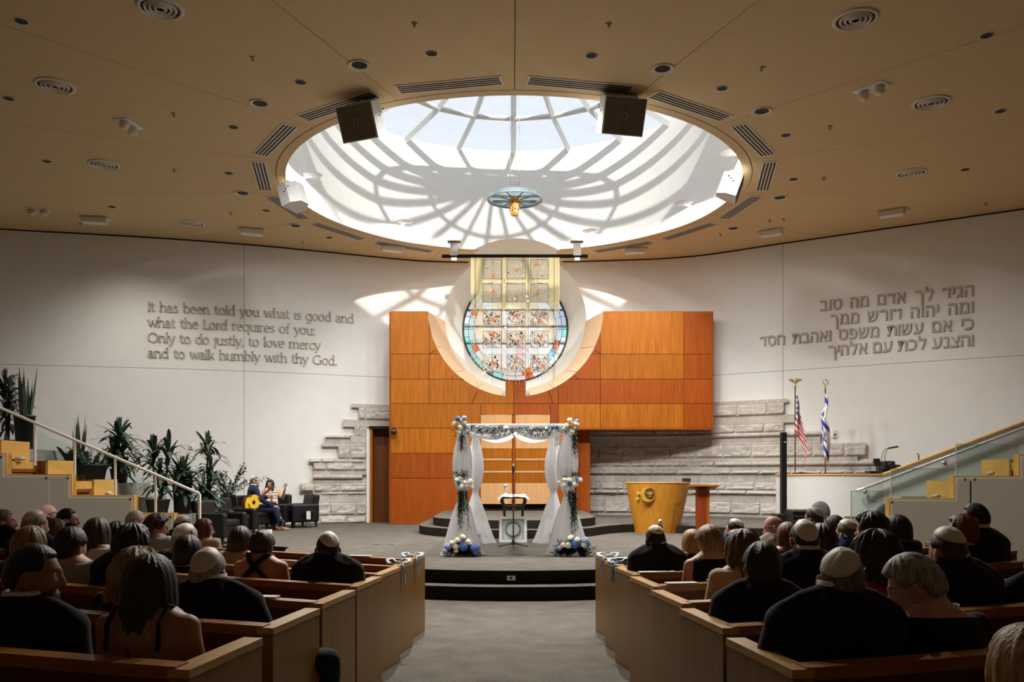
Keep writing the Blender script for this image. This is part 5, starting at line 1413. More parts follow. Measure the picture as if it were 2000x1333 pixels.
    M = Matrix.Translation(piv) @ Matrix.Translation((0, -.01, -.07)) @ (Matrix.Rotation(-R(hy-yaw), 4, 'Z') @ Matrix.Rotation(-R(hp), 4, 'X') @ Matrix.Rotation(R(hr), 4, 'Y')) @ Matrix.Translation((0, .01, .07)) @ Matrix.Scale(hs_, 4)
    nb = L(0, 0, 1.07); nt = M @ Vector((0, -.022, -.05))
    mb.tube([nb, nb.lerp(nt, .5)+Vector((0, -.006, 0)), nt], [(.062, .066) if not fem else (.052, .056), (.056, .060) if not fem else (.046, .05), (.054, .058) if not fem else (.046, .05)], 16, 0, True, False, up=(0, 1, 0))
    head_mesh(mb, M, fem)
    mb.build('body', [skin_m(skin), M_eyew, M_eyed, M_lip], t)
    # ---- hair
    if hair[0]:
        mb = MB(); hair_mesh(mb, M, hair[0], len(PEOPLE)*1.37, flare)
        if hair[0] == 'updo':
            for c, r in (((0, -.095, .075), .045), ((.02, -.085, .105), .03), ((-.02, -.1, .05), .03)): mb.ell(c, r, 12, 8, 0, M, f=lambda p: 1+.15*noise.noise(p*4))
        if 'fronthair' in ext:
            for s in (-1, 1): mb.tube([(s*.07, .03, .03), (s*.088, .035, -.07), (s*.10, .05, -.18), (s*.095, .075, -.30), (s*.085, .08, -.38)], [(.018, .04), (.03, .045), (.032, .04), (.028, .03), (.008, .01)], 10, 0, M=M)
        mb.build('hair', hair_m(hair[1]), t)
    if 'beard' in ext:
        mb = MB(); mb.ell((0, .055, -.085), (.058, .048, .055), 14, 10, 0, M, f=lambda p: 1+.08*noise.noise(p*5)); mb.build('beard', hair_m('saltpep' if hair[1] in ('grey', 'white') else hair[1]), t)
    if kip is not None:
        mb = MB(); kippah_mesh(mb, M, kip[0], kip[1] if len(kip) > 1 else 46, HS[hair[0]][0]+.006 if hair[0] else .01, kip[2] if len(kip) > 2 else 0); mb.build('kippah', M_kip, t)
    if 'glasses' in ext:
        mb = MB()
        for s in (-1, 1):
            mb.tube([(s*.031+.022*math.cos(a*PI/6), .100, .012+.016*math.sin(a*PI/6)) for a in range(13)], .0022, 5, M=M); mb.tube([(s*.053, .098, .016), (s*.08, .05, .014), (s*.083, -.005, .008)], .002, 5, M=M)
        mb.tube([(-.009, .101, .014), (.009, .101, .014)], .002, 5, M=M); mb.build('glasses', M_black, t)
    # ---- clothes
    kind, col = top[0], top[1]
    raw = MB(); g = .016 if kind == 'jacket' else .009
    if kind == 'jacket':
        torso(raw, g+.004, z1=1.075, mul=1.03)
        for j in (0, 1): arm(raw, j, g, .93); raw.tube([L(0, -.01, 1.05), L((-1 if j == 0 else 1)*sh*.55, -.012, 1.012), L((-1 if j == 0 else 1)*sh*1.02, -.004, .962)], [(.07, .06), (.072, .05), (.06, .045)], 12, up=(0, 1, 0))
        c = L(0, -.012, 1.06); raw.tube([c+Vector((0, 0, -.03)), c+Vector((0, .004, .046))], [(.11, .098), (.077, .082)], 16, up=(0, 1, 0))
    elif kind in ('blouse', 'tee'):
        torso(raw, g, z1=1.04, mul=1.0)
        for j in (0, 1): arm(raw, j, g+.006, .9 if kind == 'blouse' else .42)
    elif kind == 'sleeveless':
        torso(raw, g, z1=1.04, mul=.97)
    elif kind in ('straps', 'cross'):
        torso(raw, g, z1=.87, mul=1.0)
        for s in (-1, 1):
            if kind == 'straps': raw.tube([L(s*.10, -.125, .86), L(s*.10, -.118, .98), L(s*.105, -.04, 1.048), L(s*.10, .07, 1.0), L(s*.09, .125, .88)], .013, 8)
            else: raw.tube([L(s*.12, -.125, .82), L(s*.03, -.135, .93), L(-s*.04, -.118, 1.02), L(-s*.075, -.06, 1.065), L(-s*.07, .05, 1.04)], .02, 8)
    v, f_ = remesh(raw, vx if kind not in ('straps', 'cross') else .011, 3)
    mb = MB(); mb.add(v, f_, 0, True); mb.build({'jacket': 'jacket', 'blouse': 'blouse', 'tee': 'shirt', 'sleeveless': 'dress_top', 'straps': 'dress_top', 'cross': 'dress_top'}[kind], clo_m(col), t)
    if kind == 'jacket' and shirt:
        c = L(0, -.006, 1.100); mb = MB()
        mb.loft([[c+Vector((r*math.sin(2*PI*i/24), r*1.05*math.cos(2*PI*i/24)+yo, z)) for i in range(24)] for r, z, yo in ((.083, -.02, 0), (.078, .020, .002), (.074, .022, .002), (.078, -.02, 0))], 0, True, False)
        mb.build('shirt_collar', clo_m(shirt), t)
    raw = MB(); z_ = [q for q in TR if q[0] <= .62]
    raw.loft([[Vector((rx*sc*1.02*math.cos(2*PI*i/20)+0, (ry+.012)*math.sin(2*PI*i/20), z)) for i in range(20)] for z, rx, ry, yo in z_], 0, True, True)
    for j in (0, 1): leg(raw, j, .014, False, .97 if pants != 'skirt' else .3)
    v, f_ = remesh(raw, .02, 3); mb = MB(); mb.add(v, f_, 0, True)
    mb.build('trousers' if not (fem and kind in ('straps', 'cross', 'sleeveless')) else 'skirt', clo_m(pants if pants != 'skirt' else col), t)
    for j in (0, 1):
        kn, an = Vector(G[j][0]), Vector(G[j][1]); fd = Vector(G[j][2]) if len(G[j]) > 2 else Vector((0, 1, 0)); fd.normalize()
        mb = MB(); b = an+Vector((0, 0, -.05))
        mb.tube([b-fd*.075, b-fd*.05, b+fd*.06, b+fd*.16, b+fd*.215], [(.026, .03), (.04, .044), (.046, .042), (.043, .03), (.02, .014)], 12)
        mb.build('shoe', mat('tan_leather', (.30, .12, .04), .4) if 'tanshoes' in ext else M_black, t)
    PEOPLE.append((t, X, Y, px, L))
    t_ = {'M': M, 'L': L, 'o': t}
    if 'pearls' in ext:
        mb = MB()
        for i in range(44):
            a = PI*0.05+PI*1.9*i/43+PI/2; c = L(0, -.005, 1.05); q = c+Vector((.098*math.cos(a), .085*math.sin(a), .012-.03*abs(math.sin(a)) if math.sin(a) > 0 else .012+.004*math.sin(a)))
            mb.ell(q, .0042, 8, 6)
        mb.build('pearl_necklace', mat('pearl', (.75, .70, .60), .25, var=.03), t)
    return t_
# ---------------------------------------------------------------- left block
Pn = person
Pn('man in profile facing right with dark hair and short beard, bottom left corner', 55, 1062, 3.35, hy=68, hp=4, hair=('short', 'black'), skin='tan', ext=('beard',), drop=.075, wide=1.08, body=30)
Pn('woman with long straight dark hair and bare tan shoulders, bottom left', 288, 1085, 3.35, sex='f', skin='tan', hair=('long', 'black'), top=('straps', 'blackd'), pants='blackd', hy=4, flare=1.3, body=292)
Pn('person with curly golden hair in front of the long-haired woman, left', 262, 1079, 4.3, sex='f', hair=('curly', 'dblond'), top=('blouse', 'blackd'), hy=10)
Pn('grey-haired man in white kippah and dark suit, third nearest left pew', 405, 1071, 4.3, body=440, hair=('short', 'grey'), kip=(30, 50), hy=8, wide=1.05, legs=[((-.13, .46, .50), (-.13, .45, .09)), ((.44, .30, .50), (.40, .42, .09))])
Pn('man in white kippah and black suit alone at the left aisle', 640, 1039, 6.2, hair=('short', 'black'), kip=(26, 48, 10), hy=-12, wide=1.08)
Pn('woman with pinned-up brown hair and crossed back straps, left', 510, 1036, 6.2, sex='f', skin='fair', hair=('updo', 'brown'), top=('cross', 'blackd'), pants='blackd', hy=10)
Pn('woman with dark bob behind the pinned-up hair woman, nearer the stage', 467, 1030, 7.1, sex='f', hair=('bob', 'dbrown'), top=('blouse', 'tan'), hy=8)
Pn('woman in glasses with long auburn hair and lace top, front left', 396, 1014, 9.2, sex='f', hair=('long', 'red'), top=('blouse', 'lace'), hy=55, ext=('glasses',))
Pn('man in white kippah and navy suit in the front left pew', 356, 1008, 9.3, body=334, hair=('short', 'brown'), top=('jacket', 'navy'), kip=(15, 48), hy=40)
Pn('person with grey hair and wide white kippah behind a dark-haired head, left', 360, 1027, 7.5, hair=('pixie', 'grey'), kip=(20, 52), hy=25, top=('blouse', 'char'))
Pn('woman with smooth black bob right of the curly man, left block', 365, 1048, 6.45, sex='f', hair=('bob', 'black'), top=('blouse', 'blackd'), hy=12)
Pn('white-haired man looking right in the front left pews', 262, 997, 9.6, hair=('short', 'white'), skin='pink', top=('blouse', 'white'), hy=62, shirt=None)
Pn('curly brown-haired person in glasses and light blue shirt, left', 300, 1006, 8.5, hair=('curlyshort', 'brown'), top=('blouse', 'lblue'), hy=62, hp=10, ext=('glasses',))
Pn('woman with straight dark hair behind the white-haired man, left', 226, 1020, 8.0, sex='f', hair=('mid', 'dbrown'), top=('blouse', 'blackd'), hy=15)
Pn('man with dark curly hair and bare ear in black suit, left middle', 256, 1028, 5.35, body=240, hair=('curlyshort', 'black'), skin='tan', hy=25)
Pn('woman with long wavy brown hair and white lace top, left middle', 186, 1013, 6.1, sex='f', hair=('long', 'brown'), top=('blouse', 'white'), hy=20, flare=1.6)
Pn('person with black hair and grey shirt, left middle', 136, 1032, 5.5, hair=('thick', 'black'), top=('blouse', 'greyt'), hy=20, body=140)
Pn('man in glasses in profile facing right, far left', 128, 993, 8.6, hair=('short', 'dbrown'), hy=66, skin='pink', ext=('glasses',))
Pn('bald bearded man in profile, far left behind the kippah man', 90, 986, 10.0, hair=('bald', 'grey'), hy=66, skin='pink', ext=('beard', 'glasses'))
Pn('grey-haired man in white kippah, far left', 66, 997, 6.75, hair=('short', 'grey'), kip=(18, 48), hy=25)
Pn('woman with light brown fringe looking right, far left', 105, 1015, 7.7, sex='f', hair=('mid', 'lbrown'), top=('blouse', 'blackd'), hy=45)
Pn('blond woman at the left edge behind the grey man', 22, 1019, 8.7, sex='f', hair=('bob', 'blond'), top=('blouse', 'blackd'), hy=25)
Pn('woman with dark blond bob before the dark-haired profile man, far left', 55, 1030, 5.6, sex='f', hair=('bob', 'dblond'), top=('blouse', 'blackd'), hy=28, wide=.85)
Pn('grey-haired man cut by the left edge', 3, 995, 7.8, hair=('short', 'grey'), hy=60, skin='pink')
# ---------------------------------------------------------------- right block
Pn('bald dark-skinned man in white kippah and black suit, front right at the aisle', 1281, 1026, 7.2, hair=('crop', 'black'), skin='dark', kip=(12, 46), hy=-15, wide=1.02, body=1292)
Pn('woman with short blond hair bent left, front right', 1357, 1036, 8.1, sex='f', hair=('bob', 'blond'), top=('sleeveless', 'blackd'), pants='blackd', hy=-25, hr=-8)
Pn('woman with short golden hair and bare left shoulder, right', 1389, 1027, 6.5, sex='f', hair=('pixie', 'dblond'), top=('sleeveless', 'blackd'), pants='blackd', hy=-15, hp=12)
Pn('man in white kippah looking left in the front right pew', 1437, 1014, 9.3, hair=('short', 'dbrown'), kip=(18, 44), top=('jacket', 'blue'), hy=-52)
Pn('dark-haired woman in profile facing left, right block', 1443, 1036, 7.7, sex='f', hair=('mid', 'black'), top=('blouse', 'blackd'), hy=-70)
Pn('woman with wavy golden brown hair and cream top, right', 1455, 1038, 5.46, sex='f', hair=('wavy', 'lbrown'), top=('blouse', 'cream'), hy=-20, body=1448)
Pn('young man with slick dark hair and dark suit, right', 1490, 1062, 4.4, hair=('thick', 'black'), body=1478, hy=4, drop=.045)
Pn('big man in tilted white kippah and black suit, nearest right', 1640, 1071, 3.35, body=1618, hair=('short', 'saltpep'), drop=0, kip=(24, 50, -12), hy=14, wide=1.14, hr=6)
Pn('bald man in beige jacket bowing left, right front', 1520, 1007, 8.6, hair=('bald', 'grey'), skin='pink', top=('jacket', 'beige'), hy=-66, hp=18)
Pn('woman with auburn hair and purple lace dress beside the bald man, right', 1541, 1022, 7.0, sex='f', hair=('mid', 'red'), top=('blouse', 'purple'), hy=-15)
Pn('man with large round white kippah low on bowed head, right middle', 1574, 1014, 5.5, hair=('short', 'dbrown'), kip=(48, 50), hy=0, hp=14, body=1578, wide=1.05)
Pn('man in white kippah in front of the black cases, right', 1591, 991, 9.6, hair=('short', 'brown'), kip=(30, 44), hy=-42)
Pn('woman with wavy dark hair right of the round kippah man', 1607, 1026, 6.8, sex='f', hair=('wavy', 'dbrown'), top=('blouse', 'blackd'), hy=-10)
Pn('woman with long straight brown hair facing left, right front', 1633, 1008, 8.7, sex='f', hair=('long', 'brown'), top=('blouse', 'blackd'), hy=-50)
Pn('man in white kippah and blue jacket, right front', 1656, 1015, 7.7, hair=('short', 'saltpep'), kip=(16, 48), top=('jacket', 'blue'), hy=-32)
Pn('woman with thick wavy dark hair facing left, right middle', 1704, 1006, 7.0, sex='f', hair=('curly', 'dbrown'), top=('blouse', 'blackd'), hy=-55)
Pn('dark-haired woman with short round hair at the gray panel wall, right', 1757, 1008, 7.9, sex='f', hair=('bob', 'black'), skin='tan', top=('blouse', 'blackd'), hy=-58)
Pn('woman with big curly dark hair and crimson dress, right', 1717, 1045, 4.4, sex='f', hair=('curly', 'dbrown'), top=('tee', 'magenta'), pants='magenta', hy=-25, flare=1.6)
Pn('man in white kippah with hair clip and black suit, far right', 1854, 1030, 4.7, body=1890, hair=('short', 'brown'), kip=(14, 50), hy=-18, wide=1.05)
Pn('grey-haired woman in pearls looking down left, nearest right', 1808, 1080, 3.1, body=1862, sex='f', hair=('pixie', 'grey'), skin='pink', top=('tee', 'blackd'), pants='blackd', hy=-62, hp=24, ext=('pearls',), drop=.045, wide=1.08)
Pn('man in glasses and black suit with dark hair, far right', 1908, 983, 7.2, hair=('short', 'black'), skin='tan', hy=-55, ext=('glasses',), wide=1.15, body=1915)
Pn('woman with red-brown hair leaning on the man in glasses, far right', 1882, 1006, 6.9, body=1846, sex='f', hair=('bob', 'red'), top=('blouse', 'blackd'), hy=-55, hr=8, )
Pn('blond woman cut by the bottom right corner', 2015, 1226, 2.4, sex='f', hair=('mid', 'blond'), top=('blouse', 'blackd'), hy=-10)
Pn('person in dark navy jacket cut by the right edge', 2040, 1060, 4.5, body=2028, hair=('short', 'dbrown'), top=('jacket', 'navy'), hy=-10)
# ================================================================ RAISED SIDE SEATING
KY = 12.5
M_panel = mat('grey_panel_fabric', (0.56, 0.505, 0.42), .95, var=.08, scale=120, bump=.25, bscale=500, spec=.1)
M_edge = mat('cream_edging', (0.72, 0.66, 0.54), .6, var=.03)
M_oak = wood('cap_oak', (0.50, 0.26, 0.06), (0.66, 0.37, 0.10), .32, axis='X')
M_oakv = wood('box_oak', (0.15, 0.046, 0.007), (0.23, 0.080, 0.013), .45, axis='X')
def kx(px): return (px-1000)*KY/F
def kz(py): return CZ-(py-HY)*KY/F
def knee_wall(name, steps, label, seams, screws):
    """steps: (px0, px1, py_top) from the low end to the high end"""
    pts = []
    low_first = steps[0][0] > steps[-1][0]
    pr = []
    for a, b, y in steps: pr += [(kx(a), kz(y)), (kx(b), kz(y))]
    poly = [(pr[0][0], 0.0)]+pr+[(pr[-1][0], 0.0)]
    def inset(d):
        out = []
        n = len(pr)
        sgn = -1 if low_first else 1     # direction of rise along x
        for i, (x, z) in enumerate(pr):
            if i == 0: out.append((x+sgn*d, z-d))
            elif i == n-1: out.append((x, z-d))
            else: out.append((x+sgn*d, z-d))
        return [(out[0][0], 0.0)]+out+[(out[-1][0], 0.0)]
    mk = Matrix.Rotation(R(90), 4, 'X')
    def pz(p, y0, y1, mb, mi):
        # prism in XZ, from y0 (front) to y1
        n = len(p); vs = [(x, y0, z) for x, z in p]+[(x, y1, z) for x, z in p]
        mb.add(vs, [list(range(n)), list(range(n, 2*n))[::-1]]+[((i+1) % n, i, n+i, n+(i+1) % n) for i in range(n)], mi)
    mb = MB(); pz(poly, KY, KY+.14, mb, 0); pz(inset(.018), KY-.012, KY+.01, mb, 1); pz(inset(.040), KY-.022, KY, mb, 2)
    for px, y0 in seams: mb.box((kx(px), KY-.022, kz(y0)/2), (.02, .006, kz(y0)-.06), 1 if low_first else 3)
    for px, py in screws:
        q = (kx(px), KY-.024, kz(py)); mb.cyl((q[0], q[1], q[2]), (q[0], q[1]-.008, q[2]), .018, n=10, mi=4)
    return struct(mb, name, [M_oak, M_edge, M_panel, M_dark, M_steel])
LS = [(340, 262, 1003), (262, 140, 968), (140, 12, 927), (12, -113, 886), (-113, -238, 845), (-238, -380, 804)]
RS = [(1565, 1737, 1016), (1737, 1863, 974), (1863, 1990, 930), (1990, 2116, 888), (2116, 2245, 847), (2245, 2390, 806)]
knee_wall('wall_panel_left', LS, '', [(98, 935)], [(334, 1010), (256, 975), (134, 934), (92, 934), (4, 893)])
knee_wall('wall_panel_right', RS, '', [(1894, 936)], [(1741, 981), (1883, 937), (1902, 937)])
# stepped floors behind the panel walls
for nm, S in (('tier_steps_left', LS), ('tier_steps_right', RS)):
    mb = MB()
    for a, b, y in S[1:]:
        x0, x1 = kx(a), kx(b); mb.box(((x0+x1)/2, (KY+.14+14.2)/2, (kz(y)-.34)/2), (abs(x1-x0), 14.2-KY-.14, kz(y)-.34))
    struct(mb, nm, M_carpet)
# short pews on the tiers, seen over the panel walls
def tier_pew(px0, px1, y_top, y_base, label, facing, ydep=.75, y_near=.2):
    Y0 = KY+y_near; Ye = Y0+ydep; x0, x1 = (px0-1000)*Ye/F, (px1-1000)*Ye/F
    zb = kz(y_base)-.30; zt = CZ-(y_top-HY)*Ye/F
    t = thing('tier_pew', label, 'pew', ((x0+x1)/2, Y0, zb), 0, 'short pews on the side tiers')
    lo, hi = min(x0, x1), max(x0, x1)
    fx = hi if facing > 0 else lo; bx = lo if facing > 0 else hi
    mb = MB(); mb.box(((lo+hi)/2, Y0+ydep, (zb+zt)/2), (hi-lo, .05, zt-zb)); mb.build('end_panel', M_oakv, t, world=True)
    mb = MB(); mb.box((fx, Y0+ydep/2, (zb+zt)/2), (.035, ydep, zt-zb)); mb.build('front_panel', M_oak, t, world=True)
    mb = MB(); mb.box((bx, Y0+ydep/2, (zb+zt)/2+.02), (.04, ydep, zt-zb+.04)); mb.build('back_panel', M_oakv, t, world=True)
    mb = MB(); mb.box((bx+facing*.22, Y0+ydep/2, zb+.36), (.38, ydep-.05, .05)); mb.build('seat', M_oakv, t, world=True)
    mb = MB(); mb.box((bx+facing*.36, Y0+ydep*.55, zb+.2+(zt-zb)*.25), (.03, ydep*.9, .34)); mb.build('seat_front', M_oak, t, world=True)
    return t
tier_pew(143, 227, 937, 968, 'short oak pew on the lowest left tier behind the gray panel wall', 1)
tier_pew(22, 142, 901, 927, 'oak pew on the middle left tier behind the gray panel wall', 1)
tier_pew(-60, 56, 864, 886, 'oak pew on the upper left tier at the left edge', 1)
tier_pew(1812, 1863, 939, 974, 'short oak pew on the lower right tier behind the gray panel wall', -1)
tier_pew(1919, 1992, 899, 930, 'oak pew on the upper right tier at the right edge', -1)
def cloth_bundle(px, py, Y, s, label):
    p = P(px, py, Y); mb = MB()
    for k in range(2): mb.ell((.01*k, 0, .012+.018*k), (s*(1-.25*k), .08, .022), 14, 8, 0, f=lambda q: 1+.08*noise.noise(q*3+Vector((px, k, 0))))
    o = one(mb, 'folded_cloth', mat('cloth_beige', (.55, .50, .42), .9, var=.08), label, 'cloth', 'folded cloths on the tier pews'); o.location = p
cloth_bundle(38, 899, KY+.5, .10, 'folded pale cloth in the upper left tier pew'); cloth_bundle(181, 967, KY+.35, .05, 'white skullcap left in the lowest left tier pew, left of two'); cloth_bundle(212, 967, KY+.35, .05, 'white skullcap left in the lowest left tier pew, right of two')
cloth_bundle(1828, 972, KY+.35, .07, 'white cap lying in the lower right tier pew'); cloth_bundle(1852, 971, KY+.4, .07, 'beige cloth lying in the lower right tier pew corner'); cloth_bundle(1935, 927, KY+.35, .05, 'pale cap lying in the upper right tier pew')
# glass panes standing on the right panel wall
for k, (a, b, y0, y1, l) in enumerate(((1666, 1741, 960, 1016, 'lowest'), (1745, 1868, 916, 974, 'middle'), (1872, 1996, 868, 930, 'highest'))):
    mb = MB(); mb.box(((kx(a)+kx(b))/2, KY+.07, (kz(y0)+kz(y1))/2), (kx(b)-kx(a), .012, kz(y0)-kz(y1)))
    mb.box((kx(a), KY+.07, (kz(y0)+kz(y1))/2), (.008, .016, kz(y0)-kz(y1)), 1); mb.box(((kx(a)+kx(b))/2, KY+.07, kz(y0)), (kx(b)-kx(a), .016, .008), 1)
    o = one(mb, 'glass_panel', [M_clear, mat('glass_edge', (.35, .42, .36), .2)], 'clear glass guard pane on the right gray panel wall, %s of three' % l, 'glass panel', 'glass guard panes', base=((kx(a)+kx(b))/2, KY+.07, kz(y1)))
# left handrail with posts
RYL = KY+.20
def rp(px, py): return P(px, py, RYL)
hr = thing('handrail', 'pale metal handrail with posts sloping down along the left tiers', 'handrail', rp(390, 1030))
mb = MB(); mb.tube([rp(390, 1040), rp(390, 967), rp(388.5, 964.5), rp(300, 926), rp(146, 860), rp(0, 797), rp(-120, 745)], .022, 10); mb.build('rail', M_trim, hr, world=True)
for px, y0, y1 in ((304, 927, 1003), (225, 893, 970), (146, 859, 938), (68, 826, 902)):
    mb = MB(); mb.cyl(rp(px, y0), rp(px, y1+8), .019, n=10); mb.build('post', M_trim, hr, world=True)
for a, b in ((72, 142), (150, 221), (229, 300), (308, 386)):
    ya = lambda p: 797+(p)*(965-797)/390
    mb = MB(); mb.add([rp(a, ya(a)+14), rp(b, ya(b)+14), rp(b, ya(b)+72 if b < 380 else 1030), rp(a, ya(a)+72)], [(0, 1, 2, 3)]); mb.build('glass_infill', M_clear, hr, world=True)
# ================================================================ WHITE BOOTH, SLOPING PARAPET, RAIL
BX, BY, BR = 7.6, 19.0, 1.40
BT = CZ+.01
outer = [(BX+BR*math.cos(PI+PI/2*i/20), BY+BR*math.sin(PI+PI/2*i/20)) for i in range(21)]
outer = [(BX-BR, 20.2)]+outer
mb = MB()
lo = [Vector((x, y, .3)) for x, y in outer]; hi = [Vector((x, y, BT)) for x, y in outer]; n = len(outer)
mb.add(lo+hi, [(i, i+1, n+i+1, n+i) for i in range(n-1)], 0, True)
struct(mb, 'wall_booth', mat('booth_paint', (0.60, 0.585, 0.55), 0.6, var=0.02))
mb = MB(); inn = [(BX+(BR-.16)*(x-BX)/BR, BY+(BR-.16)*(y-BY)/BR) if y < BY+.01 else (x+.16, y) for x, y in outer]
out2 = [(BX+(BR+.02)*(x-BX)/BR, BY+(BR+.02)*(y-BY)/BR) if y < BY+.01 else (x-.02, y) for x, y in outer]
mb.prism(out2+inn[::-1], BT, BT+.035); 
mb.prism(inn+[(BX, 20.2)], BT-.02, BT+.004, 0)
struct(mb, 'trim_1', M_oak, 'oak counter edge of the white booth')
PY = BY-BR
def slope(X): return BT+max(0, (X-7.62))*0.374
mb = MB(); xs_ = [BX, 7.62, 9, 10.5, 12, 14.5]
mb.add([(x, PY, .3) for x in xs_]+[(x, PY, slope(x)) for x in xs_], [(i, i+1, 7+i, 6+i) for i in range(5)], 0)
mb.add([(x, PY+.16, .3) for x in xs_]+[(x, PY+.16, slope(x)) for x in xs_], [(i+1, i, 6+i, 7+i) for i in range(5)], 0)
struct(mb, 'wall_parapet', M_plaster)
mb = MB()
mb.loft([[Vector((x, y, slope(x)+dz)) for y, dz in ((PY-.02, 0), (PY+.18, 0), (PY+.18, .035), (PY-.02, .035))] for x in xs_[1:]], 0, False)
struct(mb, 'trim_2', M_oak, 'oak cap of the sloping parapet')
h2 = thing('handrail', 'bright steel handrail on brackets along the right sloping parapet', 'handrail', P(1680, 958, PY-.09))
mb = MB(); mb.tube([P(1674, 958, PY-.02), P(1677, 958, PY-.09), P(1690, 953.5, PY-.09), P(2000, 836, PY-.09), P(2150, 779, PY-.09)], .028, 12); mb.build('rail', mat('bright_steel', (.78, .76, .72), .3, metal=.6), h2, world=True)
for px, py in ((1693, 957), (1848, 899)):
    mb = MB(); q = P(px, py+3, PY-.09); mb.tube([q+Vector((0, 0, .03)), q, Vector((q.x, PY, q.z-.02))], .016, 8); mb.lathe([(0, 0), (.04, 0), (.04, .012), (0, .012)], n=14, M=Matrix.Translation((q.x, PY, q.z-.02)) @ Matrix.Rotation(R(90), 4, 'X')); mb.build('bracket', M_steel, h2, world=True)
# things on the booth counter
CTZ = BT+.036
ds = thing('desk_lamp', 'thin black gooseneck lamp on the white booth counter', 'lamp', (8.0, 18.4, CTZ-.03))
mb = MB(); g0 = ds.location
for dx in (0, .12): mb.tube([P(1722+dx*50, 927, 18.4)-g0, P(1722+dx*50, 893, 18.4)-g0, P(1726+dx*50, 880, 18.4)-g0, P(1737, 874.5, 18.4)-g0], .007, 6)
mb.build('gooseneck', M_black, ds); mb = MB(); mb.tube([P(1736, 876, 18.4)-g0, P(1754, 873, 18.4)-g0], .018, 8); mb.build('lamp_head', M_black, ds)
mb = MB(); mb.lathe([(0, 0), (.09, 0), (.09, .02), (0, .03)], n=16); mb.build('base', M_black, ds)
vc = thing('video_camera', 'black video camera on the booth counter by the gooseneck lamp', 'camera', P(1731, 927, 18.2))
g0 = vc.location
mb = MB(); mb.box((0, 0, .18), (.26, .34, .2), bev=.04); mb.build('body', M_black, vc)
mb = MB(); mb.box((0, 0, .04), (.30, .3, .08)); mb.build('head', M_black, vc); mb = MB(); mb.cyl((0, -.17, .19), (0, -.3, .19), .06, n=14); mb.build('lens', M_black, vc)
mn = thing('small_monitor', 'small dark screen on a stalk left of the booth video camera', 'monitor', P(1712, 927, 18.25))
mb = MB(); mb.box((0, 0, .26), (.13, .06, .15), bev=.01); mb.build('screen', M_black, mn); mb = MB(); mb.cyl((0, 0, 0), (0, 0, .2), .012, n=8); mb.lathe([(0, 0), (.07, 0), (.06, .02), (0, .02)], n=12); mb.build('stand', M_black, mn)
mb = MB(); mb.tube([(-.07, 0, .28), (-.13, 0, .22), (-.14, 0, 0)], .006, 5); mb.build('cable', M_black, mn)
dp = thing('desk_phone', 'small dark device with pale strip at the right end of the booth counter', 'device', P(1750, 924, 18.0))
mb = MB(); mb.box((0, 0, .09), (.16, .2, .16), bev=.04); mb.build('body', M_black, dp); mb = MB(); mb.box((-.01, -.105, .07), (.09, .01, .03)); mb.build('display', M_alu, dp)
one(MB().box((0, 0, .05), (.62, .3, .1), bev=.01), 'mixer', M_black, 'low black console under the camera on the booth counter', 'mixer').location = P(1722, 929.5, 18.55)+Vector((0, 0, -.0))
one(MB().tube([(-.2, 0, .02), (-.1, .05, .03), (0, 0, .045), (.1, .06, .03), (.22, 0, .02)], .02, 8), 'cable_coil', M_black, 'dark coil of cables on the left of the booth counter', 'cable').location = P(1566, 928, 19.3)
mc = one(MB().tube([(0, 0, 0), (0, 0, .10), (-.03, 0, .14)], .012, 6), 'clip_microphone', M_black, 'tiny black microphone on the sloping oak cap', 'microphone'); q = P(1798, 898, PY); mc.location = (q.x, PY+.08, slope(q.x)+.035)
# column loudspeaker, cases, chairs at the booth foot
cl = thing('column_speaker', 'tall thin black column loudspeaker in front of the white booth', 'speaker', (P(1530, 1000, 16.6).x, 16.6, 0.36))
ct = P(1530, 845, 16.6).z-.36
mb = MB(); mb.box((0, 0, (ct+.55)/2), (.105, .12, ct-.55), bev=.01); mb.build('column', M_black, cl)
mb = MB(); mb.box((0, .03, .28), (.34, .40, .56), bev=.02); mb.build('subwoofer', M_black, cl)
mb = MB(); mb.box((.015, -.062, ct-.19), (.04, .004, .018)); mb.build('maker_plate', M_alu, cl)
for nm, px, py, lbl in (('equipment_case', 1556, 996, 'black ribbed equipment case beside the column loudspeaker'), ('equipment_case', 1700, 1011, 'black ribbed equipment case behind the lowest glass pane')):
    Yc = 16.3; top = P(px, py, Yc).z; t = thing(nm, lbl, 'case', (P(px, 0, Yc).x+.12, Yc, .36), 0, 'black cases by the booth')
    mb = MB(); mb.box((0, 0, (top-.36)/2), (.56, .5, top-.36), bev=.02); mb.build('body', M_black, t)
    for k in range(3):
        mb = MB(); mb.tube([(-.28, -.26, top-.36-.03-.09*k), (.28, -.26, top-.36-.03-.09*k)], .018, 8); mb.build('rib', mat('black_rubber', (.03, .03, .03), .3), t)
def office_chair(px, py, Y, col, lbl):
    p = P(px, py, Y); t = thing('office_chair', lbl, 'chair', (p.x, Y, .36), 0, 'chairs by the booth'); h = p.z-.36
    mb = MB(); mb.ell((0, 0, h-.22), (.20, .06, .23), 20, 14, f=lambda q: 1.0); mb.build('backrest', col, t)
    mb = MB(); mb.box((0, -.25, .46), (.46, .46, .09), bev=.04); mb.build('seat', M_black, t); mb = MB(); mb.cyl((0, -.2, .08), (0, -.2, .44), .03, n=10); mb.tube([(0, -.04, .46), (0, .04, h-.3)], .025, 8); mb.build('post', M_black, t)
    mb = MB()
    for k in range(5): mb.tube([(0, -.2, .09), (.28*math.cos(k*1.2566), -.2+.28*math.sin(k*1.2566), .04)], .02, 6)
    mb.build('star_base', M_black, t)
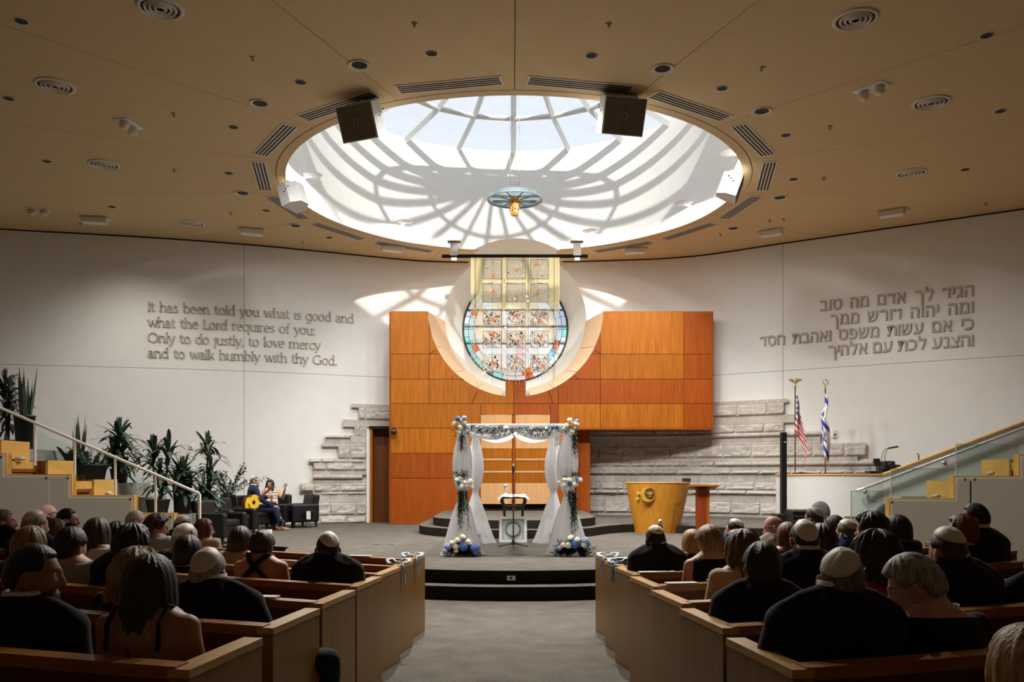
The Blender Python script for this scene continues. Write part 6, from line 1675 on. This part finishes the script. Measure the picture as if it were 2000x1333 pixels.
office_chair(1602, 980, 16.9, mat('grey_upholstery', (.16, .15, .145), .7), 'grey-backed office chair in front of the white booth'); office_chair(1730, 985, 15.5, mat('dark_upholstery', (.05, .055, .05), .7), 'dark office chair behind the lowest glass pane')
one(MB().lathe([(0, 0), (.22, 0), (.22, .04), (0, .05)], n=28, M=Matrix.Rotation(R(90), 4, 'X')), 'round_panel', mat('disc_grey', (.30, .29, .27), .6), 'round grey disc half hidden behind the white booth edge', 'disc').location = P(1557, 960, 19.9)
# ================================================================ FLAGS
def flag(px, Y, ytop, ybot, label, kind, finial):
    p = P(px, ytop, Y); zb = .54; ztop = p.z; zbot = P(px, ybot, Y).z
    t = thing('flag', label, 'flag', (p.x, Y, zb), 0, 'flags on poles')
    mb = MB(); mb.cyl((0, 0, 0), (0, 0, ztop-zb+.12), .015, n=10); mb.build('pole', mat('dark_pole', (.08, .04, .02), .4), t)
    mb = MB(); mb.lathe([(0, 0), (.17, 0), (.17, .03), (.05, .07), (0, .07)], n=20); mb.build('base', mat('brass', (.45, .33, .16), .4), t)
    H = ztop-zbot; nu, nv = 56, 72
    mb = MB(); vs = []; cols = []
    # hoist (v) runs down the pole, the fly (u) falls down in folds
    hh = H*0.50
    for j in range(nv+1):
        for i in range(nu+1):
            u, v = i/nu, j/nv
            x = (0.44*u**.8)*(0.40+.60*min(1, v+u*.5))*(1-.42*u) if kind == 'us' else 0.06*math.sin(u*9)+.16*(u-.45)*min(1, v+u*.6)
            y = -.03-.055*math.sin(u*11+v*1.5)*(.3+u)-.02*math.sin(u*23)
            z = ztop-zb-v*hh-u*(H-hh)*(.96+.04*math.cos(u*11))
            x += .02*math.sin(v*5+u*7)
            vs.append((x-(.0 if kind == 'us' else .02), y, z))
    fs, ms = [], []
    def col(u, v):
        if u > .965 or v > .985 or v < .012: return 3
        if kind == 'us':
            if u < .42 and v < 7/13:
                a, b = u/.42*9, v/(7/13)*8
                fa, fb = a-math.floor(a), b-math.floor(b)
                return 2 if ((int(a)+int(b)) % 2 == 0 and .12 < fa < .88 and .12 < fb < .88) else 1
            return 0 if int(v*13) % 2 == 0 else 2
        if .10 < v < .24 or .76 < v < .90: return 1
        cx, cy = (u-.5)*1.45, (v-.5)
        def tri(s):
            return max(s*cy*1.0, -s*cy*.5+cx*.866, -s*cy*.5-cx*.866)
        for s in (1, -1):
            q = tri(s)
            if .085 < q < .125: return 1
        return 2
    for j in range(nv):
        for i in range(nu):
            fs.append((j*(nu+1)+i, (j+1)*(nu+1)+i, (j+1)*(nu+1)+i+1, j*(nu+1)+i+1)); ms.append(col((i+.5)/nu, (j+.5)/nv))
    o = len(mb.v); mb.v += [Vector(q) for q in vs]; mb.f += [list(f) for f in fs]; mb.m += ms; mb.sm += [True]*len(fs)
    mb.build('cloth', [mat('flag_red', (.42, .02, .025), .75), mat('flag_navy', (.012, .02, .10), .75) if kind == 'us' else mat('flag_blue', (.02, .05, .40), .75), mat('flag_white', (.72, .70, .68), .75), mat('gold_fringe', (.62, .36, .06), .7)], t)
    mb = MB(); z = ztop-zb
    if finial == 'eagle':
        mb.lathe([(0, .10), (.03, .12), (.02, .16), (.03, .20), (0, .22)], n=12); mb.ell((0, 0, .26+0), (.03, .03, .06), 10, 8)
        for s in (-1, 1): mb.tube([(0, 0, .27), (s*.06, 0, .29), (s*.11, 0, .315), (s*.16, 0, .30)], [(.02, .03), (.018, .04), (.012, .03), (.004, .01)], 8)
        mb.ell((.02, 0, .33), (.018, .018, .022), 8, 6)
    else:
        mb.lathe([(0, .08), (.022, .08), (.012, .17), (0, .17)], n=10)
        for s in (1, -1):
            q = [(.085*math.sin(2*PI*k/3), 0, .25+s*.085*math.cos(2*PI*k/3)) for k in range(4)]; mb.tube(q, .010, 6, 0, False)
    for v_ in mb.v: v_.z += z
    mb.build('finial', mat('finial_gold', (.40, .30, .14), .4, metal=.5), t)
    return t
flag(1553, 20.2, 768, 922, 'red, white and blue flag with stars and gold fringe on a pole', 'us', 'eagle')
flag(1612, 20.3, 768, 926, 'white and blue flag with a six-pointed star on a pole', 'il', 'star')
# ================================================================ SMALL WALL FIXTURES
def wall_box(px, py, sz, m, name, label, cat, Yoff=.03, face=None):
    X = 0
    for it in range(6): X = (px-1000)*(wallY(X)-Yoff)/F
    p = P(px, py, wallY(X)-Yoff); t = thing(name, label, cat, p)
    mb = MB(); mb.box((0, 0, 0), sz, bev=.012); mb.build('cover', m, t)
    mb = MB(); mb.box((.0, -sz[1]/2-.004, -.02), (sz[0]*.3, .01, sz[2]*.22)); mb.build('face_plate', face or M_dark, t)
wall_box(1630, 848, (.13, .06, .20), M_white, 'wall_control', 'white control box with dark window on the right wall by the flags', 'wall control')
wall_box(373, 873, (.13, .05, .13), M_white, 'wall_socket', 'white square wall box half hidden by the tall palm, left', 'wall socket')
t = thing('wall_camera', 'small black round camera fixed at the left edge of the wood wall', 'camera', P(769, 842, 22.8))
mb = MB(); mb.ell((0, -.05, -.03), (.09, .09, .08), 14, 10); mb.build('body', M_black, t); mb = MB(); mb.box((0, .02, .05), (.1, .1, .06)); mb.build('mount', M_black, t)
mb = MB(); mb.box((0, 0, 0), (.115, .01, .065)); o = one(mb, 'floor_outlet', M_steel, 'steel outlet plate in the stage riser facing the aisle', 'outlet'); o.location = (-.012, SYC-4.07-.006, .262)
mb = MB(); mb.box((0, -.006, 0), (.03, .006, .03)); q = mb.build('socket', M_dark, o)
for px, l in ((735, 'left'), (765, 'right')):
    q = P(px, 1064.5, 1.29*F/(1064.5-HY)); o = one(MB().box((0, 0, .003), (.10, .035, .004)), 'floor_mark', M_dark, 'short dark tape mark on the stage carpet, %s of two' % l, 'tape mark', 'tape marks on the stage'); o.location = (q.x, q.y, .36)
# ================================================================ PLANTS BEHIND THE LEFT RAIL
M_pot = mat('black_pot', (.016, .014, .013), .5, var=.2); M_potb = mat('brown_pot', (.06, .035, .022), .6, var=.2); M_stem = mat('stem_bark', (.05, .035, .02), .8, var=.3)
def strap(mb, p, az, L, W, up, droop, n=6):
    p = Vector(p); h = Vector((math.cos(az), math.sin(az), 0)); s = Vector((-math.sin(az), math.cos(az), 0)); a, b = [], []
    for k in range(n+1):
        t = k/n; q = p+h*L*t*math.cos(up)*(1-.12*t)+Vector((0, 0, L*(math.sin(up)*t-droop*t*t))); w = W*math.sin(PI*(0.12+.88*(1-t)))**.7*(1-.1*t) if t < 1 else 0.001
        a.append(q-s*w/2); b.append(q+s*w/2)
    mb.add(a+b, [(i, i+1, n+2+i, n+1+i) for i in range(n)], 0, True)
def plant(px, ytop, ybase, Y, kind, pot, label, stems=((0, 0),), potm=None, sc=1.35, grp='potted plants along the left wall'):
    p = P(px, ybase, Y); T_ = P(px, ytop, Y).z-p.z
    t = thing('potted_plant', label, 'plant', p, 0, grp)
    r, h = pot; r = r*Y/F; h = h*Y/F
    mb = MB(); mb.lathe([(0, 0), (r*.78, 0), (r, h*.94), (r*1.05, h*.94), (r*1.05, h), (r*.9, h), (r*.9, h*.93), (0, h*.93)], n=24); mb.build('pot', potm or M_pot, t)
    st = MB(); fo = MB(); rr = random.Random(int(px)*3+7)
    if kind == 'dracaena':
        for si, (dx, fr) in enumerate(stems):
            x = dx*Y/F; top = T_*(1-fr)-.26*sc
            st.tube([(x*.2, .02*si, h*.9), (x*.7, .02*si, (h+top)/2), (x, .0, top)], [.022, .018, .016], 8)
            for k in range(34):
                zz = top-.25*sc*rr.random()**1.5+.06; strap(fo, (x, 0, zz), k*2.4+rr.uniform(-.3, .3), sc*rr.uniform(.34, .5), .055*sc, rr.uniform(.2, 1.35), rr.uniform(.25, .75))
            for k in range(5): strap(fo, (x, 0, top), k*1.3, sc*.3, .04*sc, 1.45, .05)
            for k in range(14):
                zz = h+(top-h)*rr.uniform(.25, .75); strap(fo, (x*.6, 0, zz), k*2.4, sc*rr.uniform(.25, .42), .05*sc, rr.uniform(.1, .8), rr.uniform(.4, .9))
    elif kind == 'snake':
        for k in range(15):
            a = k*2.4; q = .7*r*math.sqrt(rr.random()); L_ = (T_-h)*rr.uniform(.5, 1.0) if k else (T_-h); lean = rr.uniform(0, .16)
            s = Vector((-math.sin(a), math.cos(a), 0)); b = Vector((q*math.cos(a), q*math.sin(a), h*.9)); e = Vector((math.cos(a)*lean*L_, math.sin(a)*lean*L_, L_))
            w = .05*sc; A, B = [], []
            for m in range(7):
                f = m/6; ww = w*(1-f**3)*(.7+.5*math.sin(PI*min(1, f*1.2))); A.append(b+e*f-s*ww/2); B.append(b+e*f+s*ww/2+Vector((0, .008, 0)))
            fo.add(A+B, [(i, i+1, 8+i, 7+i) for i in range(6)], 0, True)
    elif kind == 'zz':
        for k in range(15):
            a = k*2.4; L_ = (T_-h)*rr.uniform(.75, 1.25); up = rr.uniform(.55, 1.35)
            d = Vector((math.cos(a)*math.cos(up), math.sin(a)*math.cos(up), math.sin(up))); spray(fo, (.4*r*math.cos(a), .4*r*math.sin(a), h*.9), d, L_, 26, .085*sc, .034*sc, 0, .25)
        st.cyl((0, 0, h*.85), (0, 0, h*.95), r*.5, n=12)
    elif kind == 'philodendron':
        for k in range(9):
            a = k*2.4; strap(fo, (0, 0, h*.9), a, sc*rr.uniform(.5, .75), .17*sc, rr.uniform(.4, 1.2), rr.uniform(.3, .7), 8)
        st.cyl((0, 0, h*.85), (0, 0, h*.95), r*.5, n=12)
    if st.v: st.build('stem', M_stem, t)
    fo.build('foliage', M_leaf, t)
    return t
plant(14, 722, 874, 16.3, 'dracaena', (14, 14), 'dark palm-like plant at the left edge above the tiers', stems=((-4, 0), (5, .12), (0, .35)), sc=1.3)
plant(48, 708, 880, 15.6, 'snake', (19, 68), 'tall snake plant in a high black planter, upper left')
plant(133, 868, 941, 16.2, 'philodendron', (10, 38), 'low broad-leaved plant left of the smaller snake plant', sc=.8)
plant(153, 804, 940, 15.8, 'snake', (17, 58), 'smaller snake plant behind the left rail', sc=.8)
plant(178, 858, 946, 15.4, 'zz', (29, 38), 'bushy fern-like plant in a wide black bowl behind the left rail', sc=.8)
plant(233, 817, 944, 15.9, 'dracaena', (17, 28), 'large dragon tree in a black pot behind the left rail', stems=((0, 0), (8, .25), (-12, .3)), sc=1.5)
plant(308, 850, 1003, 15.6, 'dracaena', (23, 27), 'twin-crowned dragon tree in a brown pot behind the left rail', stems=((-10, 0), (22, 0), (5, .3)), potm=M_potb, sc=1.3)
plant(356, 893, 1012, 15.9, 'dracaena', (19, 92), 'leafy plant in a tall black planter near the end of the left rail', stems=((0, 0.0), (-8, .1), (6, .2)), sc=1.4)
plant(405, 845, 1010, 17.4, 'dracaena', (16, 30), 'tallest dragon tree on the stage left of the armchairs', stems=((0, 0), (6, .3), (-8, .5), (3, .62)), sc=1.35)
plant(445, 888, 1003, 19.5, 'zz', (14, 36), 'feathery plant in a dark pot behind the guitar player', sc=1.2)
# ledges that carry the planters
mb = MB()
for a, b, y, Y0, Y1 in ((-60, 100, 879, 15.0, 16.9), (100, 252, 944, 15.0, 16.9), (252, 285, 972, 15.0, 16.9), (285, 378, 1005, 15.0, 16.9), (385, 425, 1010, 16.95, 18.0), (425, 466, 1003, 18.9, 20.1)):
    zt = P(0, y, 15.7 if Y0 < 16 else (17.4 if Y0 < 18 else 19.5)).z; Ym = (Y0+Y1)/2
    x0, x1 = (a-1000)*Ym/F, (b-1000)*Ym/F; mb.box(((x0+x1)/2, Ym, zt/2), (x1-x0, Y1-Y0, zt-.004))
struct(mb, 'trim_3', mat('ledge_grey', (.20, .185, .16), .8), 'grey stepped planter ledge')
# ================================================================ ARMCHAIRS AND THE TWO MUSICIANS
M_lea = mat('black_leather', (.007, .0065, .0065), .42, var=.2, spec=.35, scale=20, bump=.15, bscale=90)
def armchair(px, ybase, rz, label, Y=None):
    Y = Y or 1.29*F/(ybase-HY); X = (px-1000)*Y/F
    t = thing('armchair', label, 'armchair', (X, Y, .36), rz, 'black leather armchairs')
    mb = MB(); mb.box((0, .02, .24), (.52, .60, .20), bev=.03); mb.build('seat_base', M_lea, t)
    mb = MB(); mb.box((0, -.03, .395), (.51, .56, .13), bev=.045); mb.build('seat_cushion', M_lea, t)
    mb = MB(); mb.box((0, .30, .52), (.60, .16, .62), bev=.05, M=Matrix.Translation((0, .3, .3)) @ Matrix.Rotation(R(-9), 4, 'X') @ Matrix.Translation((0, -.3, -.3))); mb.build('backrest', M_lea, t)
    for s in (-1, 1):
        mb = MB(); mb.box((s*.335, 0, .36), (.15, .74, .46), bev=.045); mb.build('arm', M_lea, t)
        for y in (-.3, .3):
            mb = MB(); mb.cyl((s*.34, y, 0), (s*.34, y, .15), .025, .035, 8); mb.build('leg', M_black, t)
    return t
armchair(428, 1062, R(75), 'black leather armchair nearest the left rail')
armchair(452, 1048, R(62), 'second black leather armchair, behind the nearest one')
armchair(497, 1037, R(60), 'black leather armchair under the guitar player')
armchair(537, 1031, R(-4), 'black leather armchair under the long-haired woman')
armchair(583, 1030, R(-48), 'empty black leather armchair by the stone wall')
gm_ = person('man in navy suit with guitar sitting in an armchair on the stage, looking right', 496, 930, 20.15, body=493, yaw=62, hy=78, hair=('short', 'saltpep'), kip=(34, 40), top=('jacket', 'navy'), pants='navy', row=False, base_z=.36, seat=.44, ext=('beard', 'tanshoes'), grp='musicians on the stage',
   arms=[((-.26, .16, .70), (-.10, .40, .80), (.2, .8, .1)), ((.31, .12, .74), (.16, .46, .56), (-.1, .95, -.2))], legs=[((-.13, .46, .50), (-.14, .50, .09)), ((.15, .48, .50), (.16, .62, .09))], vox=.013)
wm_ = person('woman with long dark hair and patterned shawl gesturing in an armchair on the stage', 528, 937, 20.9, body=531, yaw=165, hy=190, sex='f', skin='tan', hair=('long', 'black'), top=('tee', 'peach'), pants='blackd', row=False, base_z=.36, seat=.44, grp='musicians on the stage',
   arms=[((-.25, .10, .74), (-.31, .24, .98), (-.15, .25, .95), (0, 1, 0), .3), ((.24, .08, .72), (.04, .32, .66), (-.8, .5, 0))], ext=('fronthair',), legs=[((-.06, .46, .60), (-.20, .66, .30), (-.4, .8, -.3)), ((.12, .46, .52), (.10, .44, .09))], vox=.013)
Lw = wm_['L']; mb = MB()
for s in (-1, 1):
    pts = [Lw(s*.075, -.06, 1.085), Lw(s*.085, .03, 1.06), Lw(s*.08, .125, .95), Lw(s*.075, .15, .8), Lw(s*.09, .19, .62), Lw(s*.10, .30, .60)]
    mb.tube(pts, [(.035, .012), (.045, .014), (.055, .014), (.06, .014), (.06, .014), (.05, .012)], 10, 0)
    for k in range(9):
        f = .12+.1*k; i = min(4, int(f*5)); q = pts[i].lerp(pts[i+1], f*5-i); mb.box(q+Vector((0, .012, 0)), (.10, .018, .018), 1+k % 2)
mb.build('shawl', [mat('shawl_cream', (.62, .56, .46), .8), mat('shawl_blue', (.22, .32, .40), .8), mat('shawl_brown', (.30, .16, .10), .8)], wm_['o'])
gt = thing('guitar', 'acoustic guitar with golden yellow top held by the man in the navy suit', 'guitar', P(490, 984, 19.72))
out = []
for k in range(40):
    a = 2*PI*k/40; c = math.cos(a); q = .205-.035*math.cos(2*a)*0-.045*g2(c-.12, .28)+.012*c*-1
    out.append((q*math.sin(a)*.98, 0.0, .245*c))
Mg = Matrix.Rotation(R(63), 4, 'Z') @ Matrix.Rotation(R(60), 4, 'Y')
mb = MB(); nn = len(out); fr = [Vector((x, -.05, z)) for x, y, z in out]; bk = [Vector((x, .05, z)) for x, y, z in out]
mb.loft([fr, bk], 1, True, False, True, M=Mg); mb.add(bk, [list(range(nn))[::-1]], 1, False, Mg); mb.build('back_and_sides', [M_maple, mat('rosewood', (.10, .035, .015), .35)], gt)
mb = MB(); mb.add([p-Vector((0, .001, 0)) for p in fr], [list(range(nn))], 0, False, Mg); mb.build('top', mat('golden_spruce', (.78, .46, .03), .3, var=.05), gt)
mb = MB(); mb.add([(.05*math.cos(2*PI*i/24), -.053, .045+.05*math.sin(2*PI*i/24)) for i in range(24)], [list(range(24))], 0, False, Mg); mb.build('sound_hole', M_dark, gt)
mb = MB(); mb.box((0, -.06, .42), (.05, .022, .42), M=Mg); mb.build('neck', MATS['rosewood'], gt); mb = MB(); mb.box((0, -.055, .68), (.07, .018, .16), M=Mg); mb.build('headstock', MATS['rosewood'], gt); mb = MB(); mb.box((0, -.058, -.12), (.13, .012, .02), M=Mg); mb.build('bridge', MATS['rosewood'], gt)
mp = thing('music_papers', 'white sheets on the floor by the guitar player', 'paper', P(500, 1036, 18.6)); mp.location.z = .36
for k, (x, rz_) in enumerate(((-.1, .2), (.25, 1.0))):
    mb = MB(); mb.box((x, 0, .06), (.24, .02, .13), rz=rz_); mb.build('sheet', M_cloth, mp)
bag = thing('side_table', 'low wire-legged side table with papers beside the empty armchair', 'side table', (P(604, 0, 21.3).x, 21.3, .36))
mb = MB(); mb.box((0, 0, .42), (.2, .3, .02)); mb.build('tabletop', M_black, bag)
for s in (-1, 1):
    mb = MB(); mb.tube([(s*.09, -.13, .42), (-s*.09, -.13, 0)], .008, 6); mb.build('leg', M_black, bag)
mb = MB(); mb.box((.02, -.16, .32), (.10, .01, .2), rz=.3); mb.build('paper', M_cloth, bag)
# ================================================================ WALL INSCRIPTIONS
M_let = mat('letter_paint', (0.46, 0.405, 0.315), .7, var=.03)
def AR(cx, cy, rx, ry, a0, a1, n=14): return [(cx+rx*math.cos(R(a0+(a1-a0)*i/n)), cy+ry*math.sin(R(a0+(a1-a0)*i/n))) for i in range(n+1)]
def stem(x, z0, z1): return [(x, z0), (x, z1)]
def ser(x, z, w=.15): return [(x-w, z), (x+w, z)]
def tsl(x, z): return [(x-.17, z-.13), (x, z)]
def arch(x0, x1): return [(x0, .62)]+AR((x0+x1)/2, .60, (x1-x0)/2, .40, 165, 0, 10)+[(x1, 0)]
BO = AR(.46, .5, .36, .5, 0, 360, 24)
GLY = {'I': (.36, [stem(.18, 0, 1.4), ser(.18, .03), ser(.18, 1.38)]), 't': (.58, [[(.22, 1.28), (.22, .25), (.28, .08), (.42, .03), (.55, .1)], [(.0, .98), (.52, .98)]]),
 'h': (.98, [stem(.17, 0, 1.55), tsl(.17, 1.55), arch(.17, .80), ser(.17, .03), ser(.80, .03)]), 'n': (.98, [stem(.17, 0, 1), tsl(.17, 1), arch(.17, .80), ser(.17, .03), ser(.80, .03)]),
 'm': (1.52, [stem(.17, 0, 1), tsl(.17, 1), arch(.17, .75), arch(.75, 1.33), ser(.17, .03), ser(.75, .03), ser(1.33, .03)]), 'a': (.82, [[(.12, .82)]+AR(.36, .68, .26, .32, 130, 0, 8)+[(.62, .15), (.68, .03), (.80, .05)], AR(.38, .28, .27, .28, 70, 300, 12)+[(.62, .2)]]),
 's': (.70, [spl([(.58, .84), (.40, .98), (.18, .93), (.13, .73), (.33, .54), (.57, .36), (.55, .11), (.33, .01), (.08, .13)], 3)]), 'b': (.96, [stem(.17, .03, 1.55), tsl(.17, 1.55), AR(.48, .5, .34, .49, 155, -155, 20)]),
 'e': (.86, [[(.12, .55), (.74, .57)]+AR(.45, .5, .34, .5, 12, 310, 20)]), 'o': (.95, [BO]), 'l': (.38, [stem(.19, 0, 1.55), tsl(.19, 1.55), ser(.19, .03)]), 'd': (.98, [AR(.45, .5, .34, .49, 30, 330, 20), stem(.80, 0, 1.55), tsl(.80, 1.55), [(.8, .04), (.94, .04)]]),
 'y': (.86, [[(.08, .98), (.44, .05)], [(.80, .98), (.40, -.12), (.24, -.42), (.06, -.48)], ser(.1, .98), ser(.78, .98, .11)]), 'u': (.96, [[(.17, .98), (.17, .35)]+AR(.45, .34, .28, .33, 190, 350, 8), stem(.78, 0, 1), tsl(.17, 1), tsl(.78, 1), [(.78, .04), (.92, .04)]]),
 'w': (1.28, [[(.08, .98), (.37, .02)], [(.37, .02), (.64, .95)], [(.64, .95), (.92, .02)], [(.92, .02), (1.20, .98)], ser(.08, .98), ser(1.2, .98, .1)]), 'i': (.36, [stem(.18, 0, 1), tsl(.18, 1), ser(.18, .03)]), 'g': (.96, [AR(.45, .5, .34, .49, 30, 330, 20), [(.80, .98), (.80, -.15), (.68, -.42), (.42, -.48), (.16, -.36)]]),
 'L': (.84, [[(.18, 1.38), (.18, .04)], [(.04, .03), (.76, .03), (.80, .25)], ser(.18, 1.38)]), 'r': (.62, [stem(.17, 0, 1), tsl(.17, 1), [(.17, .62), (.26, .85), (.42, .97), (.58, .92)], ser(.17, .03)]), 'q': (.98, [AR(.45, .5, .34, .49, 30, 330, 20), stem(.80, -.5, 1), ser(.8, -.47)]),
 'f': (.58, [[(.64, 1.42), (.50, 1.54), (.34, 1.46), (.27, 1.2), (.27, 0)], [(.05, .98), (.52, .98)], ser(.27, .03)]), 'O': (1.42, [AR(.70, .70, .60, .70, 0, 360, 28)]), 'j': (.38, [[(.2, 1), (.2, -.25), (.1, -.45), (-.08, -.48)], tsl(.2, 1)]),
 'v': (.82, [[(.08, .98), (.42, .02)], [(.42, .02), (.76, .98)], ser(.08, .98, .12), ser(.76, .98, .1)]), 'c': (.80, [AR(.46, .5, .36, .5, 45, 320, 20)]), 'k': (.86, [stem(.17, 0, 1.55), tsl(.17, 1.55), [(.72, .98), (.22, .48)], [(.34, .58), (.80, .03)], ser(.17, .03)]),
 'G': (1.36, [AR(.70, .70, .60, .70, 40, 330, 24), stem(1.18, .1, .62), ser(1.16, .62)]), '.': (.34, [[(.17, .0), (.17, .14)]]), ',': (.34, [[(.19, .12), (.17, -.02), (.08, -.2)]]), ':': (.36, [[(.17, .0), (.17, .14)], [(.17, .72), (.17, .86)]])}
def arc_table():
    xs_ = [-16+0.02*i for i in range(1600)]; s = [0]
    for i in range(1, len(xs_)): s.append(s[-1]+math.hypot(.02, wallY(xs_[i])-wallY(xs_[i-1])))
    return xs_, s
AX, AS = arc_table()
def s_at(X): 
    i = min(len(AX)-1, max(0, int((X+16)/.02))); return AS[i]
def x_at(s):
    lo, hi = 0, len(AS)-1
    while hi-lo > 1:
        m = (lo+hi)//2
        if AS[m] <= s: lo = m
        else: hi = m
    return AX[lo]+.02*(s-AS[lo])/max(1e-6, AS[hi]-AS[lo])
def px_x(px):
    X = 0
    for it in range(8): X = (px-1000)*wallY(X)/F
    return X
def glyph_mesh(strokes, xh, sx, depth=.032):
    mb = MB()
    for st in strokes:
        p = [Vector((x*xh*sx, 0, z*xh)) for x, z in st]; rings = []
        for k in range(len(p)):
            t = (p[min(k+1, len(p)-1)]-p[max(k-1, 0)]).normalized(); n = Vector((-t.z, 0, t.x))
            a = math.atan2(t.z, t.x); w = xh*(.055+.125*abs(math.sin(a+R(12))))
            if len(st) == 2 and st[0][1] != st[1][1] and abs(st[0][1]-st[1][1]) < .15 and abs(st[0][0]-st[1][0]) < .02: w = xh*.17
            e = t*(w*.15 if k == len(p)-1 else (-w*.15 if k == 0 else 0))
            rings.append([p[k]+e+n*w/2, p[k]+e-n*w/2, p[k]+e-n*w/2+Vector((0, depth, 0)), p[k]+e+n*w/2+Vector((0, depth, 0))])
        mb.loft(rings, 0, False)
    return mb
def place_letter(o, X, z, par):
    dx = .05; a = math.atan2(wallY(X+dx)-wallY(X-dx), 2*dx)
    o.rotation_euler = (0, 0, a)
    o.location = Vector((X, wallY(X)-.042, z))-par_loc(par)
def par_loc(p):
    v = Vector((0, 0, 0))
    while p is not None: v += p.location; p = p.parent
    return v
LINES = ['It has been told you what is good and', 'what the Lord requires of you:', 'Only to do justly, to love mercy', 'and to walk humbly with thy God.']
X0 = px_x(291); S0 = s_at(X0); XH = .168
ENDS = [693, 619, 628.5, 661]
ins = thing('wall_inscription', 'raised serif letters in English on the left plaster wall', 'wall lettering', (X0, wallY(X0)-.05, 4.7))
cache = {}
for li, ln in enumerate(LINES):
    zb = 5.87-.393*li
    ad = sum(GLY[c][0] if c != ' ' else .62 for c in ln); tgt = s_at(px_x(ENDS[li]))-S0
    sx = tgt/(ad*XH)
    row = bpy.data.objects.new('text_line', None); C.objects.link(row); row.parent = ins; row.location = Vector((0, 0, zb-4.7))
    s = S0
    for c in ln:
        if c == ' ': s += .62*XH*sx; continue
        aw, st = GLY[c]
        key = (c, round(sx, 2))
        if key not in cache: cache[key] = glyph_mesh(st, XH, sx).mesh('letter', M_let)
        o = bpy.data.objects.new('letter', cache[key]); C.objects.link(o); o.parent = row
        Xl = x_at(s); place_letter(o, Xl, zb, row); s += aw*XH*sx
HEB = ['\u05d4\u05d2\u05d9\u05d3 \u05dc\u05da \u05d0\u05d3\u05dd \u05de\u05d4 \u05d8\u05d5\u05d1', '\u05d5\u05de\u05d4 \u05d9\u05d4\u05d5\u05d4 \u05d3\u05d5\u05e8\u05e9 \u05de\u05de\u05da', '\u05db\u05d9 \u05d0\u05dd \u05e2\u05e9\u05d5\u05ea \u05de\u05e9\u05e4\u05d8 \u05d5\u05d0\u05d4\u05d1\u05ea \u05d7\u05e1\u05d3', '\u05d5\u05d4\u05e6\u05e0\u05e2 \u05dc\u05db\u05ea \u05e2\u05dd \u05d0\u05dc\u05d4\u05d9\u05da']
HENDS = [1601, 1621, 1484, 1617]
hc = {}
def heb(ch):
    if ch in hc: return hc[ch]
    if ch == '\u05d3':
        mb = MB(); mb.box((.085, .02, .232), (.17, .045, .042)); mb.box((.137, .02, .115), (.040, .045, .23)); mb.box((.012, .02, .222), (.024, .045, .062))
        hc[ch] = (mb.mesh('letter', M_let), .17); return hc[ch]
    cu = bpy.data.curves.new('heb', 'FONT'); cu.body = ch; cu.size = .43; cu.extrude = .012; cu.bevel_depth = .009; cu.bevel_resolution = 0
    o = bpy.data.objects.new('heb', cu); C.objects.link(o); bpy.context.view_layer.update()
    me = bpy.data.meshes.new_from_object(o.evaluated_get(bpy.context.evaluated_depsgraph_get()))
    xs_ = [v.co.x for v in me.vertices]; mn, mx = min(xs_), max(xs_)
    for v in me.vertices: v.co = Vector(((v.co.x-mn)*.84, -v.co.z+.02, v.co.y))
    me.flip_normals() if False else None
    me.materials.clear(); me.materials.append(M_let); me.name = 'letter'
    bpy.data.objects.remove(o); hc[ch] = (me, (mx-mn)*.84); return hc[ch]
XR0 = px_x(1901); SR = s_at(XR0)
hin = thing('wall_inscription', 'raised square Hebrew letters on the right plaster wall', 'wall lettering', (XR0, wallY(XR0)-.05, 4.7))
for li, ln in enumerate(HEB):
    zb = 5.885-.391*li; tgt = SR-s_at(px_x(HENDS[li]))
    nat = sum(heb(c)[1] for c in ln if c != ' '); ng = sum(1 for i in range(len(ln)-1) if ln[i] != ' ' and ln[i+1] != ' '); ns = ln.count(' ')
    gap = .05; space = (tgt-nat-gap*ng)/ns
    if space < .2: gap = max(.03, gap-(.2*ns-space*ns)/max(1, ng)); space = (tgt-nat-gap*ng)/ns
    row = bpy.data.objects.new('text_line', None); C.objects.link(row); row.parent = hin; row.location = Vector((0, 0, zb-4.7))
    s = SR
    for i, c in enumerate(ln):
        if c == ' ': s -= space; continue
        me, wd = heb(c); s -= wd
        o = bpy.data.objects.new('letter', me); C.objects.link(o); o.parent = row
        place_letter(o, x_at(s), zb, row)
        if i+1 < len(ln) and ln[i+1] != ' ': s -= gap
